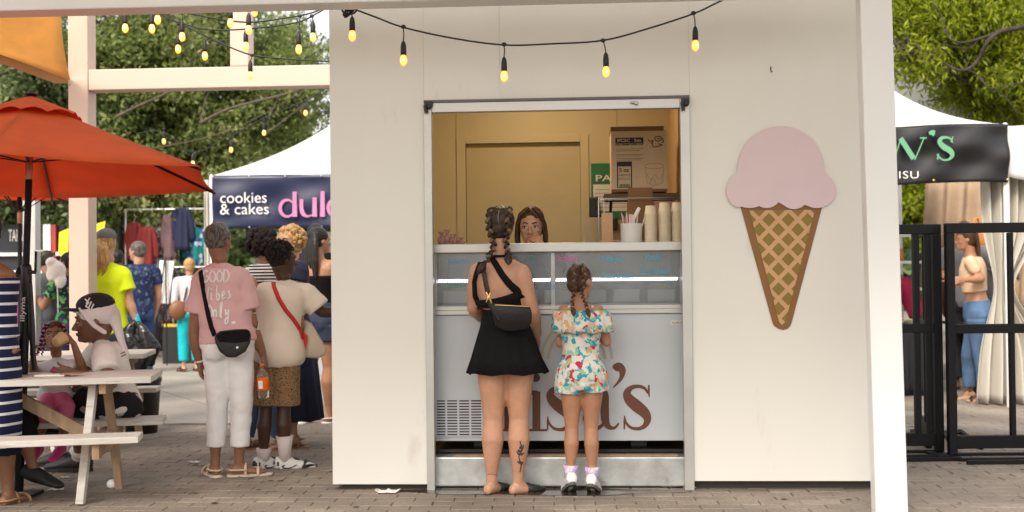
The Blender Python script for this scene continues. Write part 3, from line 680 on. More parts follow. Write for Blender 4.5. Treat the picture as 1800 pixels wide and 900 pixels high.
# cup line drawing and scribbled mark
b = MB(); tr = lambda p: [(X(x), z * h, .0022) for x, z in p]
b.ribbon(tr([(.6 + .17 + .17 * math.cos(a_), .42 + .045 * math.sin(a_)) for a_ in np.linspace(0, 2 * pi, 20)]), .0008, Matrix.Translation((0, -.0015, 0)), 2)
for p in ([(.61, .40), (.64, .15)], [(.94, .40), (.91, .15)], [(.64, .15), (.72, .11), (.84, .11), (.91, .15)], [(.63, .3), (.70, .2), (.78, .28), (.86, .2), (.93, .3)], [(.68, .12), (.74, .22), (.8, .12)]): b.ribbon(tr(p), .0008, Matrix.Translation((0, -.0014, 0)), 3)
mk('cup_drawing', b, mat('faint ink', (.25, .15, .08), .8), t)
b = MB(); tr = lambda p: [(X(x), z * h, .006) for x, z in p]
for p in ([(.66, .86), (.70, .82), (.76, .84), (.72, .78)], [(.8, .9), (.88, .9), (.9, .84), (.8, .83), (.79, .9)], [(.82, .87), (.88, .86)], [(.92, .88), (.94, .82), (.9, .8)], [(.74, .8), (.76, .73), (.84, .74)], [(.84, .78), (.92, .76), (.84, .74)]): b.ribbon(tr(p), .0008, Matrix.Translation((0, -.0015, 0)), 3)
mk('brand_mark', b, m_ink, t)
sh = thing('shelf', 'wall shelf carrying the printed brown carton', 'shelf', KM @ V((KP(1125, 345, .95).x, .95, KP(1125, 340, .95).z)), KYAW)
mk('shelf_board', MB().box((-.25, -.02, -.035), (.27, .4, -.001)), mat('dark shelf', (.12, .07, .03), .6), sh, bevel=.002)
mk('shelf_bracket', MB().bar((-.2, .38, -.2), (-.2, .02, -.036), .02, .01).bar((.22, .38, -.2), (.22, .02, -.036), .02, .01), m_black, sh)
t2, w2, h2, a, c = crate('small_carton', 'small dark brown open carton below the printed carton', 1105, 1147, 352, 425, .6, .2, m_carddark)
mk('raised_flap', MB().box((-w2 + .0, -.004, h2), (w2, 0, h2 + .085)), m_carddark, t2)
t3, w3, h3, a, c = crate('pink_carton', 'low pale pink carton behind the cup stacks', 1150, 1196, 353, 425, .62, .2, mat('pinkish board', (.45, .25, .18), .8))
po = thing('inspection_poster', 'green and white health inspection poster partly behind the carton', 'poster', KM @ V((KP(1075, 370, vB - .02).x, vB - .02, KP(1075, 380, vB).z)), KYAW)
pa, pb = KP(1040, 385, vB - .02), KP(1112, 286, vB - .02); pw, ph = (pb.x - pa.x), pb.z - pa.z; ox = pa.x - KP(1075, 370, vB - .02).x; oz = pa.z - KP(1075, 380, vB).z
mk('sheet', MB().box((ox, .010, oz), (ox + pw, .014, oz + ph)), mat('poster green', (.02, .16, .07), .5), po)
mk('text_panel', MB().box((ox + .015, .007, oz + .06), (ox + pw - .015, .0095, oz + ph * .62)), m_paper, po)
text('PASS', .07, m_paper, po, Matrix.Translation((ox + .03, .006, oz + ph * .68)), .001, width=pw * .68, bold=.001)
for k in range(6): mk('text_line', MB().box((ox + .03, .0055, oz + .09 + k * .028), (ox + pw - .05, .0065, oz + .094 + k * .028)), mat('grey ink', (.3, .28, .24), .8), po)
ph_ = thing('wall_phone', 'black box hanging on the wall under the green poster', 'wall box', KM @ V((KP(1052, 385, vB - .1).x, vB - .1, KP(1052, 400, vB - .1).z)), KYAW)
mk('housing', MB().box((-.07, 0, .08), (.0, .08, .24)).box((-.07, .0, -.02), (.15, .08, .075)), m_black, ph_, bevel=.01); mk('hook', MB().tube([(-.02, -.01, .2), (.0, -.03, .1), (.06, -.02, .05)], .008), m_black, ph_, smooth=True)
# leaning cardboard sheets
for i, (x0, x1, y0, lab, mm, dv) in enumerate(((1028, 1060, 381, 'greyish cardboard sheet leaning left of the wire rack', mat('grey board', (.4, .3, .17), .8), .62), (1058, 1077, 373, 'narrow tan cardboard sheet leaning against the wire rack', mat('tan board', (.58, .36, .2), .8), .5))):
    a, c = KP(x0, 425, dv), KP(x1, y0, dv); t = tag(mk('cardboard_sheet', MB().box((-(c.x - a.x) / 2, 0, -.0), ((c.x - a.x) / 2, .006, c.z - zt - .001), Matrix.Rotation(R(-7), 4, 'X')), mm, loc=KM @ V(((a.x + c.x) / 2, dv, zt + .001)), rot=(0, 0, KYAW)), lab, 'cardboard')
# candy bags at the left end
m_bag1 = mat('clear candy bag', (.55, .3, .3), .15, alpha=.6, bump=.9, bscale=45); 
for i, (px, hh, lab) in enumerate(((776, .085, 'leftmost clear bag of pink sweets on the counter'), (786, .10, 'taller clear bag of sweets second from the left jamb'), (797, .07, 'low clear bag of sweets in the middle of the row'), (810, .05, 'small clear bag of sweets nearest the woman in black'))):
    t = thing('candy_bag', lab, 'candy bag', on(px, .36 + .02 * (i % 2)), KYAW, 'bags of sweets on the counter')
    b = MB().ell((0, 0, hh * .35), (.028, .022, hh * .38), 10); b.lathe([(.006, hh * .6), (.02, hh * .95), (.024, hh)], 8); mk('bag', b, m_bag1, t, smooth=True)
    b = MB()
    for k in range(9): b.ell((random.uniform(-.017, .017), random.uniform(-.014, .006), random.uniform(.008, hh * .55)), (.007, .007, .007), 6)
    mk('sweets', b, mat('sweets %d' % (i % 3), [(.55, .08, .12), (.6, .42, .2), (.35, .12, .07)][i % 3], .4), t, smooth=True, kind='stuff')
# ---------------------------------------------------------------- pergola (front frame white, rear frame coloured peach for light bounced off the sails)
perg = thing('pergola', 'white square-section steel pergola framing the kiosk, with one post at the right front', 'pergola', KW(3.0, -.75, 0), KYAW)
PO = perg.location.copy(); PM = Matrix.Translation(PO) @ Matrix.Rotation(KYAW, 4, 'Z'); PI_ = PM.inverted()
def PP(px, py, v):
    o = PI_ @ V((0, 0, H)); d = PI_.to_3x3() @ ray(px, py); return o + d * ((v - o.y) / d.y)
vf = PI_ @ P(1568, 895, 6.07); a, b_ = PP(1540, 890, vf.y).x, PP(1597, 890, vf.y).x; s_ = b_ - a
pb_ = MB().box((a, vf.y, 0), (b_, vf.y + s_ * .62, 3.05)); pb_.v = [(x - .016 * z, y, z) for x, y, z in pb_.v]; mk('post', pb_, m_post, perg, bevel=.008)
zb = PP(300, 12.3, vf.y).z
mk('front_beam', MB().box((-7.0, vf.y, zb), (a - .055, vf.y + s_, zb + s_)), m_post, perg, bevel=.008)
rl = PI_ @ P(138, 400, 9.6); lw = (PP(157, 400, rl.y).x - PP(122, 400, rl.y).x)
mk('post', MB().box((rl.x - lw / 2, rl.y, 0), (rl.x + lw / 2, rl.y + lw, 4.2)), m_peach_bounce, perg, bevel=.008)
bz0, bz1 = PP(300, 155.5, rl.y).z, PP(300, 119, rl.y).z
mk('rear_rail', MB().box((rl.x + lw / 2 + .002, rl.y + .005, bz0), (-1.2, rl.y + lw - .005, bz1)), m_peach_bounce, perg, bevel=.008)
ux = PP(420, 70, rl.y).x; mk('rear_upright', MB().box((ux - lw * .46, rl.y + .004, bz1 + .001), (ux + lw * .46, rl.y + lw - .006, 4.1)), m_peach_bounce, perg, bevel=.008)
mk('top_beam', MB().box((rl.x - lw / 2, rl.y + .003, 4.2), (-1.2, rl.y + lw - .003, 4.4)), m_post, perg, bevel=.008)
# amber shade sail hooked to the rear left post
def sail(name, label, corners, m, hem=None, n=18, sagz=.35, edge=.12, knob=None):
    """corners: 4 world points; edges curve inward, the middle sags"""
    c = [V(p) for p in corners]; ctr = sum(c, V()) / 4; vs = []; fs = []
    for j in range(n + 1):
        for i in range(n + 1):
            u, v = i / n, j / n
            p = c[0] * (1 - u) * (1 - v) + c[1] * u * (1 - v) + c[2] * u * v + c[3] * (1 - u) * v
            eu = 4 * u * (1 - u); ev = 4 * v * (1 - v)
            pull = edge * (eu * (1 - ev) + ev * (1 - eu)); p = p.lerp(ctr, pull)
            p.z -= sagz * eu * ev; vs.append(p)
    for j in range(n):
        for i in range(n): k = j * (n + 1) + i; fs.append((k, k + 1, k + n + 2, k + n + 1))
    t = thing(name, label, 'shade sail', ctr)
    me = MB().add([v - ctr for v in vs], fs); o = mk('sail_cloth', me, m, t, smooth=True); s = o.modifiers.new('t', 'SOLIDIFY'); s.thickness = .003
    return t, [v - ctr for v in vs], n
hookP = P(124, 142, 9.62)
t, vs, n = sail('shade_sail', 'amber orange shade sail hooked to the left pergola post, top left', [hookP, P(150, -140, 8.2), P(-620, -330, 7.4), P(-300, 12, 9.3)], m_amber, sagz=.25, edge=.10)
# hem along the lower edge (edge v from corner 0 to corner 3)
hem = [vs[j * (n + 1)] for j in range(n + 1)]; b = MB()
hemt = []
for j, p in enumerate(hem):
    w_ = .075; hemt.append((p, p + V((0, .0, -w_ * (1 if j else .3)))))
k = len(hemt); b.add([q for pr in hemt for q in pr], [(2 * i, 2 * i + 1, 2 * i + 3, 2 * i + 2) for i in range(k - 1)]); o = mk('sail_hem', b, m_amberhem, t); o.modifiers.new('t', 'SOLIDIFY').thickness = .006
L0 = t.location
mk('corner_hook', MB().tube([hookP - L0, P(126, 148, 9.63) - L0, P(124, 152, 9.62) - L0, P(122, 148, 9.6) - L0], .008, 8).ell(hookP - L0, (.02, .01, .03)), m_steel, t, smooth=True)
sail('added_shade_sail', 'cream shade sail added out of view to shade the kiosk front', [V((-5.4, 2.8, 4.1)), V((3.8, 2.8, 4.0)), V((3.4, 6.75, 3.28)), V((-4.8, 7.15, 3.36))], m_creamsail, sagz=.1, edge=.04)  # added above the view, placed and shaped to shade the kiosk wall

# ---------------------------------------------------------------- festoon lights
socket_me = MB().lathe([(.004, .085), (.007, .08), (.013, .07), (.0165, .05), (.0175, .02), (.0165, .0)], 12).mesh('socket', True); socket_me.materials.append(m_rubber)
bulb_me = MB().lathe([(.010, .006), (.012, 0), (.0185, -.014), (.0215, -.030), (.0195, -.046), (.011, -.058), (.002, -.063)], 14).mesh('bulb', True)
m_bglass = mat('amber bulb glass', (1, .62, .22), .15, emit=(1, .34, .035), estr=1.15); bulb_me.materials.append(m_bglass)
fil_me = MB().tube([(0, 0, -.005), (.004, -.016, -.03), (0, -.0235, -.032)], [.004, .007, .003], 6).mesh('filament'); fil_me.materials.append(m_filament)
def festoon(label, wpts, bulbs, scale=1.0, rad=.0055, group='festoon lights'):
    """wpts: world points of the cable; bulbs: (anchor on cable, socket top point)"""
    o = V(wpts[0]); t = thing('string_lights', label, 'string lights', o, 0, group)
    mk('cable', MB().tube([p - o for p in crom(wpts, 6)], rad, 6), m_rubber, t, smooth=True)
    for a, s in bulbs:
        a, s = V(a), V(s); 
        mk('drop_wire', MB().tube([a - o, a.lerp(s, .5) - o + V((.003, 0, 0)), s + V((0, 0, 0)) - o], .0035, 6).ell(a - o, (.016, .009, .013), 8), m_rubber, t, smooth=True)
        k = bpy.data.objects.new('socket', socket_me); link(k, t); k.location = s - o - V((0, 0, .08 * scale)); k.scale = [scale] * 3
        q = bpy.data.objects.new('bulb', bulb_me); link(q, k); f = bpy.data.objects.new('filament', fil_me); link(f, k)
    return t
Y1 = 6.62
fp = lambda px, py: P(px, py, Y1)
festoon('string of amber bulbs looping across the top of the kiosk wall', [fp(x, y) for x, y in ((612, 12), (660, 30), (709, 48), (795, 67), (886, 79), (970, 77), (1060, 71), (1140, 50), (1219, 24), (1262, 4), (1372, -50))],
        [(fp(616, 18), fp(619, 30)), (fp(709, 47), fp(709, 73)), (fp(886, 78), fp(886, 101)), (fp(1060, 71), fp(1065, 93)), (fp(1219, 23), fp(1222, 47)), (fp(1350, -60), fp(1372, -62))])
coil = thing('cable_coil', 'tangle of black cable tied at the top left of the kiosk wall', 'cable coil', fp(614, 14)); b = MB(); o0 = fp(614, 14)
for k in range(3): b.tube([fp(614 + 13 * math.cos(a + k) * (1 - .15 * k), 16 + 9 * math.sin(a) + k * 2) - o0 + V((0, .01 * k, 0)) for a in np.linspace(0, 6.0, 14)], .006, 6)
b.ell((0, 0, 0), (.035, .02, .022)); b.tube([(-.03, 0, .01), (-.02, 0, .09)], .006, 6); mk('cable', b, m_rubber, coil, smooth=True)
Y2 = 7.6; fq = lambda px, py, Y=Y2: P(px, py, Y)
festoon('upper string of amber bulbs swagged in the left bay of the pergola', [fq(x, y) for x, y in ((255, -20), (305, 14), (350, 27), (430, 39), (500, 32), (550, 22), (578, 8))], [(fq(277, -2), fq(277, 6)), (fq(400, 5), fq(405, 12)), (fq(437, 38), fq(437, 24)), (fq(447, -12), fq(447, -8)), (fq(527, 28), fq(525, 58)), (fq(550, 21), fq(550, 38))][:5])
festoon('middle string of amber bulbs swagged in the left bay of the pergola', [fq(x, y, 7.9) for x, y in ((240, -20), (285, 26), (330, 44), (370, 52), (435, 51), (520, 40), (556, 24), (580, 10))],
        [(fq(267, 18, 7.9), fq(267, 23, 7.9)), (fq(320, 20, 7.9), fq(320, 37, 7.9)), (fq(435, 51, 7.9), fq(432, 54, 7.9)), (fq(548, 28, 7.9), fq(550, 38, 7.9)), (fq(220, -10, 7.9), fq(220, 22, 7.9))])
festoon('lowest string of amber bulbs dropping across the left bay upright', [fq(x, y, 8.3) for x, y in ((285, -10), (300, 30), (335, 50), (380, 72), (440, 96), (510, 104), (578, 108))],
        [(fq(314, 42, 8.3), fq(313, 60, 8.3)), (fq(368, 66, 8.3), fq(360, 72, 8.3)), (fq(443, 97, 8.3), fq(440, 107, 8.3))])
festoon('distant string of small bulbs in front of the trees on the left', [P(x, y, 12.5) for x, y in ((240, 235), (288, 232), (339, 268), (406, 238), (464, 208), (537, 176), (600, 140))],
        [(P(x, y - 13, 12.5), P(x, y - 9, 12.5)) for x, y in ((288, 240), (339, 279), (406, 255), (464, 225), (537, 190))])

# ---------------------------------------------------------------- patio umbrellas
def umbrella(label, apex, corners, base, m, group=None, tag_text=None, cover=True):
    apex = V(apex); base = V(base); t = thing('patio_umbrella', label, 'umbrella', base, 0, group); o = base
    N = len(corners); S = 8
    b = MB(); capb = MB()
    for k in range(N):
        c0, c1 = V(corners[k]), V(corners[(k + 1) % N]); ctr = (sum((V(c) for c in corners), V()) / N); vs = []; fs = []
        for i in range(S + 1):
            for j in range(S + 1):
                tt = i / S; p = apex.lerp(c0.lerp(c1, j / S), tt); sag = .022 * 4 * (j / S) * (1 - j / S) * tt
                p.z -= sag * .6 + .012 * math.sin(pi * tt); p = p.lerp(V((ctr.x, ctr.y, p.z)), sag * .9); vs.append(p - o)
        for i in range(S):
            for j in range(S): q = i * (S + 1) + j; fs.append((q, q + 1, q + S + 2, q + S + 1) if i else (q, q + S + 2, q + S + 1))
        pn = mk('canopy_panel', MB().add(vs, fs), m, t, smooth=True); pn.modifiers.new('t', 'SOLIDIFY').thickness = .0025
        # vent cap segment
        vs = [apex + V((0, 0, .03)) - o]; fs = []
        for j in range(S + 1):
            p = apex.lerp(c0.lerp(c1, j / S), .26) + V((0, 0, .018 + .022 * abs(math.sin(2 * pi * j / S)))); vs.append(p - o)
        for j in range(S): fs.append((0, j + 1, j + 2))
        capb.add(vs, fs)
    cp = mk('vent_cap', capb, m, t); cp.modifiers.new('t', 'SOLIDIFY').thickness = .003
    for k in range(N):
        c0 = V(corners[k]); pts = [apex.lerp(c0, tt) + V((0, 0, -.008 * math.sin(pi * tt) - .02)) - o for tt in (0, .25, .5, .75, 1)]
        mk('rib', MB().tube(pts, .0085, 6), m_blackmetal, t, smooth=True)
        hubp = base.lerp(apex, .84); mk('strut', MB().bar(hubp - o, apex.lerp(c0, .5) + V((0, 0, -.035)) - o, .012, .008), m_blackmetal, t)
    mk('pole', MB().tube([(0, 0, .02), apex - o - V((0, 0, .02))], .0205, 14), m_blackmetal, t, smooth=True)
    mk('finial', MB().ell(apex - o + V((0, 0, .035)), (.045, .045, .012)), m_blackmetal, t, smooth=True)
    pz = base.lerp(apex, .83); mk('pole_joint', MB().tube([base.lerp(apex, .80) - o, base.lerp(apex, .85) - o], .0225, 14), mat('copper joint', (.45, .22, .14), .35, .7), t, smooth=True)
    return t
AX = P(55, 176, 7.05); hex_ = []
for k, a in enumerate((107, 167, 227, 287)): hex_.append(AX + V((1.33 * math.cos(R(a)), 1.33 * math.sin(R(a)), 0)))
for p in hex_: p.z = 1.95
C1 = P(352, 292, 6.72); C2 = P(377, 335, 7.85)
cs = [C2, V((*P(92, 348, 8.5).xy, P(92, 348, 8.5).z)), hex_[1], hex_[2], P(-25, 267, 5.75), C1]
um = umbrella('large burnt orange patio umbrella on a black pole over the picnic table', AX, cs, G(33, 872), m_orange)
o = um.location; pb, pt = V(um.location), AX
def onpole(py): return min((pb.lerp(pt, i / 400) for i in range(401)), key=lambda p: abs(P(40, py, p.y).z - p.z))
q1, q2 = onpole(640), onpole(470)
mk('crank_housing', MB().tube([q2 - o, q2 - o + V((0, 0, -.13))], [.034, .036], 12).bar(q2 - o + V((0, -.01, -.02)), q2 - o + V((.07, -.03, -.03)), .016, .02).bar(q2 - o + V((.07, -.03, -.03)), q2 - o + V((.075, -.03, .1)), .012, .012).bar(q2 - o + V((-.03, 0, 0)), q2 - o + V((-.09, -.02, -.11)), .03, .03), m_black, um, smooth=True)
mk('lower_sleeve', MB().tube([V((0, 0, .03)), q2 - o - V((0, 0, .1))], [.027, .03], 12), m_blackmetal, um, smooth=True)
mk('strap', MB().tube([q2 - o + V((.03, -.02, -.1)), q2 - o + V((.045, -.03, -.35)), q2 - o + V((.06, -.03, -.62))], [.018, .022, .014], 8, flat=.5), m_black, um, smooth=True)
mk('foot_plate', MB().box((-.11, -.11, .001), (.11, .11, .02)), m_blackmetal, um, bevel=.004)
lp = onpole(545) - o; text('illyma', .04, m_whiteprint, um, Matrix.Translation(lp + V((.012, -.033, -.07))) @ Matrix.Rotation(R(-88), 4, 'Y'), .001, width=.15, bold=.0005)
# second orange umbrella farther back at the left edge
A2 = P(-60, 300, 11.0); A2.z = 2.6
h2_ = [A2 + V((1.05 * math.cos(R(a)), 1.05 * math.sin(R(a)), -.38)) for a in (20, 80, 140, 200, 260, 320)]
pb2 = V((P(35, 500, 11).x, 11, 0)); pa2 = V((pb2.x - .02, 11, 2.05))
u2 = umbrella('second orange umbrella farther back at the left edge, mostly hidden by the near one', V((pb2.x, 11, 2.33)), [V((pb2.x + .7 * math.cos(R(a)), 11 + .8 * math.sin(R(a)), 2.14)) for a in (20, 80, 140, 200, 260, 320)], pb2, m_orange)

# ---------------------------------------------------------------- picnic tables
def picnic(label, x0, x1, yc, rz, top_z=.74, top_d=.56, bench_z=.42, bo=.40, leg_x=(.55, ), th=.038, group='picnic tables', legsx=None, loc=None):
    """local x along the table; (x0..x1) extents, benches at +-bo"""
    t = thing('picnic_table', label, 'picnic table', loc, rz, group)
    npl = 4; pw = top_d / npl
    for k in range(npl):
        y = -top_d / 2 + pw * (k + .5); mk('top_plank', MB().box((x0 + random.uniform(-.006, .006), y - pw / 2 + .004, top_z - th), (x1 + random.uniform(-.006, .006), y + pw / 2 - .004, top_z + random.uniform(-.001, .001))), m_wood_w, t, bevel=.004)
    for s in (-1, 1):
        mk('bench_plank', MB().box((x0 + .02, s * bo - .11, bench_z - th), (x1 + (-.05 if s < 0 else .0), s * bo + .11, bench_z)), m_wood_w, t, bevel=.005)
    for lx in legsx:
        for s, mm in ((-1, m_wood_w), (1, m_wood)):
            mk('leg', MB().bar((lx + s * .02, s * .10, top_z - th - .002), (lx + s * .075, s * .25, .0), .045, .09, V((0, 1, 0))), mm, t, bevel=.004)
        mk('crossbar', MB().bar((lx + .048, -bo - .08, bench_z - th - .046), (lx + .048, bo + .08, bench_z - th - .046), .04, .088), m_wood, t, bevel=.004)
        mk('top_cleat', MB().bar((lx + .048, -top_d / 2 + .05, top_z - th - .032), (lx + .048, top_d / 2 - .05, top_z - th - .032), .04, .06), m_wood, t, bevel=.004)
        mk('brace', MB().bar((lx - .01, .02, bench_z - th - .05), (lx - .62, .03, top_z - th - .01), .04, .075), m_wood, t, bevel=.004)
    return t
tl = G(165, 876); e = P(266, 670, 6.7); tx1 = e.x - tl.x
pt1 = picnic('whitewashed wooden picnic table in front of the seated man and child', -2.0, .335, 0, R(11), loc=V((-2.52, 6.95, 0)), legsx=(0.0, -1.35))
# litter at its foot and pieces on it
pt2 = picnic('second whitewashed picnic table behind the seated man', -1.6, .30, 0, R(9), loc=V((P(188, 700, 8.9).x, 9.0, 0)), legsx=(.1, -1.2))
plt = thing('paper_tray', 'paper food tray and napkin lying on the near picnic table', 'tray', P(92, 662, 6.82)); plt.location.z = .742
mk('tray', MB().box((-.09, -.05, 0), (.09, .05, .012)), m_paper, plt, bevel=.004); mk('napkin', MB().box((.06, -.06, .013), (.17, .03, .018), Matrix.Rotation(R(6), 4, 'Z')), mat('brown napkin', (.35, .18, .12), .8), plt)
for i, (px, py, s, lab) in enumerate(((115, 841, .035, 'small scrap of white litter left of the table leg'), (344, 814, .04, 'flat white litter left of the pink-shirted person'), (685, 866, .075, 'flat white litter against the kiosk wall base'), (1180, 856, .06, 'wet crumpled napkin at the foot of the step'), (100, 862, .05, 'thin curled strip of white litter by the umbrella pole'), (1214, 858, .04, 'small crumpled napkin beside the right window jamb'))):
    b = MB(); n = 7
    vs = [(s * (x / n - .5) * 2 * (1 + .2 * math.sin(y * 2.1 + i)), s * .5 * (y / n - .5) * 2, .006 + s * .12 * (math.sin(x * 1.9 + i) + math.cos(y * 2.3 + x))) for y in range(n) for x in range(n)]
    vs = [(a, b__, max(c, .003)) for a, b__, c in vs]
    o = tag(mk('litter', b.add(vs, [(y * n + x, y * n + x + 1, (y + 1) * n + x + 1, (y + 1) * n + x) for y in range(n - 1) for x in range(n - 1)]), m_litter, loc=G(px, py) + V((0, 0, .002))), lab, 'litter'); o.modifiers.new('t', 'SOLIDIFY').thickness = .002
wr_ = tag(mk('plastic_wrap', MB().ell((0, 0, 0), (.035, .03, .03), 10), mat('wrap', (.75, .74, .72), .3, bump=1, bscale=60), loc=G(199, 858) + V((0, -.02, .03))), 'white plastic wrapped round the foot of the table leg', 'wrap')

# ---------------------------------------------------------------- black steel barrier frames at the right
def barrier(label, x0, x1, y, rz=0, group='black steel barrier frames', H_=1.62, verts=(), shift=0):
    o = V((x0, y, 0)); t = thing('barrier_frame', label, 'barrier', o, rz, group); w = x1 - x0; s = .058
    mk('top_rail', MB().box((0, -s / 2, H_ - .04), (w, s / 2, H_ + .03)), m_blackmetal, t, bevel=.004)
    mk('middle_rail', MB().box((s, -s / 2 + .003, .87), (w - s, s / 2 - .003, .935)), m_blackmetal, t, bevel=.004)
    mk('bottom_rail', MB().box((s, -s / 2 + .003, .06), (w - s, s / 2 - .003, .15)), m_blackmetal, t, bevel=.004)
    for x in (0, w - s): mk('end_post', MB().box((x, -s / 2 + .001, .02), (x + s, s / 2 - .001, H_ - .041)), m_blackmetal, t, bevel=.004)
    for x in verts: mk('upright', MB().box((x, -.02, .151), (x + .035, .02, H_ - .042)), m_blackmetal, t, bevel=.003)
    mk('foot_plate', MB().box((0, -.34, .004), (w, -.31, .03)).box((0, -.2, .004), (w, -.16, .022)).box((0, .02, .004), (w, .06, .022)).box((w - .12, -.309, .005), (w, .019, .018)), m_blackmetal, t, bevel=.002)
    return t
bx = lambda px, Y: P(px, 600, Y).x
barrier('black barrier frame half hidden behind the white post', bx(1500, 8.2), bx(1655, 8.2), 8.2, verts=(.44, .52))
barrier('narrow black barrier frame end-on between the two wide ones', bx(1642, 8.4), bx(1642, 8.4) + .9, 8.42, R(78), verts=(.05, .12, .35))
barrier('wide black barrier frame at the right edge in front of the woman in jeans', bx(1664, 8.05), bx(1930, 8.05), 8.05, verts=(.44,))

# ---------------------------------------------------------------- market tents
def cloth(name, f, m, parent, nu=30, nv=16, th=.003):
    vs = [V(f(i / nu, j / nv)) for j in range(nv + 1) for i in range(nu + 1)]
    o = mk(name, MB().add(vs, [(j * (nu + 1) + i, j * (nu + 1) + i + 1, (j + 1) * (nu + 1) + i + 1, (j + 1) * (nu + 1) + i) for j in range(nv) for i in range(nu)]), m, parent, smooth=True)
    o.modifiers.new('t', 'SOLIDIFY').thickness = th; return o
def tent(label, x0, x1, y0, y1, ze, zp, group='white market tents', curve=.55, valance=.0):
    o = V(((x0 + x1) / 2, (y0 + y1) / 2, 0)); t = thing('market_tent', label, 'tent', o, 0, group); hw, hd = (x1 - x0) / 2, (y1 - y0) / 2
    n = 18; corners = [V((-hw, -hd, ze)), V((hw, -hd, ze)), V((hw, hd, ze)), V((-hw, hd, ze))]; ap = V((0, 0, zp))
    for k in range(4):
        a, b_ = corners[k], corners[(k + 1) % 4]; vs = []; fs = []
        for i in range(n + 1):
            tt = i / n
            for j in range(n + 1):
                e_ = a.lerp(b_, j / n); p = V((e_.x * tt, e_.y * tt, 0)); p.z = ze + (zp - ze) * ((1 - tt) * (1 - curve) + curve * (1 - tt) ** 2.4); vs.append(p)
        for i in range(n):
            for j in range(n): q = i * (n + 1) + j; fs.append((q, q + 1, q + n + 2, q + n + 1) if i else (q, q + n + 2, q + n + 1))
        mk('roof_panel', MB().add(vs, fs), m_tent, t, smooth=True)
    for cx, cy in ((-1, -1), (1, -1), (1, 1), (-1, 1)): mk('pole', MB().tube([(cx * hw, cy * hd, 0), (cx * hw, cy * hd, ze - .01)], .028, 10), m_white, t, smooth=True)
    mk('eave_bar', MB().box((-hw, -hd - .02, ze - .05), (hw, -hd + .02, ze - .004)), m_white, t, bevel=.003)
    if valance:
        for k in range(4):
            a, b_ = corners[k], corners[(k + 1) % 4]; nn = (a + b_); nn.z = 0; nn.normalize()
            cloth('valance', lambda u, v: a.lerp(b_, u) + nn * (.012 * math.sin(u * 40) * v + .03) + V((0, 0, -valance * v)), m_tent, t, 60, 4)
    return t, o
# left tent
YL = 14.6; lx0 = P(372, 312, YL).x; lz = P(372, 309, YL).z; zpk = P(576, 212, YL + 1.5).z + .75
tL, oL = tent('white peaked market tent with a navy bakery banner', lx0, lx0 + 3.0, YL, YL + 3.0, lz, P(588, 203, YL + 1.5).z, curve=.35)
bz = P(372, 403, YL - .06).z; bx0 = P(373, 350, YL - .06).x
ban = thing('banner', 'navy vinyl banner with white and pink bakery lettering hung on the left tent', 'banner', V((bx0, YL - .06, bz))); bh = lz - bz - .0
def banY(x, z): return .012 * math.sin(x * 7 + z * 9) + .01 * math.sin(z * 14 - x * 5)
cloth('banner_sheet', lambda u, v: V((u * 2.6, banY(u * 2.6, v * bh), v * bh)), m_navyban, ban, 60, 14)
for k in range(5):
    for z in (.02, bh - .02): mk('grommet', MB().ell((.02 + k * .46, -.03, z), (.012, .006, .012), 8), m_steel, ban, smooth=True)
bs = lambda px, py: (P(px, py, YL - .1).x - bx0, P(px, py, YL - .1).z - bz)
q = bs(386, 357); text('cookies', .2, m_whiteprint, ban, Matrix.Translation((q[0], -.04, q[1])), .002, width=(467 - 386) * YL / F, bold=-.001)
q = bs(386, 377); text('& cakes', .2, m_whiteprint, ban, Matrix.Translation((q[0], -.04, q[1])), .002, width=(471 - 386) * YL / F, bold=-.001)
def blet(parent, m, strokes, fn, sc, y=-.042, name='letter'):
    b = MB()
    for i, pts in enumerate(strokes): b.ribbon([(*fn(px, py), w * sc) for px, py, w in pts], .003, Matrix.Translation((0, y - .0006 * i, 0)))
    return mk(name, b, m, parent)
kk = YL / F
def ringpts(cx, cy, rx, ry, a0, a1, w0, w1, n=12): return [(cx + rx * math.cos(R(a0 + (a1 - a0) * i / n)), cy - ry * math.sin(R(a0 + (a1 - a0) * i / n)), w0 + (w1 - w0) * abs(math.sin(pi * i / n))) for i in range(n + 1)]
blet(ban, m_pinkprint, [[(518, 337, 7), (518, 381, 8.5)], ringpts(505, 366, 12.5, 14.5, 38, 322, 2.2, 6)], bs, kk)
blet(ban, m_pinkprint, [[(530, 350, 6), (530, 366, 7), (533, 376, 7), (540, 380, 4), (549, 378, 2)], [(553, 347, 7), (553, 381, 8.5)]], bs, kk)
blet(ban, m_pinkprint, [[(567, 336, 7), (567, 381, 8.5)]], bs, kk)
blet(ban, m_pinkprint, [ringpts(590, 365, 13, 15, 40, 320, 1.5, 6)], bs, kk)
# its side curtain, wall sheets and frame
cloth('side_curtain', lambda u, v: V((lx0 - oL.x - .10 + .16 * u + .1 * (1 - v) * u, -1.5 + .04 * math.sin(u * 20) + .1 * u, lz * v * .98)), m_curtain, tL, 30, 10)
cloth('rear_curtain', lambda u, v: V((lx0 - oL.x + .25 + 1.3 * u, .2 + .06 * math.sin(u * 34) * (1.2 - v), .3 + 1.65 * v)), m_curtain, tL, 90, 8)
mk('counter_board', MB().box((-1.3, -1.0, .0), (1.3, -.5, .95)), mat('grey counter', (.35, .36, .37), .6), tL)
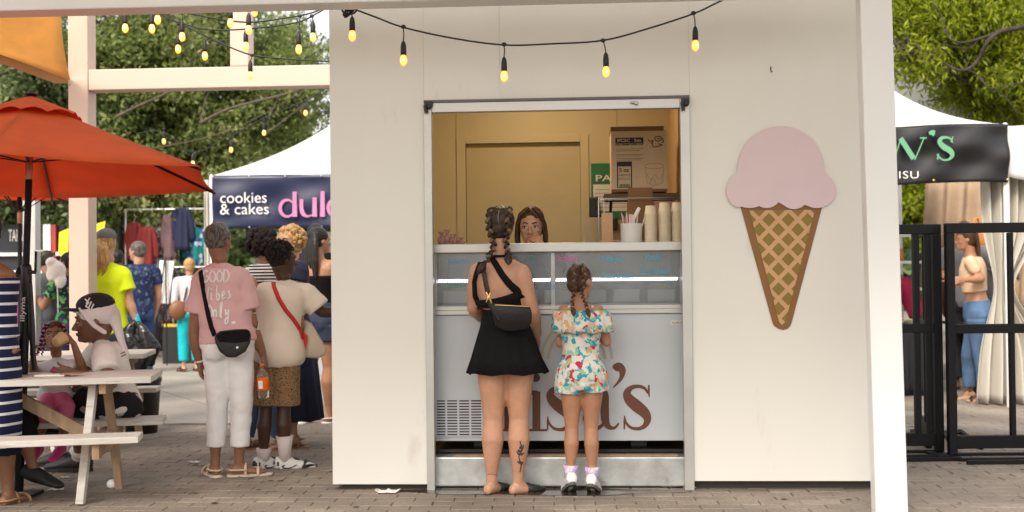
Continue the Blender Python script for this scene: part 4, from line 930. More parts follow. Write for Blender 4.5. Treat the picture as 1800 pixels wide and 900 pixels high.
# right tent
YR = 10.9; rz_ = P(1700, 219, YR).z; rx1 = P(1768, 300, YR).x; rx0 = rx1 - 3.0
tR, oR = tent('white peaked market tent behind the black barriers with a black banner', rx0, rx1 + .0, YR, YR + 3.0, rz_, rz_ + 1.55, curve=.75)
bzR = P(1760, 322, YR - .06).z; bR = thing('banner', 'black vinyl banner with mint green serif lettering on the right tent', 'banner', V((rx0, YR - .06, bzR))); bhR = rz_ - bzR - .015; bw = rx1 - rx0
def byr(x, z): return .02 * math.sin(x * 3.1 + z * 6) + .013 * math.sin(x * 11 - z * 14) + .01 * math.sin(z * 20 + x * 4)
cloth('banner_sheet', lambda u, v: V((u * bw, byr(u * bw, v * bhR), v * bhR + .015 * math.sin(u * 9))), m_blackban, bR, 90, 18)
for k in range(5): mk('grommet', MB().ell((bw - .03 - k * .7, -.045, .03), (.012, .006, .012), 8), m_gold, bR, smooth=True)
br = lambda px, py: (P(px, py, YR - .12).x - rx0, P(px, py, YR - .12).z - bzR)
kr = YR / F
blet(bR, m_greenprint, [[(1559, 242, 2.5), (1572, 279, 4)], [(1571, 281, 2), (1584, 243, 2)], [(1583, 243, 9), (1606, 279, 9)][:2], [(1608, 281, 2), (1624, 243, 2)], [(1617, 242.5, 2.4), (1629, 242.5, 2.4)]], br, kr, y=-.06)
blet(bR, m_greenprint, [[(1633, 234, 5), (1640, 233, 9), (1643, 234, 6)], [(1641, 234, 6), (1640, 239, 2)]], br, kr, y=-.06)
sx = [(1675, 251, 2), (1671, 244, 3), (1664, 241.5, 4), (1655, 243, 6), (1652, 250, 8), (1659, 258, 10), (1670, 265, 10), (1674, 273, 7), (1668, 280, 4), (1658, 281, 3), (1651, 276, 2.5), (1647, 271, 2)]
blet(bR, m_greenprint, [sx, [(1675, 240, 2), (1672, 250, 3)], [(1650, 270, 2), (1648, 280, 3)]], br, kr, y=-.06)
q = br(1560, 314); text('TIRAMISU', .1, m_whiteprint, bR, Matrix.Translation((br(1500, 314)[0], -.062, q[1])), .002, width=(1613 - 1500) * kr, bold=-.0005, space=1.1)
# gathered corner curtain
def cur(u, v):
    x0 = .0 + .62 * u; pinch = math.exp(-((v - .42) / .16) ** 2)
    cx = .14; x = x0 + (cx - x0) * .72 * pinch + .18 * (.42 - v if v < .42 else 0) * (u - .55) * 2.2
    return V((rx1 - oR.x - .15 + x, -1.5 + .16 + .075 * math.sin(u * 44 + v * 2) * (1 - .6 * pinch) + .03 * math.sin(u * 17), .02 + (rz_ - .05) * v))
cloth('corner_curtain', cur, m_curtain, tR, 130, 30)
cloth('corner_drape', lambda u, v: V((rx1 - oR.x - .0 + .5 * u, -1.5 - .03 + .02 * math.sin(u * 14), rz_ - .02 - .48 * v - .05 * math.sin(u * pi) * v)), m_tent, tR, 20, 8)
cloth('rear_curtain', lambda u, v: V((P(1640, 350, 13.2).x - oR.x + 1.5 * u - .12 * (1 - v), 1.0 + .06 * math.sin(u * 40), .8 + 1.65 * v)), mat('beige drape', (.45, .33, .22), .85, bump=.2, bscale=10, translucent=.2), tR, 90, 8)
tR2, oR2 = tent('farther white tent peak rising behind the black-bannered tent', P(1470, 200, 15.5).x, P(1470, 200, 15.5).x + 3.0, 15.5, 18.5, P(1700, 205, 15.5).z, P(1700, 205, 15.5).z + 1.75, curve=.6)
cloth('dark_backcloth', lambda u, v: V((P(1722, 400, 13.4).x - oR.x + .62 * u, 1.15 + .03 * math.sin(u * 30), .1 + 1.75 * v)), m_blackcloth, tR, 40, 4)
# tables under the right tent
for i, (x0, x1, y, lab) in enumerate(((1560, 1652, 11.9, 'left table under the right tent with a black floor-length cloth'), (1700, 1850, 11.95, 'right table under the right tent with a black floor-length cloth'))):
    a, b_ = P(x0, 600, y).x, P(x1, 600, y).x; t = thing('stall_table', lab, 'table', V(((a + b_) / 2, y, 0)), 0, 'black draped stall tables'); w = (b_ - a) / 2
    mk('table_top', MB().box((-w, 0, .72), (w, .7, .745)), m_black, t)
    cloth('tablecloth', lambda u, v: V((-w + 2 * w * u, -.012 - .02 * math.sin(u * 40) * (1 - v), .01 + .74 * v)), m_blackcloth, t, 70, 6); mk('cloth_top', MB().box((-w, -.01, .7455), (w, .7, .75)), m_blackcloth, t)
# goods on them
def bottle(label, px, Y, z, h, r, m, capm, group):
    x = P(px, 560, Y).x; t = thing('bottle', label, 'bottle', V((x, Y, z)), 0, group); mk('body', MB().lathe([(r * .9, 0), (r, .01), (r, h * .65), (r * .4, h * .8), (r * .35, h * .9)], 14), m, t, smooth=True); mk('cap', MB().lathe([(r * .42, h * .88), (r * .42, h), (r * .1, h + .002)], 12), capm, t, smooth=True)
for i, (px, h, mm, lab) in enumerate(((1735, .17, mat('pink bottle', (.6, .38, .4), .4), 'pale pink squeeze bottle beside the jeans on the right table'), (1748, .2, mat('blue white bottle', (.5, .58, .62), .4), 'pale blue bottle with a dark cap on the right table'), (1741, .13, m_white, 'small white bottle between the pink and blue ones'))):
    bottle(lab, px, 12.15 + .05 * (i == 2), .7515, h, .032, mm, m_black, 'bottles on the right stall table')
for i, (px0, px1, z0, z1, Y, lab) in enumerate(((1749, 1767, 482, 522, 12.9, 'upper left tan crate in the stack beside the white curtain'), (1768, 1788, 482, 522, 12.9, 'upper right tan crate in the stack beside the white curtain'), (1754, 1770, 524, 566, 12.9, 'lower left tan crate in the stack beside the white curtain'), (1771, 1792, 524, 566, 12.9, 'lower right tan crate in the stack beside the white curtain'))):
    a, b_ = P(px0, z1, Y), P(px1, z0, Y); t = thing('wooden_crate', lab, 'crate', V((a.x, Y, a.z)), 0, 'tan crates in the right tent'); w, h = b_.x - a.x, b_.z - a.z; mm = mat('crate wood', (.45, .29, .15), .8)
    mk('crate_back', MB().box((0, .2, 0), (w, .22, h)), mm, t)
    for k in range(3): mk('slat', MB().box((0, 0, h * k / 3 + .006), (w, .012, h * (k + 1) / 3 - .004)), mm, t)
    mk('crate_side', MB().box((0, .013, 0), (.012, .199, h)).box((w - .012, .013, 0), (w, .199, h)), mm, t)
wx = P(1718, 425, 13.0); ws = thing('wicker_basket', 'orange-brown wicker basket on a stand in the right tent', 'basket', wx - V((0, 0, .15)))
mk('weave', MB().lathe([(.2, 0), (.23, .1), (.25, .3)], 20), ramp_mat('wicker', 'wave', [(0, (.32, .12, .03)), (.5, (.62, .27, .07))], 14, distort=6, interp='LINEAR', bump=.5), ws, smooth=True); mk('handle', MB().tube([(-.06, 0, .28), (-.02, 0, .42), (.02, 0, .42), (.05, 0, .28)], .02, 8), mat('orange wicker', (.5, .2, .05), .7), ws, smooth=True)
mk('stand', MB().box((-.14, -.1, -.95), (.14, .14, -.001)), m_black, ws)
bn = thing('plant_scraps', 'loose pale greens lying on the left black table', 'greens', P(1606, 575, 11.95)); bn.location.z = .751; b = MB()
for k in range(30): b.ell((random.uniform(-.18, .22), random.uniform(0, .2), random.uniform(.01, .06)), (.03, .012, .015), 6)
mk('greens', b, mat('pale greens', (.3, .3, .16), .7, var=.4, vscale=30), bn, kind='stuff')
hc = P(1728, 510, 12.4); gb = tag(mk('grey_bin', MB().lathe([(.16, 0), (.19, .52), (.2, .55), (.185, .56), (.1, .6)], 18), mat('grey plastic', (.12, .12, .13), .5), loc=V((hc.x, 12.6, .75)), smooth=True), 'grey lidded bin behind the woman in jeans', 'bin')
# rack with shelves far right interior
rkx = P(1592, 470, 12.6).x; rr = thing('shelf_rack', 'white wire shelf rack of goods at the left of the right tent', 'shelf rack', V((rkx, 12.7, 0)))
for x in (-.28, .28):
    mk('upright', MB().box((x - .02, 0, 0), (x + .02, .04, 1.75)), m_white, rr)
for z in (1.72, 1.42, 1.12): mk('shelf', MB().box((-.26, .003, z - .03), (.26, .3, z)), m_white, rr)
for i in range(8): tag(mk('jar', MB().lathe([(.045, 0), (.05, .09), (.03, .12), (.03, .14)], 10), mat('jar %d' % (i % 3), [(.1, .25, .18), (.08, .08, .1), (.5, .2, .08)][i % 3], .4), loc=V((rkx - .22 + .12 * (i % 4), 12.85, (1.4215 if i < 4 else 1.1215))), smooth=True), ['green jar on the middle shelf of the white rack', 'black jar on the middle shelf of the white rack', 'orange jar on the middle shelf of the white rack', 'green jar at the right of the middle shelf', 'black jar on the lower shelf of the white rack', 'orange jar on the lower shelf of the white rack', 'green jar on the lower shelf of the white rack', 'black jar at the right of the lower shelf'][i], 'jar', 'jars on the white rack')
# ---------------------------------------------------------------- trees
def leaf_mat(name, cols, tl=.35):
    m = bpy.data.materials.new(name); m.use_nodes = True; n = m.node_tree.nodes; l = m.node_tree.links; b = n['Principled BSDF']; b.inputs['Roughness'].default_value = .5; b.inputs['Specular IOR Level'].default_value = .4
    at = n.new('ShaderNodeAttribute'); at.attribute_name = 'tone'; cr = n.new('ShaderNodeValToRGB'); e = cr.color_ramp.elements
    e[0].position = 0; e[0].color = (*cols[0], 1); e[1].position = 1; e[1].color = (*cols[-1], 1)
    for i, c in enumerate(cols[1:-1]): x = e.new((i + 1) / (len(cols) - 1)); x.color = (*c, 1)
    l.new(at.outputs['Fac'], cr.inputs[0]); l.new(cr.outputs[0], b.inputs['Base Color'])
    tr = n.new('ShaderNodeBsdfTranslucent'); l.new(cr.outputs[0], tr.inputs[0]); ms = n.new('ShaderNodeMixShader'); ms.inputs[0].default_value = tl
    l.new(b.outputs[0], ms.inputs[1]); l.new(tr.outputs[0], ms.inputs[2]); l.new(ms.outputs[0], n['Material Output'].inputs[0]); return m
m_leafA = leaf_mat('elm leaf', [(.06, .10, .025), (.15, .205, .05), (.26, .31, .085), (.44, .45, .2)], .45)
m_leafB = leaf_mat('locust leaf', [(.09, .13, .012), (.21, .27, .012), (.34, .40, .018), (.50, .52, .05)], .5)
m_leafC = leaf_mat('dark oak leaf', [(.055, .095, .035), (.125, .18, .062), (.21, .27, .10), (.38, .40, .21)], .4)
def leaves(name, pts, size, m, parent, per=1, kind=None, narrow=.5, droop=0, seed=1, lobed=False):
    r = np.random.default_rng(seed); n = len(pts); pts = np.asarray(pts, 'f')
    d = r.normal(size=(n, 3)); d[:, 2] -= droop; d /= np.linalg.norm(d, axis=1)[:, None]
    s = np.cross(d, r.normal(size=(n, 3))); s /= np.linalg.norm(s, axis=1)[:, None]
    L = size * r.uniform(.6, 1.3, n)[:, None]; nrm = np.cross(d, s)
    a = pts; c = pts + d * L + nrm * L * .1; mid = pts + d * L * .45; w = L * narrow * .5
    b_ = mid + s * w + nrm * w * .3; e_ = mid - s * w + nrm * w * .3
    co = np.stack([a, b_, c, e_], 1).reshape(-1, 3)
    me = bpy.data.meshes.new(name); me.vertices.add(4 * n); me.vertices.foreach_set('co', co.astype('f').ravel())
    me.loops.add(4 * n); me.loops.foreach_set('vertex_index', np.arange(4 * n, dtype='i')); me.polygons.add(n); me.polygons.foreach_set('loop_start', np.arange(0, 4 * n, 4, dtype='i')); me.polygons.foreach_set('loop_total', np.full(n, 4, 'i'))
    me.update(); at = me.attributes.new('tone', 'FLOAT', 'POINT'); clump = vnoise(pts * np.array([.5, .5, .5]), seed, 2) * .34
    tone = np.clip(.46 + clump + r.normal(size=n) * .2, 0, 1); at.data.foreach_set('value', np.repeat(tone, 4).astype('f'))
    me.materials.append(m); o = bpy.data.objects.new(name, me); link(o, parent)
    if kind: o['kind'] = kind
    return o
def tree(label, base, trunk_r, fork_h, clumps, nleaf, size, m, group=None, narrow=.5, droop=0, seed=1, lean=(0, 0), hollow=.3, twigs=46, limb_r=.5):
    """clumps: (centre xyz relative to the base, radii) ellipsoids of foliage, each fed by its own limb"""
    r = random.Random(seed); base = V(base); t = thing('tree', label, 'tree', base, 0, group)
    fk = V((lean[0], lean[1], fork_h)); tb = MB()
    tb.tube(crom([(0, 0, -.05), (lean[0] * .3 + .02, lean[1] * .3, fork_h * .4), fk], 5), [trunk_r * (1.35 - .5 * min(1, i / 4) - .25 * i / 11) for i in range(11)], 12)
    mk('trunk', tb, m_bark, t, smooth=True)
    rr = np.random.default_rng(seed); pts = []; lb = MB(); tot = sum(c[1][0] * c[1][1] * c[1][2] for c in clumps)
    for c, rad in clumps:
        c = V(c); mid = fk.lerp(c, .5) + V((r.uniform(-.2, .2), r.uniform(-.2, .2), .25)); path = crom([fk, mid, c], 5)
        lb.tube(path, [trunk_r * limb_r * (1 - .8 * i / 10) for i in range(11)], 8)
        n = int(nleaf * rad[0] * rad[1] * rad[2] / tot); ntw = max(10, int(twigs))
        tips = []
        for k in range(ntw):
            a = V((r.gauss(0, 1), r.gauss(0, 1), r.gauss(0, .9))).normalized() * (r.uniform(hollow, 1.0)); tip = c + V((a.x * rad[0], a.y * rad[1], a.z * rad[2])); st = path[r.randint(4, 10)]
            m2 = st.lerp(tip, .5) + V((r.uniform(-.15, .15), r.uniform(-.15, .15), r.uniform(-.05, .2))); pth = crom([st, m2, tip], 3)
            lb.tube(pth, [.022 * (1 - .75 * i / 6) * (trunk_r / .15) for i in range(7)], 5); tips.append((m2, tip))
        per = max(1, n // ntw)
        for m2, tip in tips:
            u = rr.uniform(0, 1, per)[:, None] ** .7; p = np.array(m2)[None] * (1 - u) + np.array(tip)[None] * u; p = p + rr.normal(size=(per, 3)) * np.array([.17, .17, .13]) * (.5 + rad[0] * .28); pts.append(p)
    mk('limbs', lb, m_bark, t, smooth=True, fix=False)
    leaves('crown', np.concatenate(pts), size, m, t, narrow=narrow, droop=droop, seed=seed); return t
gT = 'trees behind the market'
def gx(px, Y): return P(px, 600, Y).x
# left trees: crown extends low (to y~380 in the picture)
def at(px, py, Y, base): p = P(px, py, Y); return (p.x - base[0], p.y - base[1], p.z)
b = (gx(14, 18.5), 18.5, 0); tree('broad dark-leaved tree at the far left with its trunk beside the umbrella pole', b, .17, 2.3, [(at(30, 250, 17.6, b), (1.5, 1.2, 1.2)), (at(10, 120, 18, b), (1.5, 1.3, 1.2)), (at(120, 330, 17.2, b), (1.0, 1.0, .75)), (at(-80, 300, 18, b), (1.2, 1.1, 1.0)), (at(120, 200, 18.5, b), (1.2, 1, 1.1)), (at(30, 355, 17.4, b), (1.0, .9, .5))], 42000, .105, m_leafC, gT, seed=3)
b = (gx(222, 19.5), 19.5, 0); tree('leafy tree behind the neon-shirted person, its low boughs over the clothes stall', b, .2, 2.2, [(at(200, 300, 18.6, b), (1.3, 1.1, 1.0)), (at(210, 190, 18.8, b), (1.5, 1.2, 1.2)), (at(290, 345, 18.2, b), (1.1, 1.0, .6)), (at(200, 60, 19, b), (1.7, 1.3, 1.3)), (at(300, 100, 19.5, b), (1.5, 1.3, 1.2)), (at(170, 350, 18.0, b), (.9, .8, .45))], 48000, .1, m_leafA, gT, seed=4)
b = (gx(282, 20.5), 20.5, 0); tree('tall leafy tree rising left of the white bakery tent', b, .17, 2.6, [(at(380, 330, 19.5, b), (1.4, 1.1, .75)), (at(350, 250, 19.5, b), (1.4, 1.2, 1.1)), (at(420, 200, 20, b), (1.4, 1.2, 1.2)), (at(390, 90, 20.5, b), (1.7, 1.3, 1.4)), (at(500, 140, 20.5, b), (1.2, 1.2, 1.2)), (at(270, 220, 20.0, b), (1.3, 1.1, 1.1)), (at(300, 360, 19.2, b), (1.0, .8, .45))], 52000, .1, m_leafA, gT, seed=5)
b = (gx(520, 25), 25, 0); tree('paler loose tree behind the bakery tent', b, .2, 3, [(at(500, 210, 24.5, b), (1.8, 1.5, 1.4)), (at(460, 80, 25, b), (1.9, 1.6, 1.5)), (at(420, 300, 24.5, b), (2.2, 1.5, 1.3)), (at(520, 320, 24.5, b), (2.0, 1.5, 1.5)), (at(300, 300, 25, b), (2.2, 1.5, 1.4))], 36000, .125, m_leafA, gT, seed=6, hollow=.4)
# bare arching branches of a nearer tree in the left bay
bt = thing('bare_branches', 'thin bare branches arching through the left foliage', 'branches', P(420, 240, 17.0)); o_ = bt.location
b = MB()
for L, r_ in (([(352, 216), (400, 192), (450, 178), (525, 157), (560, 120)], .045), ([(352, 216), (360, 180), (372, 150)], .02), ([(205, 205), (235, 190), (300, 160), (350, 128)], .05), ([(600, 272), (545, 300), (700, 250)][:2], .012), ([(260, 262), (350, 245), (430, 218), (520, 168), (570, 140)], .018), ([(468, 235), (520, 195), (572, 152)], .018), ([(468, 235), (476, 200), (490, 170)], .014), ([(300, 30), (330, 60), (345, 100), (320, 120)], .02), ([(345, 95), (380, 75), (425, 60)], .016), ([(150, 62), (180, 40), (200, 25)], .02), ([(0, 130), (50, 112), (100, 92)], .045), ([(20, 120), (40, 95), (44, 80)], .02)):
    pts = crom([P(x, y, 17.0 + .15 * math.sin(x)) - o_ for x, y in L], 4); b.tube(pts, [r_ * .5 * (1 - .5 * i / len(pts)) for i in range(len(pts))], 6)
mk('branch', b, mat('pale bark', (.09, .07, .055), .9, var=.3, vscale=10), bt, smooth=True, kind='stuff')
# right: honey locust with feathery drooping foliage
b = (gx(1840, 16.5), 16.5, 0); tree('yellow-green honey locust with feathery drooping leaves at the top right', b, .2, 3.0, [(at(1610, 60, 14.6, b), (.9, .9, .75)), (at(1690, 30, 14.8, b), (1.1, 1, .7)), (at(1780, 60, 14.8, b), (1.0, 1, .8)), (at(1640, -40, 15, b), (1.4, 1.1, .9)), (at(1740, 150, 15, b), (.9, .9, .45)), (at(1800, 190, 15.5, b), (.9, .9, .5)), (at(1800, -20, 15.5, b), (1.3, 1, 1)), (at(1700, 130, 15.4, b), (.7, .7, .4)), (at(1600, 90, 14.2, b), (.3, .4, .35))], 95000, .1, m_leafB, gT, narrow=.28, droop=.9, seed=8, limb_r=.16, twigs=34)
bt = thing('gnarled_limb', 'dark gnarled limb of the honey locust curling over the right tent', 'limb', P(1700, 90, 13.9)); o_ = bt.location; b = MB()
for L, r0_, r1 in (([(1830, 40), (1785, 50), (1757, 56), (1735, 75), (1720, 105), (1700, 122), (1680, 122), (1660, 110)], .085, .03), ([(1757, 56), (1722, 68), (1690, 75), (1670, 68), (1658, 50)], .05, .018), ([(1660, 75), (1645, 88), (1615, 105)], .02, .01), ([(1700, 122), (1722, 135), (1738, 155), (1762, 152), (1800, 145)], .03, .02), ([(1738, 155), (1762, 165), (1790, 200)], .02, .01), ([(1722, 68), (1700, 85), (1660, 78)], .025, .015), ([(1640, 5), (1655, 30), (1668, 60)], .02, .02)):
    pts = crom([P(x, y, 13.9 + .1 * math.sin(x * .1)) - o_ for x, y in L], 4); b.tube(pts, [.42 * (r0_ + (r1 - r0_) * i / len(pts)) for i in range(len(pts))], 8)
mk('limb', b, m_bark, bt, smooth=True, kind='stuff')
b = (gx(1622, 22), 22, 0); tree('yellow-green tree seen through the right tent', b, .16, 1.6, [(at(1600, 360, 21.5, b), (1.0, .8, .7)), (at(1650, 330, 21.5, b), (1.2, .8, .8)), (at(1700, 400, 21.8, b), (1.4, .9, .9)), (at(1560, 400, 22, b), (1.3, .8, .9))], 15000, .12, m_leafB, gT, seed=9)
# far belt of trees closing the horizon
rr = np.random.default_rng(11); far = []
for x0, x1, zt_, n in ((-34, -3, 5.6, 42000), (-3, 10, 4.5, 5000), (9, 36, 6.5, 30000)):
    x = rr.uniform(x0, x1, n); y = 36 + rr.uniform(0, 5, n); z = (zt_ + .9 * np.sin(x * .9) + .5 * np.sin(x * 2.3)) * rr.uniform(0, 1, n) ** .75; far.append(np.stack([x, y, z], 1))
fo = leaves('distant_trees', np.concatenate(far), .42, m_leafC, None, kind='stuff', seed=12, narrow=.8); tag(fo, 'distant belt of dark trees closing the view behind the market', 'trees')
core = MB()
for i in range(40): core.ell((-35 + i * 1.9, 40.5, 1.8), (1.6, 1.0, 2.6 + .5 * math.sin(i * 1.7)), 10)
tag(mk('distant_hedge', core, mat('hedge core', (.03, .05, .02), .9, var=.4, vscale=3, bump=1, bscale=4), smooth=True, kind='stuff'), 'dark hedge mass under the distant trees', 'hedge')

# ---------------------------------------------------------------- far stalls at the left
def fbx(name, label, cat, px0, px1, py0, py1, Y, dep, m, group=None, bev=.0):
    a, c = P(px0, py1, Y), P(px1, py0, Y); t = thing(name, label, cat, V(((a.x + c.x) / 2, Y, max(0, a.z))), 0, group); w = (c.x - a.x) / 2; return t, w, c.z - max(0, a.z)
st = thing('market_booth', 'black booth with white window frames and chalk lettering at the far left', 'booth', V((gx(45, 17.2), 17.2, 0))); w = .75
zt2 = P(60, 395, 17.2).z
mk('booth_wall', MB().box((-1.6, .05, 0), (w, 1.5, zt2)), mat('booth black', (.012, .014, .02), .6), st)
for py, hgt in ((447, .05), (478, .045)): z = P(40, py, 17.2).z; mk('sash_bar', MB().box((-1.6, -.02, z - hgt / 2), (w, .048, z + hgt / 2)), m_white, st, bevel=.003)
for px in (85,): x = gx(px, 17.2) - st.location.x; mk('frame_post', MB().box((x - .06, -.03, .9), (x + .05, .045, zt2)), m_white, st, bevel=.003)
x = gx(96, 17.2) - st.location.x; mk('red_trim', MB().box((x - .03, -.02, 1.2), (x + .03, .04, zt2)), mat('red trim', (.4, .04, .03), .6), st)
text('TAPAS', .26, m_whiteprint, st, Matrix.Translation((gx(14, 17.2) - st.location.x, .03, P(30, 424, 17.2).z)), .004, width=.26)
fl = thing('yellow_banner', 'bright yellow flag hanging between the pergola post and the booth', 'flag', V((gx(112, 16.6), 16.6, P(112, 452, 16.6).z))); mk('flag_cloth', MB().prism([(-.07, .05), (-.03, 0), (.07, .06), (.08, .42), (-.06, .36)], .01), mat('yellow vinyl', (.85, .66, .01), .5), fl)
fl = thing('yellow_banner', 'bright yellow flag behind the grey-capped person in neon', 'flag', V((gx(160, 16.6), 16.6, P(160, 455, 16.6).z))); mk('flag_cloth', MB().prism([(-.1, .05), (.12, 0), (.22, .55), (.05, .5), (-.1, .25)], .01), mat('yellow vinyl', (.85, .66, .01), .5), fl)
wp = thing('white_pole', 'pale grey square tent pole between the umbrella and the bearded man', 'pole', V((gx(57, 12.2), 12.2, 0))); mk('pole_tube', MB().box((-.07, -.07, 0), (.065, .07, 2.9)), mat('pale grey pole', (.52, .52, .5), .5), wp, bevel=.006); mk('pole_bracket', MB().bar((.06, -.08, 1.62), (.16, -.09, 1.62), .02, .02), m_steel, wp)
# clothes stall: garments on hangers and lower rack
YC = 17.8; cz_ = lambda py: P(300, py, YC).z
cr_ = thing('clothes_rail', 'long steel rail the garments hang from behind the easel', 'clothes rail', V((gx(300, YC), YC, 0)))
xa, xb = gx(222, YC) - cr_.location.x, gx(372, YC) - cr_.location.x; zr = cz_(368)
mk('rail', MB().tube([(xa, 0, zr), (xb, 0, zr)], .02, 8), m_steel, cr_, smooth=True); mk('upright', MB().tube([(xa, 0, 0), (xa, 0, zr)], .02, 8), m_steel, cr_, smooth=True); mk('upright', MB().tube([(xb, 0, 0), (xb, 0, zr)], .02, 8), m_steel, cr_, smooth=True)
mk('lower_rail', MB().tube([(xa + .5, -.1, cz_(470)), (xb, -.1, cz_(470))], .016, 8), m_steel, cr_, smooth=True)
m_hound = ramp_mat('black white check cloth', 'vcell', [(0, (.03, .03, .03)), (.55, (.4, .38, .36))], 55, bump=.1)
m_red = mat('dark red cloth', (.2, .02, .018), .85, bump=.3, bscale=20); m_plum = mat('dusty plum knit', (.16, .09, .10), .9, bump=.4, bscale=60); m_navy = mat('navy cloth', (.012, .016, .05), .85, bump=.3, bscale=20)
m_teal = ramp_mat('teal printed cloth', 'vcell', [(0, (.01, .17, .16)), (.5, (.03, .05, .2)), (.75, (.35, .45, .5))], 18); m_dkprint = ramp_mat('dark speckled cloth', 'vcell', [(0, (.012, .012, .018)), (.8, (.12, .11, .12)), (.93, (.22, .06, .05))], 50)
def garment_on_rail(label, px, py0, py1, wpx, m, dy=0, sleeves=True, open_=False):
    Y = YC + dy; top = P(px, py0, Y); bot = P(px, py1, Y); w = wpx * Y / F / 2; h = top.z - bot.z; t = thing('hanging_garment', label, 'garment', V((top.x, Y, bot.z)), 0, 'garments on the clothes stall'); b = MB(); n = 26
    rings = []
    for i in range(9):
        v = i / 8; ww = w * (.82 + .18 * (1 - v)) if v < .85 else w * (1 - (v - .85) * 3.6); rings.append((V((0, 0, h * v)), V((1, 0, 0)), V((0, 1, 0)), ww, .05 + .05 * (1 - v)))
    b.loft(rings, n); k = len(b.v)
    b.v = [(x + .012 * math.sin(z * 3 + x * 20), y + .018 * math.sin(x * 55 + px), z) for x, y, z in b.v]
    mk('garment_body', b, m, t, smooth=True)
    if sleeves:
        for s in (-1, 1): mk('sleeve', MB().tube([(s * w * .75, 0, h * .9), (s * w * 1.15, 0, h * .6), (s * w * 1.25, .01, h * .3)], [.06, .055, .06], 8, flat=.5), m, t, smooth=True)
    mk('hanger', MB().tube([(0, 0, h * .98), (0, 0, h + .06), (.03, 0, h + .09), (0, 0, h + .12)], .006, 5), m_steel, t)
for a in (('dark red garment at the left end of the rail', 236, 392, 455, 22, m_red, 0), ('dark red jacket on the rail above the navy-shirted man', 258, 398, 470, 24, m_red, -.1), ('black and white checked cardigan on the rail', 275, 398, 480, 22, m_hound, .05), ('dusty plum knit cardigan hanging beside the navy one', 300, 375, 458, 22, m_plum, 0), ('navy garment on the rail, its sleeve hanging lower', 320, 365, 440, 26, m_navy, -.05), ('teal printed dress next to the white tent curtain', 343, 400, 468, 28, m_teal, .05), ('blue-white patterned dress under the navy garment', 332, 425, 475, 18, m_teal, .2), ('dark speckled long dress on the lower rack behind the easel', 306, 470, 570, 36, m_dkprint, -.2, False), ('dark speckled garment right of the easel on the lower rack', 328, 472, 565, 24, m_dkprint, -.15, False), ('second dark speckled garment nearest the white-sleeved woman', 288, 478, 575, 22, m_dkprint, -.1, False), ('small dark red garment behind the white board', 268, 455, 495, 18, m_red, .1)): garment_on_rail(*a)
bd = thing('stage_box', 'low black platform with a yellow edge line under the clothes rack', 'platform', V((gx(318, 17.4), 17.4, 0))); zb2 = P(318, 572, 17.4).z
mk('box_body', MB().box((-.28, 0, 0), (.45, 1.2, zb2)), m_black, bd); mk('yellow_edge', MB().box((-.285, -.012, zb2 - .02), (.455, -.001, zb2 + .025)), mat('yellow tape', (.6, .42, .03), .6), bd)
es = thing('easel_sign', 'blank white board on a thin black easel', 'easel', V((gx(289, 15.9), 15.9, 0))); Y = 15.9
ex = lambda px: gx(px, Y) - es.location.x; ez_ = lambda py: P(289, py, Y).z
mk('board', MB().add([(ex(281), .02, ez_(457)), (ex(306), .02, ez_(459)), (ex(297), -.02, ez_(534)), (ex(272), -.02, ez_(531)), (ex(281), .04, ez_(457)), (ex(306), .04, ez_(459)), (ex(297), .0, ez_(534)), (ex(272), .0, ez_(531))], [(0, 1, 2, 3), (7, 6, 5, 4), (0, 4, 5, 1), (1, 5, 6, 2), (2, 6, 7, 3), (3, 7, 4, 0)]), m_white, es)
for p, q in (((293, 452), (264, 600)), ((293, 452), (298, 640)), ((292, 452), (270, 648))): mk('easel_leg', MB().tube([(ex(p[0]), -.03 if q[0] > 265 else .25, ez_(p[1])), (ex(q[0]), -.12 if q[0] > 265 else .5, max(.0, ez_(q[1])))], .011, 6), m_black, es, smooth=True)
# dark bins / things under the second table and behind people
tag(mk('cooler_box', MB().box((-.22, -.2, 0), (.22, .2, .5)).box((-.23, -.21, .501), (.23, .21, .55)), m_black, loc=V((gx(92, 10.8), 10.8, 0)), bevel=.01), 'black cooler box behind the child at the left', 'cooler')
tag(mk('refuse_bin', MB().lathe([(.13, 0), (.16, .42), (.17, .44), (.17, .47), (.12, .48)], 20), m_black, loc=V((gx(248, 9.75), 9.75, 0)), smooth=True), 'black refuse bin below the bin bag, beyond the back table', 'bin')
tw = leaves('grass_tuft', np.stack([RNG.uniform(-.17, .17, 160), RNG.uniform(-.05, .05, 160), np.zeros(160)], 1), .05, m_leafA, None, kind='stuff', narrow=.12, droop=-2, seed=5); tw.location = G(250, 738); tag(tw, 'small tuft of weeds in the joint of the paving by the table', 'weeds')
# ---------------------------------------------------------------- people
def skin(name, c, rough=.48): return mat(name, c, rough, var=.10, vscale=14, bump=.08, bscale=160, sss=.08, spec=.4)
SK = dict(fair=skin('fair skin', (.50, .27, .17)), tan=skin('tanned skin', (.40, .20, .115)), mid=skin('mid brown skin', (.25, .12, .066)), brown=skin('brown skin', (.16, .075, .042)), dark=skin('dark brown skin', (.062, .028, .017)))
def hairm(name, c, c2=None, rough=.42, sc=90):
    m = ramp_mat(name, 'noise', [(.35, c), (.62, c2 or tuple(x * 1.9 + .01 for x in c))], sc, rough, stretch=(1, 1, .18), bump=.9, interp='LINEAR', detail=4); return m
m_hblack = hairm('black hair', (.008, .006, .005)); m_hbrown = hairm('dark brown hair', (.03, .014, .008), (.09, .045, .022)); m_hlight = hairm('highlighted dark hair', (.012, .009, .007), (.05, .03, .018)); m_hblond = hairm('sandy blond hair', (.30, .16, .06), (.55, .33, .14)); m_hgrey = hairm('greying short hair', (.035, .028, .024), (.16, .14, .12)); m_hstreak = mat('hair highlight strands', (.13, .075, .035), .5, var=.3, vscale=40)
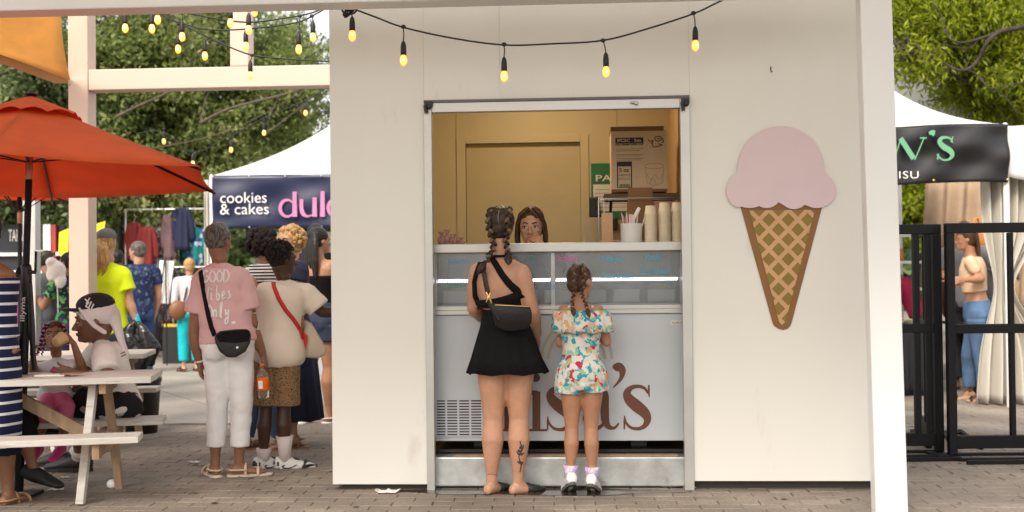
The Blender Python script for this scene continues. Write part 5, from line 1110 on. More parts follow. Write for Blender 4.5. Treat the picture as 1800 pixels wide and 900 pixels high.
m_hcurl = ramp_mat('coily black hair', 'noise', [(.4, (.005, .004, .004)), (.65, (.03, .022, .018))], 120, .8, bump=1, interp='LINEAR')
m_eyew = mat('eye white', (.7, .68, .64), .25); m_iris = mat('dark iris', (.02, .012, .008), .15); m_brow = mat('eyebrow', (.015, .009, .006), .8)
X, Y_, Z = V((1, 0, 0)), V((0, 1, 0)), V((0, 0, 1))

def frame(lat, upv):
    z = upv.normalized(); x = (lat - z * lat.dot(z)).normalized(); y = z.cross(x); return x, y, z
class Fig: pass
FIGS = []
PR = [  # t along the spine, half width, half depth, forward offset  (fractions of height)
    (-.17, .050, .050, 0), (-.12, .082, .062, -.004), (0, .096, .070, -.008), (.10, .094, .066, -.005), (.22, .080, .056, 0), (.34, .072, .052, .002), (.50, .077, .056, .003), (.66, .088, .062, .002), (.78, .096, .060, -.002), (.87, .098, .052, -.005), (.94, .080, .042, -.006), (1.0, .046, .034, -.004)]
def joints(h, pose, hs=1.0, wide=1.0):
    J = dict(pel=V((0, 0, .52)), nb=V((0, -.004, .835)), head=V((0, .012, .932)), shL=V((-.108 * wide, -.004, .803)), shR=V((.108 * wide, -.004, .803)), elL=V((-.135 * wide, -.015, .63)), elR=V((.135 * wide, -.015, .63)), wrL=V((-.135, .03, .49)), wrR=V((.135, .03, .49)),
             hipL=V((-.05, 0, .50)), hipR=V((.05, 0, .50)), knL=V((-.055, .01, .285)), knR=V((.055, .01, .285)), anL=V((-.055, -.012, .045)), anR=V((.055, -.012, .045)))
    J = {k: v * h for k, v in J.items()}; J.update({k: V(v) for k, v in pose.items() if k in J}); 
    for s in 'LR':
        J['ft' + s] = V(pose.get('ft' + s, (-.25 if s == 'L' else .25, 1, 0))).normalized()
    return J
def torso_rings(f, off=0, t0=-.17, t1=1.0, mul=1.0, n=None, flare=0, depth=0):
    J, h = f.J, f.h; rings = []
    hl = (J['hipR'] - J['hipL']).normalized(); sl = (J['shR'] - J['shL']).normalized(); axis = (J['nb'] - J['pel'])
    ts = [t0 + (t1 - t0) * i / 16 for i in range(17)]
    for t in ts:
        for k in range(len(PR) - 1):
            if PR[k][0] <= t <= PR[k + 1][0] or k == len(PR) - 2: a, b_ = PR[k], PR[k + 1]; break
        for k in range(len(PR) - 1):
            if PR[k][0] <= t <= PR[k + 1][0]: a, b_ = PR[k], PR[k + 1]; break
        u = min(1, max(0, (t - a[0]) / (b_[0] - a[0]))); u = u * u * (3 - 2 * u) if False else u
        rx, ry, yo = (a[i] + (b_[i] - a[i]) * u for i in (1, 2, 3))
        tc = min(1, max(0, t)); lat = hl.lerp(sl, tc); c = J['pel'] + axis * t; bend = f.bend * 4 * tc * (1 - tc); x, y, z = frame(lat, axis)
        sw = f.hipw * max(0, 1 - abs(t) / .45) + f.waistw * max(0, 1 - abs(t - .36) / .3) + f.chw * max(0, 1 - abs(t - .8) / .35); m_ = 1 + sw
        fl = flare * max(0, (.34 - t))
        c = c + y * (yo * h + bend) ; rings.append((c, x, y, (rx * h * m_ + off) * mul + fl, (ry * h * (1 + sw * .8) * f.deep + off + depth) * mul + fl))
    return rings
def hand(mb, w, d, n, h, side, curl=.35, thumb=None, spread=1):
    """w wrist, d finger direction, n palm normal, side=+1 puts the thumb on +x of (d x n)"""
    d = V(d).normalized(); n = V(n); n = (n - d * n.dot(d)).normalized(); s = d.cross(n) * side; k = h
    mb.loft([(w, s, n, .0145 * k, .011 * k), (w + d * .018 * k, s, n, .020 * k, .011 * k), (w + d * .040 * k, s, n, .025 * k, .0105 * k), (w + d * .056 * k, s, n, .0245 * k, .0085 * k), (w + d * .060 * k, s, n, .022 * k, .006 * k)], 12)
    for i, (o, L) in enumerate(((-.0185, .034), (-.0062, .043), (.0062, .047), (.0185, .042))):
        b = w + d * .052 * k + s * o * k * spread; p = [b]; dd = d.copy(); c = curl * (1.1 - .08 * i)
        for seg, l_ in enumerate((.42, .32, .26)):
            q = Quaternion(d.cross(n), c * (.7 + .4 * seg)); dd = q @ dd; p.append(p[-1] + dd * L * l_ * k + s * o * .12 * k * spread)
        mb.tube(p, [.0056 * k, .0054 * k, .0049 * k, .0043 * k], 8)
    tb = w + d * .012 * k + s * .016 * k; td = (d * .75 + s * .75 + n * .35).normalized(); p1 = tb + td * .026 * k; p2 = p1 + (d * .9 + s * .3 + n * .45).normalized() * .022 * k; p3 = p2 + (d * .95 + n * .35).normalized() * .015 * k
    mb.tube([tb, p1, p2, p3], [.0088 * k, .0078 * k, .0064 * k, .005 * k], 8)
def headmat(f):
    return Matrix.Translation(f.J['head']) @ f.hrot.to_matrix().to_4x4() @ Matrix.Scale(f.hh, 4)
def person(label, loc, yaw, h, sk, pose=None, hs=1.0, wide=1.0, legs=1.0, arms=1.0, bend=0, hipw=0, waistw=0, chw=0, deep=1.0, hyaw=0, hpitch=0, hroll=0, voxel=.008, female=False, group=None, face=False, handL=None, handR=None, feet=True, armr=(True, True), legr=(True, True), bust=False, px=None):
    """px: joints given as picture points (px, py, depth offset from loc) so the pose can be read off the photograph"""
    f = Fig(); f.h = h; root = thing('person', label, 'person', loc, yaw, group); f.root = root
    RM = Matrix.Translation(V(loc)) @ Matrix.Rotation(yaw, 4, 'Z'); f.RM = RM; RI = RM.inverted(); f.RI = RI
    f.L = lambda x, y, dy=0: RI @ P(x, y, loc[1] + dy)
    pose = dict(pose or {})
    for k, v in (px or {}).items(): pose[k] = f.L(*v)
    f.J = J = joints(h, pose, wide=wide); f.bend = bend; f.hipw = hipw; f.waistw = waistw; f.chw = chw; f.deep = deep; f.hh = h * .132 * hs; f.sk = sk; f.legs = legs; f.arms = arms; f.voxel = voxel
    f.hrot = Quaternion(Z, R(hyaw)) @ Quaternion(X, R(hpitch)) @ Quaternion(Y_, R(hroll)); HM = headmat(f); f.HM = HM
    b = MB(); rings = torso_rings(f); b.loft(rings, 20)
    ax = (J['nb'] - J['pel']); x, y, z = frame(J['shR'] - J['shL'], ax)
    # neck and shoulders
    hb = HM @ V((0, -.12, -.22)); b.tube([J['nb'] - z * .03 * h, J['nb'], J['nb'].lerp(hb, .6), hb], [.040 * h, .034 * h, .031 * h, .033 * h * hs], 12)
    for s, nm in ((-1, 'L'), (1, 'R')):
        sh, el, wr = J['sh' + nm], J['el' + nm], J['wr' + nm]
        b.tube([J['nb'] - z * .012 * h, J['nb'].lerp(sh, .5) - z * .012 * h, sh], [.026 * h, .028 * h, .032 * h], 10)
        if not armr[0 if nm == 'L' else 1]: continue
        a = arms * h; u = sh.lerp(el, .35); b.tube([sh, u, sh.lerp(el, .7), el], [.034 * a, .0315 * a, .027 * a, .0235 * a], 12)
        b.tube([el, el.lerp(wr, .28), el.lerp(wr, .65), wr], [.0235 * a, .0255 * a, .020 * a, .0155 * a], 12)
        hd = (handL, handR)[0 if nm == 'L' else 1]
        d = (wr - el).normalized(); cfg = dict(d=d, n=V((-s, .15, 0)), curl=.35)
        if hd: cfg.update(hd)
        sd = 1 if cfg['d'].cross(V(cfg['n'])).dot(y) > 0 else -1
        if 'side' in cfg: sd = cfg['side']
        hand(b, wr, cfg['d'], cfg['n'], h * cfg.get('size', 1.0), sd, cfg['curl'])
    for s, nm in ((-1, 'L'), (1, 'R')):
        if not legr[0 if nm == 'L' else 1]: continue
        hp, kn, an = J['hip' + nm], J['kn' + nm], J['an' + nm]; l_ = legs * h; kd = (kn - hp).normalized(); sd = (an - kn).normalized()
        back = V((0, -1, 0)) if abs(sd.z) > .6 else V((0, 0, -1))
        b.tube([hp, hp.lerp(kn, .2), hp.lerp(kn, .5), hp.lerp(kn, .8), kn], [.056 * l_, .057 * l_, .048 * l_, .038 * l_, .0325 * l_], 14)
        b.tube([kn, kn.lerp(an, .14) + back * .004 * h, kn.lerp(an, .32) + back * .010 * h, kn.lerp(an, .6) + back * .006 * h, kn.lerp(an, .85), an], [.0325 * l_, .0335 * l_, .0365 * l_, .028 * l_, .0195 * l_, .0195 * h], 14)
        if feet:
            fd = J['ft' + nm]; sx_ = fd.cross(Z).normalized(); up_ = sx_.cross(fd).normalized(); k = h; g = an - V((0, 0, .022 * h))
            b.loft([(g - fd * .036 * k - up_ * .006 * k, sx_, up_, .008 * k, .008 * k), (g - fd * .030 * k - up_ * .004 * k, sx_, up_, .017 * k, .018 * k), (g, sx_, up_, .0195 * k, .024 * k), (g + fd * .035 * k - up_ * .006 * k, sx_, up_, .021 * k, .017 * k), (g + fd * .07 * k - up_ * .011 * k, sx_, up_, .026 * k, .0115 * k), (g + fd * .095 * k - up_ * .0135 * k, sx_, up_, .023 * k, .0085 * k), (g + fd * .108 * k - up_ * .015 * k, sx_, up_, .013 * k, .0055 * k)], 14)
            b.tube([an, g + fd * .02 * k], [.0195 * k, .019 * k], 10)
    # buttocks / bust
    hy = frame(J['hipR'] - J['hipL'], ax)[1]
    for s in (-1, 1):
        b.ell(J['pel'] + frame(J['hipR'] - J['hipL'], ax)[0] * s * .042 * h - hy * .032 * h - ax.normalized() * .015 * h, (.046 * h, .045 * h, .05 * h), 12)
        if bust: b.ell(J['pel'] + ax * .66 + x * s * .045 * h + y * .045 * h, (.038 * h, .038 * h, .036 * h), 12)
    # head
    hx, hy_, hz = (HM.to_3x3() @ X).normalized(), (HM.to_3x3() @ Y_).normalized(), (HM.to_3x3() @ Z).normalized()
    HR = Matrix((hx, hy_, hz)).transposed()
    def he(c, r): b.ell(HM @ V(c), [q * f.hh for q in r], 16, HR)
    he((0, -.06, .13), (.335, .42, .37))
    b.loft([(HM @ V((0, yc, zz)), hx, hy_, rx * f.hh, ry * f.hh) for zz, rx, ry, yc in ((.2, .30, .33, .05), (.05, .305, .335, .055), (-.08, .30, .32, .065), (-.2, .275, .29, .085), (-.3, .24, .25, .11), (-.38, .20, .205, .145), (-.45, .15, .15, .18), (-.49, .08, .08, .21))], 18)
    b.tube([HM @ V((0, .36, .05)), HM @ V((0, .42, -.06)), HM @ V((0, .475, -.155))], [.033 * f.hh, .04 * f.hh, .052 * f.hh], 8)
    for s in (-1, 1):
        he((s * .05, .425, -.175), (.038, .045, .032)); he((s * .335, -.03, -.04), (.03, .075, .11)); he((s * .17, .27, -.10), (.09, .08, .07)); he((s * .14, .345, .085), (.11, .05, .03))
        he((s * .14, .325, .03), (.075, .045, .03))
    he((0, .345, -.40), (.10, .07, .07)); he((0, .37, -.29), (.10, .05, .05))
    f.body = blob('body', b, sk, root, voxel, 4, None, .5); f.gar = []; FIGS.append(f)
    if face:
        for s in (-1, 1):
            e = MB().ell(HM @ V((s * .14, .352, -.008)), [.058 * f.hh, .03 * f.hh, .028 * f.hh], 12, HR); mk('eye', e, m_eyew, root, smooth=True)
            mk('iris', MB().ell(HM @ V((s * .14 + .01, .376, -.006)), [.028 * f.hh, .012 * f.hh, .027 * f.hh], 10, HR), m_iris, root, smooth=True)
            mk('lash_line', MB().tube([HM @ V((s * .14 - .07, .35, .0)), HM @ V((s * .14, .388, .028)), HM @ V((s * .14 + .07, .35, .0))], .009 * f.hh, 6), m_brow, root)
            mk('eyebrow', MB().tube([HM @ V((s * .06, .395, .085)), HM @ V((s * .14, .392, .115)), HM @ V((s * .23, .345, .08))], [.016 * f.hh, .018 * f.hh, .01 * f.hh], 6), m_brow, root)
        lm = mat('lips ' + sk.name, tuple(c * q for c, q in zip(sk.node_tree.nodes['Mix'].inputs[7].default_value[:3], (1.0, .62, .62))), .4)
        mk('lips', MB().ell(HM @ V((0, .408, -.265)), [.095 * f.hh, .035 * f.hh, .018 * f.hh], 12, HR).ell(HM @ V((0, .405, -.30)), [.08 * f.hh, .035 * f.hh, .022 * f.hh], 12, HR), lm, root, smooth=True)
    f.HR = HR; return f
def hpt(f, x, y, z): return f.HM @ V((x, y, z))
def hell(f, b, c, r, n=16): b.ell(f.HM @ V(c), [q * f.hh for q in r], n, f.HR)
# clothing
def top(f, name, m, hem=-.12, off=.014, sleeve=.55, srad=.046, neck=.97, flare=.0, wr=(.006, (3, 3, 1.6), 1), longs=False, depth=0, sfl=1.15, parent=None, smooth=3):
    J, h = f.J, f.h; b = MB(); rg = torso_rings(f, off, hem, neck, flare=flare, depth=depth)
    b.loft(rg, 24); ax = (J['nb'] - J['pel']).normalized()
    if sleeve is not None:
        for nm in 'LR':
            sh, el, wr_ = J['sh' + nm], J['el' + nm], J['wr' + nm]; a = h
            b.tube([J['nb'] - ax * .012 * h, J['nb'].lerp(sh, .5) - ax * .008 * h, sh], [.032 * h, .035 * h, srad * a * .95], 12)
            end = sh.lerp(el, min(1, sleeve)); pts = [sh, sh.lerp(end, .5), end]; rr_ = [srad * a, srad * a * 1.02, srad * a * sfl * .95]
            if longs: pts = [sh, sh.lerp(el, .5), el, el.lerp(wr_, .5), el.lerp(wr_, .93)]; rr_ = [srad * a, srad * a * .85, srad * a * .75, srad * a * .65, srad * a * .55]
            b.tube(pts, rr_, 14, dome=False)
    o = blob(name, b, m, parent or f.root, max(f.voxel, .009), smooth, wr, .5); f.gar.append(o); return o
def bottoms(f, name, m, end=.5, wa=.3, off=.010, r=(.066, .056, .05, .045, .042), wr=(.004, (2, 2, 3), 3), flare=1.0):
    """shorts or trousers; end 0..1 = hip to knee, 1..2 = knee to ankle"""
    J, h = f.J, f.h; b = MB(); b.loft(torso_rings(f, off, -.14, wa), 24)
    for nm in 'LR':
        hp, kn, an = J['hip' + nm], J['kn' + nm], J['an' + nm]; k = f.legs * h
        if end <= 1: pts = [hp, hp.lerp(kn, end * .5), hp.lerp(kn, end)]; rr_ = [r[0] * k, (r[0] * .5 + r[1] * .5) * k, r[1] * k * flare]
        else: pts = [hp, hp.lerp(kn, .5), kn, kn.lerp(an, (end - 1) * .5), kn.lerp(an, end - 1)]; rr_ = [r[0] * k, r[1] * k, r[2] * k, r[3] * k, r[4] * k * flare]
        b.tube(pts, rr_, 16, dome=False)
    ax = (J['nb'] - J['pel'])
    for s in (-1, 1): b.ell(J['pel'] + frame(J['hipR'] - J['hipL'], ax)[0] * s * .042 * h - frame(J['hipR'] - J['hipL'], ax)[1] * .034 * h - ax.normalized() * .015 * h, (.053 * h, .053 * h, .058 * h), 12)
    o = blob(name, b, m, f.root, max(f.voxel, .009), 3, wr, .5); f.gar.append(o); return o
def skirt(f, name, m, rings, folds=9, amp=.05, closed=True):
    """rings: (centre, half width, half depth); folds deepen to the hem; stands as one draped shell"""
    n = 96; vs = []; fs = []; N = len(rings)
    for j, (c, rx, ry) in enumerate(rings):
        u = j / (N - 1)
        for i in range(n):
            a = 2 * pi * i / n; k = 1 + amp * u * (math.sin(folds * a + .6 * math.sin(2 * a)) + .4 * math.sin(folds * 2.3 * a + 1)); vs.append(V(c) + V((rx * k * math.cos(a), ry * k * math.sin(a), .006 * u * math.sin(folds * a))))
    for j in range(N - 1):
        for i in range(n): fs.append((j * n + i, (j + 1) * n + i, (j + 1) * n + (i + 1) % n, j * n + (i + 1) % n))
    o = mk(name, MB().add(vs, fs), m, f.root, smooth=True); s = o.modifiers.new('t', 'SOLIDIFY'); s.thickness = .004; s.offset = -1; f.gar.append(o); return o
def haircap(f, m, big=.03, back=0, low=-.25, name='hair', extra=None, wr=(.004, (6, 6, 2), 5), front=.12, voxel=None, brow=.17):
    b = MB(); g = big
    hell(f, b, (0, -.085, .155), (.335 + g, .40 + g + back, .37 + g)); hell(f, b, (0, -.17 - back * .5, -.04), (.30 + g, .30 + g, .30 + g)) if low < 0 else None
    if extra: extra(b)
    o = blob(name, b, m, f.root, voxel or max(.006, f.voxel * .8), 2, wr, .5); return o
def curls(f, m, c, r, n, size, name='hair', seed=1, keep=None):
    rr = random.Random(seed); b = MB(); hell(f, b, c, [q * .9 for q in r])
    for i in range(n):
        d = V((rr.gauss(0, 1), rr.gauss(0, 1), rr.gauss(0, 1))).normalized()
        p = (c[0] + d.x * r[0], c[1] + d.y * r[1], c[2] + d.z * r[2])
        if keep and not keep(p): continue
        s = size * rr.uniform(.7, 1.3); hell(f, b, p, (s, s, s * rr.uniform(.8, 1.5)), 8)
    return mk(name, b, m, f.root, smooth=True, fix=False)
def braid(f, m, pts, r=.016, n=None, name='braid', m2=None, tail=None, lat=None, streaks=0):
    """three-strand look: beads alternately leaning left and right down a path"""
    P_ = crom(pts, 8); L = [0]
    for i in range(1, len(P_)): L.append(L[-1] + (P_[i] - P_[i - 1]).length)
    tot = L[-1]; n = n or int(tot / (r * .72)); b = MB(); b2 = MB()
    for k in range(n):
        d = tot * (k + .5) / n; i = next(i for i in range(1, len(L)) if L[i] >= d); t = (d - L[i - 1]) / max(1e-6, L[i] - L[i - 1]); p = P_[i - 1].lerp(P_[i], t); tg = (P_[i] - P_[i - 1]).normalized()
        la = V(lat) if lat else V((1, 0, 0)); la = (la - tg * la.dot(tg)).normalized(); nn = la.cross(tg); s = 1 if k % 2 else -1; rk = r * (1 - .35 * k / n)
        ang = R(38) * s; e1 = (tg * math.cos(ang) + la * math.sin(ang)); e2 = nn.cross(e1).normalized() if nn.cross(e1).length > 0 else la; Mx = Matrix((e2, nn, e1)).transposed()
        (b2 if (m2 and k % 3 == streaks) else b).ell(p + la * s * rk * .30, (rk * .58, rk * .80, rk * .95), 8, Mx)
    nf = len(b.f); b.add(b2.v, b2.f); o = mk(name, b, m, f.root, smooth=True, fix=False)
    if m2 and b2.v:
        o.data.materials.append(m2); o.data.polygons.foreach_set('material_index', [0] * nf + [1] * (len(b.f) - nf))
    if tail:
        e = P_[-1]; dr = (P_[-1] - P_[-3]).normalized(); mk('braid_tail', MB().tube([e, e + dr * tail * .3, e + dr * tail * .7, e + dr * tail], [r * .5, r * .95, r * .7, r * .15], 8), m, f.root, smooth=True)
    return o
LATE = []
def bag_strap(f, name, pts, w, th, m, ref=(0, 1, 0)): return mk(name, MB().tube(crom(pts, 5), w / 2, 8, flat=th / w, ref=ref, dome=True), m, f.root, smooth=True)
def on_surface(f, objname_obj, pts_px, off=.003, Yd=0):
    """picture polyline dropped on to the (baked) garment surface from the camera side"""
    me = objname_obj.data; bv = BVHTree.FromPolygons([v.co for v in me.vertices], [p.vertices for p in me.polygons]); out = []; o = f.RI @ V((0, 0, H))
    for x, y in pts_px:
        d = (f.RI.to_3x3() @ ray(x, y)).normalized(); hit = bv.ray_cast(o, d)
        if hit[0] is not None: out.append((hit[0] + hit[1] * off, hit[1]))
    return out
def surf_ribbon(f, target, pts_px, w, th, m, name, sub=5, off=.002, parent=None):
    def go():
        n = []; 
        for i in range(len(pts_px) - 1):
            for k in range(sub): t = k / sub; n.append((pts_px[i][0] * (1 - t) + pts_px[i + 1][0] * t, pts_px[i][1] * (1 - t) + pts_px[i + 1][1] * t))
        n.append(pts_px[-1]); r = on_surface(f, target, n, off)
        if len(r) < 2: return
        b = MB(); vs = []; fs = []
        ww = w if hasattr(w, '__len__') else (w, w)
        for i, (p, nn) in enumerate(r):
            d = (r[min(i + 1, len(r) - 1)][0] - r[max(i - 1, 0)][0]).normalized(); s = d.cross(nn).normalized(); q = i / (len(r) - 1); wi = ww[0] + (ww[1] - ww[0]) * q
            vs += [p - s * wi / 2 - nn * th, p - s * wi / 2 + nn * th, p + s * wi / 2 + nn * th, p + s * wi / 2 - nn * th]
        for i in range(len(r) - 1):
            for k in range(4): fs.append((4 * i + k, 4 * i + (k + 1) % 4, 4 * i + 4 + (k + 1) % 4, 4 * i + 4 + k))
        fs += [(3, 2, 1, 0), tuple(4 * (len(r) - 1) + k for k in range(4))]
        mk(name, b.add(vs, fs), m, parent or f.root, smooth=True)
    LATE.append(go)
def shoe(f, nm, m, sole=None, name='shoe', k=1.12, high=False, up=.0, lift=0):
    J, h = f.J, f.h; an = J['an' + nm]; fd = J['ft' + nm]; sx_ = fd.cross(Z).normalized(); up_ = sx_.cross(fd).normalized(); g = an - V((0, 0, .022 * h)); q = h * k; b = MB()
    b.loft([(g - fd * .040 * q - up_ * .004 * q, sx_, up_, .010 * q, .014 * q), (g - fd * .033 * q + up_ * .002 * q, sx_, up_, .020 * q, .024 * q), (g, sx_, up_, .0225 * q, .028 * q), (g + fd * .03 * q - up_ * .003 * q, sx_, up_, .0245 * q, .024 * q), (g + fd * .065 * q - up_ * .009 * q, sx_, up_, .028 * q, .0165 * q), (g + fd * .095 * q - up_ * .012 * q, sx_, up_, .025 * q, .012 * q), (g + fd * .112 * q - up_ * .014 * q, sx_, up_, .014 * q, .008 * q)], 16)
    o = blob(name, b, m, f.root, max(f.voxel * .8, .006), 2, None)
    if sole:
        b = MB(); zz = -.024; L = []
        for i in range(24):
            a = 2 * pi * i / 24; fx_ = .036 * q + .080 * q * math.cos(a); wx = (.0265 if math.cos(a) > 0 else .0225) * q * math.sin(a); L.append(g + fd * fx_ + sx_ * wx + up_ * zz * q)
        L2 = [p + up_ * .010 * q for p in L]; L0 = [p - up_ * .0015 * q for p in L]
        b.add(L0 + L2, [tuple(range(23, -1, -1)), tuple(range(24, 48))] + [(i, (i + 1) % 24, 24 + (i + 1) % 24, 24 + i) for i in range(24)]); mk('sole', b, sole, o if False else f.root)
    return o
def sock(f, nm, m, up=.07):
    J, h = f.J, f.h; an, kn = J['an' + nm], J['kn' + nm]; d = (kn - an).normalized(); mk('sock', MB().tube([an - V((0, 0, .012 * h)), an + d * up * h * .5, an + d * up * h], [.026 * h, .028 * h * (1 + up), .030 * h * (1 + up * 3.2)], 14, dome=False), m, f.root, smooth=True)
# ================= woman in black at the counter
m_blk = mat('black jersey', (.0055, .0055, .006), .9, bump=.4, bscale=70, spec=.2)
A = G(890, 864); Yk = 6.9
f = person('woman in black halter top and short black skirt with two braids, standing at the counter', (A.x, Yk, 0), 0, 1.70, SK['fair'], hs=1.0, legs=1.10, arms=1.18, deep=1.0, hipw=.1, waistw=-.02, chw=-.08, hyaw=-8, voxel=.0075,
    px=dict(pel=(888, 602, 0), nb=(877, 455, 0), head=(881, 398, .02), shL=(843, 479, 0), shR=(914, 481, 0), elL=(834, 540, .06), wrL=(848, 560, .24), elR=(934, 546, .0), wrR=(943, 588, .12), hipL=(867, 608, 0), hipR=(911, 608, 0), knL=(867, 738, .0), knR=(912, 736, 0), anL=(864, 846, 0), anR=(911, 847, 0)),
    pose=dict(ftL=(.55, .85, 0), ftR=(.85, .55, 0)), handR=dict(d=V((.1, .8, -.5)), n=(-1, 0, -.2), curl=.6))
fA = f; q = lambda x, y, d=0: f.L(x, y, d)
rg = lambda cx, cy, wpx, dep: (q(cx, cy), wpx / 290, dep)
skirt(f, 'skirt', m_blk, [rg(886, 544, 37, .098), rg(887, 556, 40, .108), rg(888, 575, 44, .125), rg(889, 600, 52, .145), rg(890, 630, 61, .165), rg(892, 655, 71, .185)], 7, .055)
# crop band (lower back) as a fitted ring, higher to the right, plus two halter straps
b = MB(); n = 48; vs = []
for i in range(n):
    a = 2 * pi * i / n; c_, s_2 = math.cos(a), math.sin(a); side = .5 + .5 * c_
    for zz in (0, 1):
        y0 = 541 - 2 * side; y1 = 527 - 18 * side ** 2 - (26 if s_2 > 0 else 0) * abs(s_2); yy = y0 if zz == 0 else y1
        wpx = 37 + (yy - 541) * -.10 + 2.5; p = q(879 + (541 - yy) * -.12, yy); vs.append(p + V((c_ * wpx / 290, s_2 * (.108 + (541 - yy) * .0006), 0)))
b.add(vs, [(2 * i, 2 * i + 1, 2 * ((i + 1) % n) + 1, 2 * ((i + 1) % n)) for i in range(n)]); o = mk('crop_top_band', b, m_blk, f.root, smooth=True); f.gar.append(o); s = o.modifiers.new('t', 'SOLIDIFY'); s.thickness = .006; s.offset = 1
surf_ribbon(f, f.body, [(850, 449), (844, 462), (838, 478), (834, 495), (835, 520), (841, 535)], (.026, .03), .004, m_blk, 'halter_strap')
surf_ribbon(f, f.body, [(861, 449), (871, 464), (883, 484), (896, 500), (908, 511), (916, 524)], (.035, .05), .004, m_blk, 'halter_strap')
mk('neck_band', MB().tube([f.J['nb'] + V((.066 * math.cos(a), .062 * math.sin(a), .028 + .012 * math.sin(a))) for a in np.linspace(0, 2 * pi, 25)], .014, 8, flat=.5, dome=False), m_blk, f.root, smooth=True)
surf_ribbon(f, f.body, [(846, 449), (851, 475), (855, 498), (859, 516)], .026, .0045, mat('dark leather', (.02, .013, .01), .4), 'bag_strap', off=.010)
bgA = thing('crossbody_bag', 'black leather crossbody bag with gold zip on the back of the woman in black', 'bag', P(897, 556, Yk - .17)); o_ = bgA.location
bp = lambda x, y, d=0: P(x, y, Yk - .17 + d) - o_
m_leather = mat('black leather', (.007, .0065, .0065), .4, spec=.3, bump=.25, bscale=35)
b = MB(); out_ = [(863, 532), (932, 538), (935, 552), (934, 568), (927, 578), (905, 583), (885, 582), (872, 574), (866, 555)]
b.add([bp(x, y, -.03) for x, y in out_] + [bp(x, y, .03) for x, y in out_], [tuple(range(9)), tuple(range(17, 8, -1))] + [(i, i + 9, (i + 1) % 9 + 9, (i + 1) % 9) for i in range(9)])
o = mk('bag_body', b, m_leather, bgA, bevel=.012, smooth=True)
mk('zip', MB().tube([bp(871, 536, -.034), bp(930, 539, -.034)], .0035, 6), m_gold, bgA, smooth=True)
mk('clasp', MB().tube([bp(855, 514, -.03), bp(862, 528, -.035), bp(864, 533, -.03)], .005, 6).tube([bp(862, 514, -.03), bp(858, 524, -.04), bp(855, 531, -.035)], .004, 6).ell(bp(859, 523, -.035), (.012, .006, .014), 8), m_gold, bgA, smooth=True)
mk('strap_end', MB().tube([bp(859, 531, -.02), bp(868, 545, -.025), bp(876, 562, -.03)], [.010, .018, .012], 8, flat=.4, ref=(0, 1, 0)), m_leather, bgA, smooth=True)
# hair: parted in the middle, two thick dutch braids with lighter strands
haircap(f, m_hlight, big=.05)
part = MB().tube([hpt(f, .02, -.50, .40), hpt(f, .0, -.535, .25), hpt(f, .01, -.535, .05)], [.003, .0038, .0015], 6, flat=.5, ref=(0, 1, 0)); mk('parting', part, mat('shaded scalp', (.2, .13, .1), .6), f.root, smooth=True)
HL = lambda x, y, z: hpt(f, x, y, z)
for s, ends in ((-1, [(866, 440, -.09), (858, 455, -.13), (852, 464, -.14)]), (1, [(892, 440, -.09), (893, 450, -.12)])):
    braid(f, m_hlight, [HL(s * .17, .02, .45), HL(s * .22, -.16, .44), HL(s * .25, -.36, .30), HL(s * .26, -.44, .1), HL(s * .24, -.44, -.16), HL(s * .18, -.36, -.36)] + [q(*e) for e in ends], .028, m2=m_hstreak, tail=.075, streaks=0)
m_tat = mat('faded black tattoo', (.06, .05, .05), .7)
for L in ([(914, 775), (917, 790), (912, 803), (916, 818), (914, 830)], [(917, 788), (921, 782)], [(912, 800), (908, 793)], [(915, 800), (921, 796)], [(914, 815), (909, 811)], [(915, 818), (920, 812)], [(918, 784), (914, 780)]): surf_ribbon(f, f.body, L, .007, .0006, m_tat, 'tattoo', off=.0006)
for L in ([(913, 786), (920, 788)], [(910, 792), (918, 793)], [(911, 797), (919, 799)], [(911, 812), (918, 814)]): surf_ribbon(f, f.body, L, .016, .0005, m_tat, 'tattoo', off=.0006)
surf_ribbon(f, f.body, [(857, 834), (864, 833), (873, 835)], .003, .0006, m_tat, 'tattoo', off=.0006)
m_mule = mat('black mule leather', (.012, .012, .012), .6)
for nm in 'LR':
    J = f.J; fd = J['ft' + nm]; sx_ = fd.cross(Z).normalized(); g = J['an' + nm] - V((0, 0, .022 * f.h)); k = f.h; b = MB()
    b.loft([(g + fd * t * k - Z * dz * k, sx_, Z, rx * k, rz * k) for t, dz, rx, rz in ((.030, .004, .024, .022), (.06, .0085, .029, .017), (.09, .012, .027, .013), (.112, .015, .012, .008))], 16)
    mk('mule_upper', b, m_mule, f.root, smooth=True); b = MB()
    b.loft([(g + fd * t * k - Z * .0235 * k, sx_, Z, rx * k, .004 * k) for t, rx in ((-.042, .01), (-.03, .02), (.0, .022), (.06, .029), (.1, .024), (.118, .008))], 14); mk('mule_sole', b, m_mule, f.root, smooth=True)

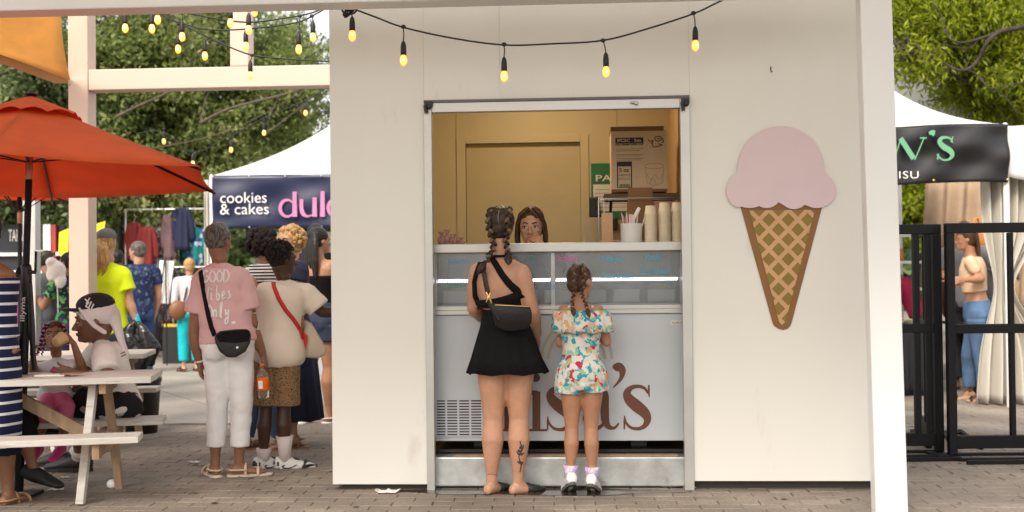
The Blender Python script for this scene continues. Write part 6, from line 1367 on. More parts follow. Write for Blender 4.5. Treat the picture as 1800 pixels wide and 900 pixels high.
# ================= girl in the floral playsuit
m_flor = ramp_mat('tropical floral cotton', 'vcell', [(0, (.66, .64, .58)), (.34, (.02, .33, .40)), (.50, (.62, .34, .12)), (.57, (.60, .57, .50)), (.72, (.45, .03, .09)), (.78, (.26, .50, .34)), (.88, (.64, .38, .34)), (.94, (.05, .42, .5))], 36, warp=.09, bump=.2)
B_ = G(1022, 868); f = person('girl in a tropical floral playsuit with two brown braids, on tiptoe at the counter', (B_.x, 6.86, 0), 0, 1.37, SK['tan'], hs=1.12, legs=.92, arms=.9, hyaw=-38, voxel=.0065, wide=.9,
    px=dict(pel=(1022, 660, 0), nb=(1020, 536, 0), head=(1020, 496, .02), shL=(992, 547, 0), shR=(1051, 547, 0), elL=(985, 604, .02), wrL=(1002, 588, .16), elR=(1067, 602, .02), wrR=(1052, 582, .16), hipL=(1005, 664, 0), hipR=(1041, 664, 0), knL=(1005, 752, .01), knR=(1039, 752, .01), anL=(1003, 836, 0), anR=(1041, 839, 0)),
    pose=dict(ftL=(-.12, 1, -.45), ftR=(.22, 1, -.45)))
q = lambda x, y, d=0: f.L(x, y, d)
b = MB(); b.loft(torso_rings(f, .012, .28, .90), 24); bod = blob('bodice', b, m_flor, f.root, .009, 3, (.003, (3, 3, 3), 2))
rg = lambda cx, cy, wpx, dep: (q(cx, cy), wpx / 292, dep)
skirt(f, 'ruffle', m_flor, [rg(1021, 545, 44, .088), rg(1022, 549, 50, .10), rg(1023, 558, 51, .112), rg(1024, 570, 52, .12), rg(1025, 583, 54, .128)], 11, .05)
b = MB(); b.loft(torso_rings(f, .016, -.12, .34), 24); b.ell(q(1022, 676, -.02), (.07, .10, .055), 14)
for s, hx_ in ((-1, 1001), (1, 1045)): b.tube([q(1022 + s * 14, 640), q(hx_, 665), q(hx_ + s * 2, 692 - (3 if s > 0 else 0))], [.082, .088, .083], 18, dome=False)
f.gar += [bod, blob('playsuit_shorts', b, m_flor, f.root, .009, 3, (.006, (4, 4, 2), 8))]
mk('waist_gather', MB().loft([(q(1023, 600), X, Y_, .106, .078), (q(1023, 603), X, Y_, .110, .082), (q(1023, 606), X, Y_, .106, .078)], 24), m_flor, f.root, smooth=True)
for s in (-1, 1): surf_ribbon(f, f.body, [(1021 + s * 17, 531), (1021 + s * 21, 541)], .014, .003, mat('white lace', (.7, .68, .65), .8), 'shoulder_tie')
haircap(f, m_hbrown, big=.02)
mk('parting', MB().tube([hpt(f, .10, -.40, .44), hpt(f, .15, -.495, .25), hpt(f, .16, -.50, .02)], [.003, .004, .002], 6), mat('scalp', (.45, .3, .22), .6), f.root, smooth=True)
for s, e in ((-1, [(1006, 528, -.08), (1007, 541, -.13)]), (1, [(1028, 530, -.08), (1032, 543, -.13)])):
    cx = 1012 if s < 0 else 1024
    braid(f, m_hbrown, [q(cx + s * 1, 466, -.03), q(cx + s * 3, 480, -.105), q(cx + s * 2, 497, -.115), q(cx + s * .5 - 2, 513, -.09)] + [q(*x) for x in e], .018, m2=m_hstreak, tail=.085, streaks=1)
    mk('hair_tie', MB().tube([q(e[-1][0], e[-1][1] - .5, e[-1][2]), q(e[-1][0], e[-1][1] + 1.5, e[-1][2])], .0085, 8), mat('lilac elastic', (.6, .55, .68), .6), f.root, smooth=True)
m_shoew = mat('white canvas shoe', (.72, .71, .70), .6); m_olive = mat('olive rubber sole', (.10, .105, .075), .7)
for nm in 'LR': shoe(f, nm, m_shoew, m_olive, k=1.2); sock(f, nm, ramp_mat('lilac tie-dye sock', 'noise', [(.4, (.72, .70, .70)), (.52, (.48, .34, .62)), (.6, (.7, .5, .62))], 40, interp='LINEAR'), .045)

# ================= worker inside
f = person('young woman serving inside the kiosk, dark straight hair, hand raised to her mouth', (P(936, 400, 7.6).x, 7.6, .2), pi, 1.56, SK['fair'], hs=1.2, voxel=.0055, female=True, face=True, hpitch=-4, hyaw=-6,
    px=dict(pel=(945, 545, .12), nb=(940, 436, .02), head=(934, 398, -.04), shR=(908, 446, .02), shL=(976, 446, .02), elL=(978, 492, -.10), wrL=(955, 436, -.14), elR=(905, 495, -.02), wrR=(915, 520, -.15)), handL=dict(d=V((.55, .15, .72)), n=(.3, -1, .1), curl=.95, size=.9))
top(f, 'black_tee', m_blk, hem=-.1, sleeve=.6)
haircap(f, m_hbrown, big=.03)
b = MB()
for s in (-1, 1): b.tube([hpt(f, s * .06, .20, .49), hpt(f, s * .26, .20, .34), hpt(f, s * .36, .08, .05), hpt(f, s * .38, .02, -.25), hpt(f, s * .37, .02, -.6), hpt(f, s * .34, .02, -.85)], [q_ * f.hh for q_ in (.05, .075, .09, .10, .09, .05)], 10, flat=.8)
blob('long_hair', b, m_hbrown, f.root, .007, 2, (.003, (8, 8, 1), 3))
mk('face_strand', MB().tube([hpt(f, -.03, .30, .46), hpt(f, -.18, .36, .30), hpt(f, -.31, .27, .10), hpt(f, -.36, .16, -.2)], .012 * f.hh, 6), m_hstreak, f.root, smooth=True)
mk('earring', MB().tube([hpt(f, -.37 + .04 * math.cos(a), .06, -.26 + .06 * math.sin(a)) for a in np.linspace(0, 6.2, 12)], .008 * f.hh, 6), m_steel, f.root, smooth=True)

# ================= person in pink tee
m_pinkT = mat('faded pink cotton', (.66, .40, .40), .9, var=.06, vscale=5, bump=.8, bscale=9, stretch=(1, 1, .6), spec=.2); m_wpants = mat('white denim', (.78, .77, .77), .85, bump=.8, bscale=9, stretch=(1, 1, .6), spec=.2)
A = G(400, 836); Yd = 7.6
f = person('grey-haired person in a faded pink slogan tee and white cropped trousers in the queue', (A.x, Yd, 0), 0, 1.68, SK['mid'], hs=1.02, arms=1.08, hyaw=-20, wide=1, hipw=.08, waistw=.32, chw=.06, voxel=.0078,
    px=dict(pel=(401, 604, 0), nb=(389, 466, 0), head=(384, 424, .01), shL=(355, 492, 0), shR=(426, 490, 0), elL=(341, 585, 0), wrL=(350, 636, .04), elR=(443, 578, 0), wrR=(462, 622, .05), hipL=(383, 608, 0), hipR=(420, 608, 0), knL=(382, 715, 0), knR=(425, 715, 0), anL=(378, 815, 0), anR=(420, 815, 0)),
    pose=dict(ftL=(-.45, .8, 0), ftR=(1, .25, 0)), handL=dict(curl=.5), handR=dict(d=V((.15, .2, -1)), n=(-1, .2, 0), curl=.9))
f.legs = 1.0; bottoms(f, 'white_trousers', m_wpants, 1.70, .30, .012, (.063, .053, .042, .0385, .0385), (.007, (3, 3, 6), 3))
tD = top(f, 'pink_tee', m_pinkT, hem=.02, off=.018, sleeve=.62, srad=.044, wr=(.011, (3, 3, 3.0), 4), sfl=1.2)
haircap(f, m_hgrey, big=.03, low=0, wr=(.005, (14, 14, 14), 5), extra=lambda b: (hell(f, b, (0, -.16, -.02), (.30, .29, .30)), hell(f, b, (0, -.02, .33), (.30, .34, .25))))
# hand-lettered slogan
GL = {'G': [[(9, 1), (5, 0), (1, 4), (1, 9), (5, 12), (9, 9), (9, 6), (6, 6)]], 'O': [[(5, 0), (1, 4), (1, 9), (5, 12), (9, 9), (9, 4), (5, 0)]], 'D': [[(1, 0), (1, 12), (6, 11), (9, 6), (6, 1), (1, 0)]], 'V': [[(0, 0), (4, 12), (8, 0), (10, 0)]],
      'i': [[(2, 5), (2, 12), (4, 11)], [(2, 1), (3, 2)]], 'b': [[(2, -2), (2, 12), (6, 12), (7, 8), (3, 6)]], 'e': [[(1, 9), (6, 7), (4, 4), (1, 8), (3, 12), (7, 10)]], 's': [[(7, 4), (3, 5), (6, 9), (3, 12), (0, 11)]], 'n': [[(1, 5), (1, 12)], [(1, 7), (5, 5), (6, 12), (7, 12)]], 'l': [[(2, 12), (5, 0), (3, -1), (2, 12), (5, 12)]], 'y': [[(0, 5), (2, 11), (6, 5)], [(6, 5), (4, 17), (0, 19), (0, 15), (6, 11)]]}
for word, x0, y0, w, hh_ in (('GOOD', 356, 476, 12.2, 25), ('Vibes', 360, 506, 9.8, 26), ('Only', 364, 536, 10.8, 27)):
    for i, ch in enumerate(word):
        for st_ in GL[ch]:
            pts = [(x0 + i * w + px_ * w / 11, y0 - i * .5 + py_ * hh_ / 12 * .82) for px_, py_ in st_]
            surf_ribbon(f, tD, [(p.x, p.z) for p in crom([V((a, 0, b_)) for a, b_ in pts], 3)], .0115, .0005, m_whiteprint, 'slogan_stroke', sub=3, off=.0028)
surf_ribbon(f, tD, [(352, 468), (355, 490), (360, 520), (366, 550), (372, 575), (378, 590)], .032, .003, m_blk, 'bag_strap', off=.005)
bgD = thing('sling_bag', 'black nylon sling bag resting on the hip of the person in pink', 'bag', P(407, 602, Yd - .19)); o_ = bgD.location
b = MB(); sp_ = [(376, 590), (386, 582), (410, 579), (436, 578), (442, 586), (440, 602), (432, 618), (415, 628), (400, 629), (386, 618), (379, 604)]
bp = lambda x, y, d=0: P(x, y, Yd - .19 + d) - o_; n = len(sp_)
b.add([bp(x, y, -.035) for x, y in sp_] + [bp(x, y, .04) for x, y in sp_], [tuple(range(n)), tuple(range(2 * n - 1, n - 1, -1))] + [(i, i + n, (i + 1) % n + n, (i + 1) % n) for i in range(n)])
mk('bag_body', b, mat('black nylon', (.014, .014, .015), .55, bump=.3, bscale=60), bgD, bevel=.018, smooth=True)
mk('bag_flap', MB().add([bp(x, y, -.041 if y > 580 else -.036) for x, y in ((379, 590), (390, 583), (436, 579), (440, 588), (437, 600), (415, 603), (385, 601))] + [bp(x, y, -.03) for x, y in ((379, 590), (390, 583), (436, 579), (440, 588), (437, 600), (415, 603), (385, 601))], [tuple(range(7)), tuple(range(13, 6, -1))] + [(i, i + 7, (i + 1) % 7 + 7, (i + 1) % 7) for i in range(7)]), m_blk, bgD, bevel=.004)
mk('stud', MB().ell(bp(417, 611, -.038), (.009, .005, .009), 8), m_white, bgD, smooth=True)
mk('watch_band', MB().tube([f.J['wrL'] + V((0, 0, .012)), f.J['wrL'] - V((0, 0, .004))], .030, 12, dome=False), m_white, f.root, smooth=True)
m_sandal = mat('cream sandal', (.60, .50, .38), .6)
def sandal(f, nm, m, k=1.12, thick=.016, heel=0):
    J, h = f.J, f.h; an = J['an' + nm]; fd = V(J['ft' + nm]); fd.z = 0; fd.normalize(); sx_ = fd.cross(Z).normalized(); g = an - V((0, 0, .022 * h)); q_ = h * k
    b = MB(); b.loft([(g + fd * t * q_ - Z * (.0225 * h + thick * .3), sx_, Z, rx * q_, thick * .8) for t, rx in ((-.042, .012), (-.032, .022), (.0, .024), (.05, .028), (.085, .028), (.11, .02), (.118, .008))], 14); mk('sandal_sole', b, m, f.root, smooth=True)
    ang_ = lambda c, r1, r2: [c + sx_ * r1 * math.cos(a) + Z * r2 * math.sin(a) for a in np.linspace(-.1, pi + .1, 9)]
    mk('sandal_strap', MB().tube(ang_(g + fd * .065 * q_ - Z * .016 * h, .029 * q_, .020 * q_), .0055 * q_, 6, flat=.45), m, f.root, smooth=True)
    mk('sandal_strap', MB().tube(ang_(g + fd * .022 * q_ - Z * .012 * h, .021 * q_, .030 * q_), .005 * q_, 6, flat=.45), m, f.root, smooth=True)
    mk('heel_strap', MB().tube([g + fd * .02 * q_ + sx_ * .023 * q_, g - fd * .022 * q_ + sx_ * .02 * q_, g - fd * .04 * q_, g - fd * .022 * q_ - sx_ * .02 * q_, g + fd * .02 * q_ - sx_ * .023 * q_], .0055 * q_, 6, flat=.6), m, f.root, smooth=True)
for nm in 'LR': sandal(f, nm, m_sandal)
bo = thing('drink_bottle', 'clear plastic bottle with an orange and red label held by the person in pink', 'bottle', P(464, 700, Yd + .0)); bo.rotation_euler = (0, R(-3), 0)
s_ = Yd / F; mk('bottle_body', MB().lathe([(.030, 0), (.038, .01), (.038, .11), (.033, .13), (.038, .15), (.035, .16), (.016, .195), (.014, .215)], 18), mat('clear bottle plastic', (.8, .82, .82), .08, trans=.9, alpha=.75), bo, smooth=True)
mk('cap', MB().lathe([(.0165, .212), (.0165, .23), (.01, .231)], 14), mat('orange cap', (.7, .15, .02), .4), bo, smooth=True)
mk('label_wrap', MB().lathe([(.0388, .055), (.0393, .056), (.0393, .14), (.0388, .141)], 20), ramp_mat('orange red label', 'noise', [(.3, (.72, .12, .01)), (.55, (.75, .2, .02)), (.62, (.75, .03, .04))], 20, bump=0), bo, smooth=True)
mk('label_window', MB().box((-.022, -.041, .068), (.006, -.0385, .12)), m_paper, bo)

# ================= person in cream tee and leopard shorts
m_cream = mat('cream cotton', (.74, .65, .54), .9, var=.04, bump=.8, bscale=9, stretch=(1, 1, .6), spec=.2)
m_leo = ramp_mat('leopard print', 'vdist', [(0, (.03, .017, .01)), (.25, (.03, .017, .01)), (.36, (.33, .20, .10)), (.6, (.24, .14, .07))], 75, warp=.02, stretch=(.8, .8, 1.6))
A = G(485, 824); Ye = 7.9
f = person('dark-skinned youth in a big cream tee and leopard-print shorts, arm reaching right', (A.x, Ye, 0), 0, 1.57, SK['dark'], hs=1.08, legs=.95, arms=1.0, hyaw=-52, waistw=.16, hipw=.1, chw=.05, voxel=.0078,
    px=dict(pel=(486, 622, 0), nb=(502, 497, 0), head=(497, 456, .0), shL=(467, 515, -.03), shR=(535, 517, .04), elL=(459, 565, .08), wrL=(478, 590, .2), elR=(566, 549, .05), wrR=(612, 548, .12), hipL=(469, 628, 0), hipR=(501, 628, 0), knL=(467, 718, 0), knR=(499, 718, 0), anL=(463, 806, .0), anR=(501, 806, 0)),
    pose=dict(ftL=(.75, .6, 0), ftR=(1, .12, 0)))
bottoms(f, 'leopard_shorts', m_leo, .93, .25, .02, (.074, .070), (.005, (3, 3, 2), 5), 1.06)
tE = top(f, 'cream_tee', m_cream, hem=-.16, off=.023, sleeve=.80, srad=.050, wr=(.014, (3, 3, 1.6), 6), flare=.03, sfl=1.15)
curls(f, m_hcurl, (0, -.09, .18), (.38, .44, .40), 480, .036, keep=lambda p: p[2] > -.12 and not (p[1] > .12 and p[2] < .30))
b = MB(); hell(f, b, (0, -.16, -.02), (.31, .30, .27)); mk('nape_hair', b, m_hcurl, f.root, smooth=True)
m_redstrap = mat('red canvas strap', (.55, .02, .025), .7)
surf_ribbon(f, tE, [(478, 485), (482, 505), (490, 525), (502, 545), (516, 562), (527, 580), (531, 596)], .028, .003, m_redstrap, 'bag_strap', off=.004)
tb = thing('tote_bag', 'cream canvas shoulder bag with red trim behind the youth in the cream tee', 'bag', P(548, 596, Ye + .08)); o_ = tb.location; bp = lambda x, y, d=0: P(x, y, Ye + .08 + d) - o_
def slab_px(pts, d0, d1):
    n = len(pts); b = MB(); return b.add([bp(x, y, d0) for x, y in pts] + [bp(x, y, d1) for x, y in pts], [tuple(range(n)), tuple(range(2 * n - 1, n - 1, -1))] + [(i, i + n, (i + 1) % n + n, (i + 1) % n) for i in range(n)])
mk('bag_body', slab_px([(533, 560), (548, 568), (562, 592), (574, 612), (573, 623), (560, 630), (538, 629), (530, 620)], -.06, .06), mat('cream canvas', (.55, .47, .36), .8, bump=.3, bscale=60), tb, bevel=.02, smooth=True)
mk('red_trim', slab_px([(527, 578), (540, 590), (540, 600), (535, 622), (530, 622), (532, 600)], -.085, -.065), m_redstrap, tb, bevel=.004)
mk('leopard_panel', slab_px([(517, 555), (526, 551), (534, 556), (535, 566), (532, 580), (522, 568)], -.1, -.07), m_leo, tb, bevel=.004)
m_snk = mat('white sneaker leather', (.68, .67, .64), .5); m_snkb = mat('black sneaker overlay', (.012, .012, .012), .5)
for nm in 'LR':
    shoe(f, nm, m_snk, mat('white rubber', (.66, .64, .6), .6), 'sneaker', 1.2); sock(f, nm, mat('pale pink white sock', (.68, .6, .58), .9, bump=.3, bscale=120), .045 if nm == 'L' else .10)
    J = f.J; fd = J['ft' + nm]; sx_ = fd.cross(Z).normalized(); g = J['an' + nm] - V((0, 0, .022 * f.h)); k = f.h * 1.2; b = MB()
    b.ell(g - fd * .022 * k + Z * .002 * k, (.021 * k, .022 * k, .020 * k), 12).tube([g + fd * .07 * k - Z * .012 * k + sx_ * .030 * k, g + fd * .075 * k + Z * .0065 * k, g + fd * .07 * k - Z * .012 * k - sx_ * .030 * k], .0075 * k, 6).ell(g + fd * .035 * k + Z * .010 * k, (.02 * k, .013 * k, .012 * k), 10).tube([g + fd * .112 * k - Z * .012 * k, g + fd * .095 * k - Z * .006 * k + sx_ * .018 * k, g + fd * .075 * k - Z * .008 * k + sx_ * .029 * k], .006 * k, 6).tube([g + fd * .112 * k - Z * .012 * k, g + fd * .095 * k - Z * .006 * k - sx_ * .018 * k, g + fd * .075 * k - Z * .008 * k - sx_ * .029 * k], .006 * k, 6); mk('black_overlay', b, m_snkb, f.root, smooth=True)
    for s in (1,):
        b = MB(); sd = sx_ if sx_.y < 0 else -sx_
        P0 = lambda t, z_, o=.0: g + fd * t * k + sd * (.0235 + o) * k + Z * z_ * k
        b.tube([P0(-.012, -.012, .0), P0(.02, -.008, .0025), P0(.05, -.013, .004)], [.006 * k, .011 * k, .006 * k], 8, flat=.35, ref=sd); mk('side_panel', b, m_snk, f.root, smooth=True)
        b = MB(); b.tube(crom([P0(.045, -.001, .0055), P0(.02, -.012, .0065), P0(.0, -.012, .006), P0(-.008, -.006, .005), P0(.0, -.003, .004)][::-1], 3), [.0022 * k] * 12 + [.0008 * k], 6); mk('curved_tick', b, m_snkb, f.root, smooth=True)
# ================= seated man with cap and towel
m_wtee = mat('white cotton tee', (.74, .70, .65), .9, bump=.8, bscale=9, spec=.2)
Ym = 7.5; A = P(205, 700, Ym)
f = person('seated man in a white tee with a black cap over a towel, in profile', (A.x, Ym, 0), R(82), 1.78, SK['brown'], hs=1.24, hyaw=24, hpitch=-6, voxel=.007, face=True, bend=-.03, chw=-.1, waistw=-.05,
    px=dict(pel=(208, 715, 0), nb=(178, 603, 0), head=(167, 562, -.03), shL=(186, 622, -.16), shR=(170, 616, .17), elL=(189, 668, -.3), wrL=(138, 659, -.42), elR=(152, 648, .2), wrR=(146, 660, .0), hipL=(204, 722, -.09), hipR=(204, 718, .1), knL=(128, 705, -.02), knR=(108, 700, .22), anL=(140, 803, .33), anR=(104, 798, .55)),
    pose=dict(ftL=(0, 1, 0), ftR=(.1, 1, 0)))
f.legs = 1.0
bottoms(f, 'black_shorts', ramp_mat('black shorts print', 'vcell', [(0, (.014, .014, .015)), (.93, (.45, .42, .4))], 22), .85, .25, .015, (.068, .058), (.005, (3, 3, 3), 5))
tF = top(f, 'white_tee', m_wtee, hem=-.15, off=.016, sleeve=.68, srad=.042, wr=(.013, (2.5, 2.5, 3), 6), sfl=1.2)
surf_ribbon(f, tF, [(222, 590), (216, 612)], .10, .0006, mat('grey photo print', (.16, .15, .14), .8, var=.7, vscale=25), 'back_print', off=.001)
surf_ribbon(f, tF, [(212, 622), (224, 616)], .006, .0005, m_ink, 'print_line', off=.001); surf_ribbon(f, tF, [(213, 627), (223, 622)], .006, .0005, m_ink, 'print_line', off=.001)
m_towel = mat('pale pink terry towel', (.76, .69, .67), .95, bump=.6, bscale=120, spec=.1)
b = MB(); hell(f, b, (0, -.07, .17), (.40, .44, .37))
for s in (-1, 1): b.tube([hpt(f, s * .30, .26, .28), hpt(f, s * .38, .12, .06), hpt(f, s * .40, -.02, -.14), hpt(f, s * .34, -.18, -.28)], [q_ * f.hh for q_ in (.05, .08, .10, .08)], 10, flat=.6)
b.tube([hpt(f, -.30, .33, .22), hpt(f, 0, .43, .26), hpt(f, .30, .33, .22)], [.03 * f.hh, .04 * f.hh, .03 * f.hh], 8)
b.tube([hpt(f, 0, -.38, .1), hpt(f, -.05, -.46, -.2), hpt(f, -.1, -.52, -.55), hpt(f, -.12, -.6, -.85)], [q_ * f.hh for q_ in (.25, .17, .12, .08)], 12, flat=.6)
blob('head_towel', b, m_towel, f.root, .007, 2, (.005, (6, 6, 3), 5))
b = MB(); CR = Matrix.Rotation(R(8), 4, 'X')
hell(f, b, (0, -.05, .34), (.40, .43, .27)); b2 = b; mk_c = blob('cap_crown', b, mat('black wool cap', (.012, .012, .013), .85, bump=.3, bscale=90), f.root, .007, 1, None)
b = MB(); n = 14; vs = []
for i in range(n + 1):
    a = pi * i / n; vs += [hpt(f, .33 * math.cos(a), .20 + .12 * math.sin(a), .30), hpt(f, .36 * math.cos(a), .24 + .50 * math.sin(a), .29 + .07 * math.sin(a) - .05 * abs(math.cos(a)))]
b.add(vs, [(2 * i, 2 * i + 1, 2 * i + 3, 2 * i + 2) for i in range(n)]); o = mk('cap_brim', b, mat('black cap brim', (.012, .012, .013), .7), f.root, smooth=True); o.modifiers.new('t', 'SOLIDIFY').thickness = .008
for L in ([(150, 526), (156, 532), (151, 538), (158, 543)], [(158, 524), (152, 534)], [(161, 530), (156, 541)], [(165, 534), (160, 544)]): surf_ribbon(f, mk_c, L, .008, .002, m_white, 'cap_embroidery', off=.003)
for nm in 'LR': shoe(f, nm, m_snkb, m_black, 'black_trainer', 1.25); sock(f, nm, m_paper, .04)

# ================= small girl with a cup
Yg = 7.42; A = P(97, 700, Yg); m_gtee = mat('white child tee', (.66, .63, .62), .9, bump=.2, bscale=110)
f = person('small girl with pink-threaded braids drinking from a tan cup, seated facing the camera', (A.x, Yg, 0), pi, 1.12, SK['mid'], hs=1.35, hyaw=12, hpitch=14, voxel=.0065, face=True, arms=1.1, legs=1.0, wide=1.0,
    px=dict(pel=(97, 700, 0), nb=(99, 632, 0), head=(97, 592, -.02), shL=(124, 648, 0), shR=(77, 650, 0), elL=(147, 654, -.06), wrL=(129, 603, -.15), elR=(60, 664, -.08), wrR=(58, 628, -.16), hipL=(106, 702, -.0), hipR=(88, 702, -.0), knL=(118, 716, -.22), knR=(80, 718, -.24), anL=(106, 784, -.1), anR=(66, 786, -.1)), handL=dict(d=V((.55, .2, .7)), n=(.7, -.2, -.6), curl=.9, size=1.1), handR=dict(d=V((0, .1, 1)), n=(-1, .1, 0), curl=1.2, size=1.1), pose=dict(ftL=(0, 1, -.2), ftR=(0, 1, -.2)))
m_pinkp = mat('bubblegum pink leggings', (.66, .14, .28), .85, bump=.2, bscale=60)
bottoms(f, 'pink_leggings', m_pinkp, 1.42, .2, .008, (.060, .052, .046, .042, .040), None)
tG = top(f, 'printed_tee', m_gtee, hem=-.1, off=.014, sleeve=.6, srad=.056, wr=(.004, (4, 4, 3), 6))
m_bow = mat('pink print on tee', (.70, .07, .22), .7); m_gp = mat('grey print on tee', (.2, .22, .22), .8)
surf_ribbon(f, tG, [(97, 646), (92, 655), (88, 662)], (.03, .045), .0006, m_bow, 'tee_print', off=.0015); surf_ribbon(f, tG, [(113, 650), (107, 658), (103, 664)], (.035, .03), .0006, m_bow, 'tee_print', off=.0015)
surf_ribbon(f, tG, [(76, 670), (90, 668), (112, 670)], .02, .0006, m_gp, 'tee_print', off=.0014)
haircap(f, m_hbrown, big=.035); m_pthread = mat('pink braid thread', (.62, .16, .36), .6)
for s, zz in ((1, 0), (.75, .04), (1.1, -.03)):
    braid(f, m_hblack, [hpt(f, s * .26, .24, .36), hpt(f, s * .35, .16, .05), hpt(f, s * .40, .12, -.3), hpt(f, s * .50, .10, -.62)], .012, m2=m_pthread, streaks=1)
braid(f, m_hblack, [hpt(f, -.26, .24, .36), hpt(f, -.37, .1, .0), hpt(f, -.4, .05, -.35)], .012, m2=m_pthread, streaks=0)
for nm in 'LR': shoe(f, nm, mat('magenta shoe', (.6, .03, .22), .5), None, 'pink_shoe', 1.2)
cu = thing('paper_cup_held', 'tan paper cup the small girl drinks from', 'cup', P(104, 598, Yg - .25)); cu.rotation_euler = (R(-68), 0, R(-22))
mk('cup_wall', MB().lathe([(.030, -.035), (.032, -.033), (.040, .035), (.042, .037), (.038, .036), (.03, -.03)], 20), mat('tan paper cup', (.55, .36, .17), .7), cu, smooth=True)

# ================= woman at the left edge in striped dress
m_stripe = ramp_mat('navy jersey with white stripes', 'wave', [(0, (.010, .016, .055)), (.86, (.70, .70, .72))], 1 / .065 / 2 * .64, bump=.1)
Yh = 6.72; A = P(-16, 800, Yh)
f = person('woman cut off by the left edge in a long navy dress with thin white stripes', (A.x, Yh, 0), 0, 1.74, SK['mid'], hs=1.0, arms=1.15, voxel=.009, hipw=.12, waistw=.1, hyaw=30,
    px=dict(pel=(-16, 625, 0), nb=(-20, 464, 0), head=(-24, 410, .02), shL=(-54, 488, 0), shR=(8, 488, 0), elR=(15, 570, .05), wrR=(5, 600, .25), elL=(-70, 570, 0), hipL=(-34, 630, 0), hipR=(4, 630, 0), knL=(-30, 750, 0), knR=(10, 750, 0), anL=(-32, 866, 0), anR=(14, 866, 0)), pose=dict(ftL=(-.3, 1, 0), ftR=(.25, 1, 0)))
b = MB(); b.loft(torso_rings(f, .012, .2, .84), 24); f.gar.append(blob('dress_bodice', b, m_stripe, f.root, .01, 2, None))
rg = lambda cx, cy, wpx, dep: (f.L(cx, cy), wpx / 298, dep)
skirt(f, 'dress_skirt', m_stripe, [rg(-18, 575, 41, .12), rg(-17, 610, 47, .15), rg(-16, 650, 50, .165), rg(-15, 720, 50, .16), rg(-14, 797, 47, .155)], 4, .03)
haircap(f, m_hblack, big=.04)
for nm in 'LR': sandal(f, nm, mat('tan sandal', (.38, .22, .11), .6))
# ================= person in black sitting beyond her
Yi = 6.98; A = P(-70, 800, Yi)
f = person('person in black seated at the left edge, crossed legs and black flats showing', (A.x, Yi, 0), R(-86), 1.62, SK['mid'], voxel=.010, px=dict(pel=(-62, 740, 0), nb=(-72, 600, 0), head=(-66, 562, 0), shL=(-70, 620, .15), shR=(-70, 620, -.15), elL=(-55, 680, .2), wrL=(-30, 690, .2), elR=(-60, 690, -.18), wrR=(-35, 700, -.15), hipL=(-60, 745, .08), hipR=(-60, 745, -.08), knL=(40, 742, .08), knR=(38, 735, -.02), anL=(60, 747, .32), anR=(58, 822, -.02)), pose=dict(ftR=(.25, 1, -.25), ftL=(0, 1, 0)))
f.legs = 1.0; bottoms(f, 'black_trousers', m_blk, 1.55, .3, .012); top(f, 'black_top', m_blk, sleeve=.6); haircap(f, m_hblack)
shoe(f, 'R', m_mule, None, 'black_flat', 1.15); shoe(f, 'L', m_mule, None, 'black_flat', 1.0)

# ================= neon tee
m_neon = mat('fluorescent yellow tee', (.66, .80, .0), .8, var=.04, bump=.8, bscale=9); m_grey = mat('charcoal trousers', (.035, .035, .038), .9, bump=.3, bscale=40)
Yj = 10.0; A = P(188, 700, Yj)
f = person('person in a fluorescent yellow tee and grey cap carrying black bin bags', (A.x, Yj, 0), R(-12), 1.76, SK['fair'], arms=.95, voxel=.010, waistw=.15, hyaw=12,
    px=dict(pel=(190, 590, 0), nb=(191, 466, 0), head=(188, 427, .02), shL=(168, 482, 0), shR=(215, 483, 0), elR=(228, 532, .0), wrR=(239, 562, .0), elL=(160, 530, .05), wrL=(160, 560, .15), hipL=(180, 593, 0), hipR=(200, 593, 0), knL=(181, 670, 0), knR=(201, 670, 0), anL=(180, 744, 0), anR=(203, 744, 0)))
bottoms(f, 'charcoal_trousers', m_grey, 1.9, .3, .014); top(f, 'neon_tee', m_neon, hem=-.10, off=.020, sleeve=.58, srad=.045, wr=(.008, (2.5, 2.5, 1.5), 3), sfl=1.2); haircap(f, m_hblond, big=.02)
b = MB(); hell(f, b, (0, -.07, .24), (.38, .45, .33)); blob('grey_cap', b, mat('grey cap cloth', (.13, .13, .135), .9, bump=.4, bscale=80), f.root, .008, 1, None)
b = MB()
for k in range(7): dx = (k - 3) * .07; b.tube([hpt(f, dx * .5, -.44, .0), hpt(f, dx * 1.2 - .05, -.62, -.25), hpt(f, dx * 2.0 - .18, -.66, -.7), hpt(f, dx * 1.9 - .30 + .05 * (k % 2), -.6, -1.15 - .08 * (k % 3))], [q_ * f.hh for q_ in (.07, .09, .085, .03)], 8)
blob('ponytail', b, m_hblond, f.root, .009, 1, (.010, (9, 9, 2.5), 9))
mk('blue_glove', MB().tube([f.J['wrR'] + V((0, 0, .03)), f.J['wrR'] + V((.01, .0, -.05)), f.J['wrR'] + V((.02, 0, -.12))], [.030, .045, .038], 10, flat=.7), mat('blue nitrile glove', (.0, .42, .62), .4), f.root, smooth=True)
m_bin = mat('black bin liner', (.012, .012, .013), .22, bump=1, bscale=14)
for lab, pts, dy in (('black bin bag hanging left of the blue glove', [(236, 568, 12), (226, 592, 30), (240, 622, 42), (242, 648, 30)], 0), ('second black bin bag trailing right of the blue glove', [(243, 570, 12), (256, 592, 26), (266, 616, 34), (268, 636, 16)], -.05)):
    bb = thing('bin_bag', lab, 'bin bag', P(pts[0][0], pts[0][1], Yj - .12 + dy)); o_ = bb.location; b = MB(); b.tube(crom([P(x, y, Yj - .12 + dy) - o_ for x, y, w in pts], 4), [w_ / 400 for w_ in np.interp(np.linspace(0, 3, 13), range(4), [p[2] for p in pts])], 22, flat=.7, ref=(0, 1, 0)); o = blob('bag_film', b, m_bin, bb, .012, 1, (.016, (5, 5, 3), 4 + len(lab) % 3))

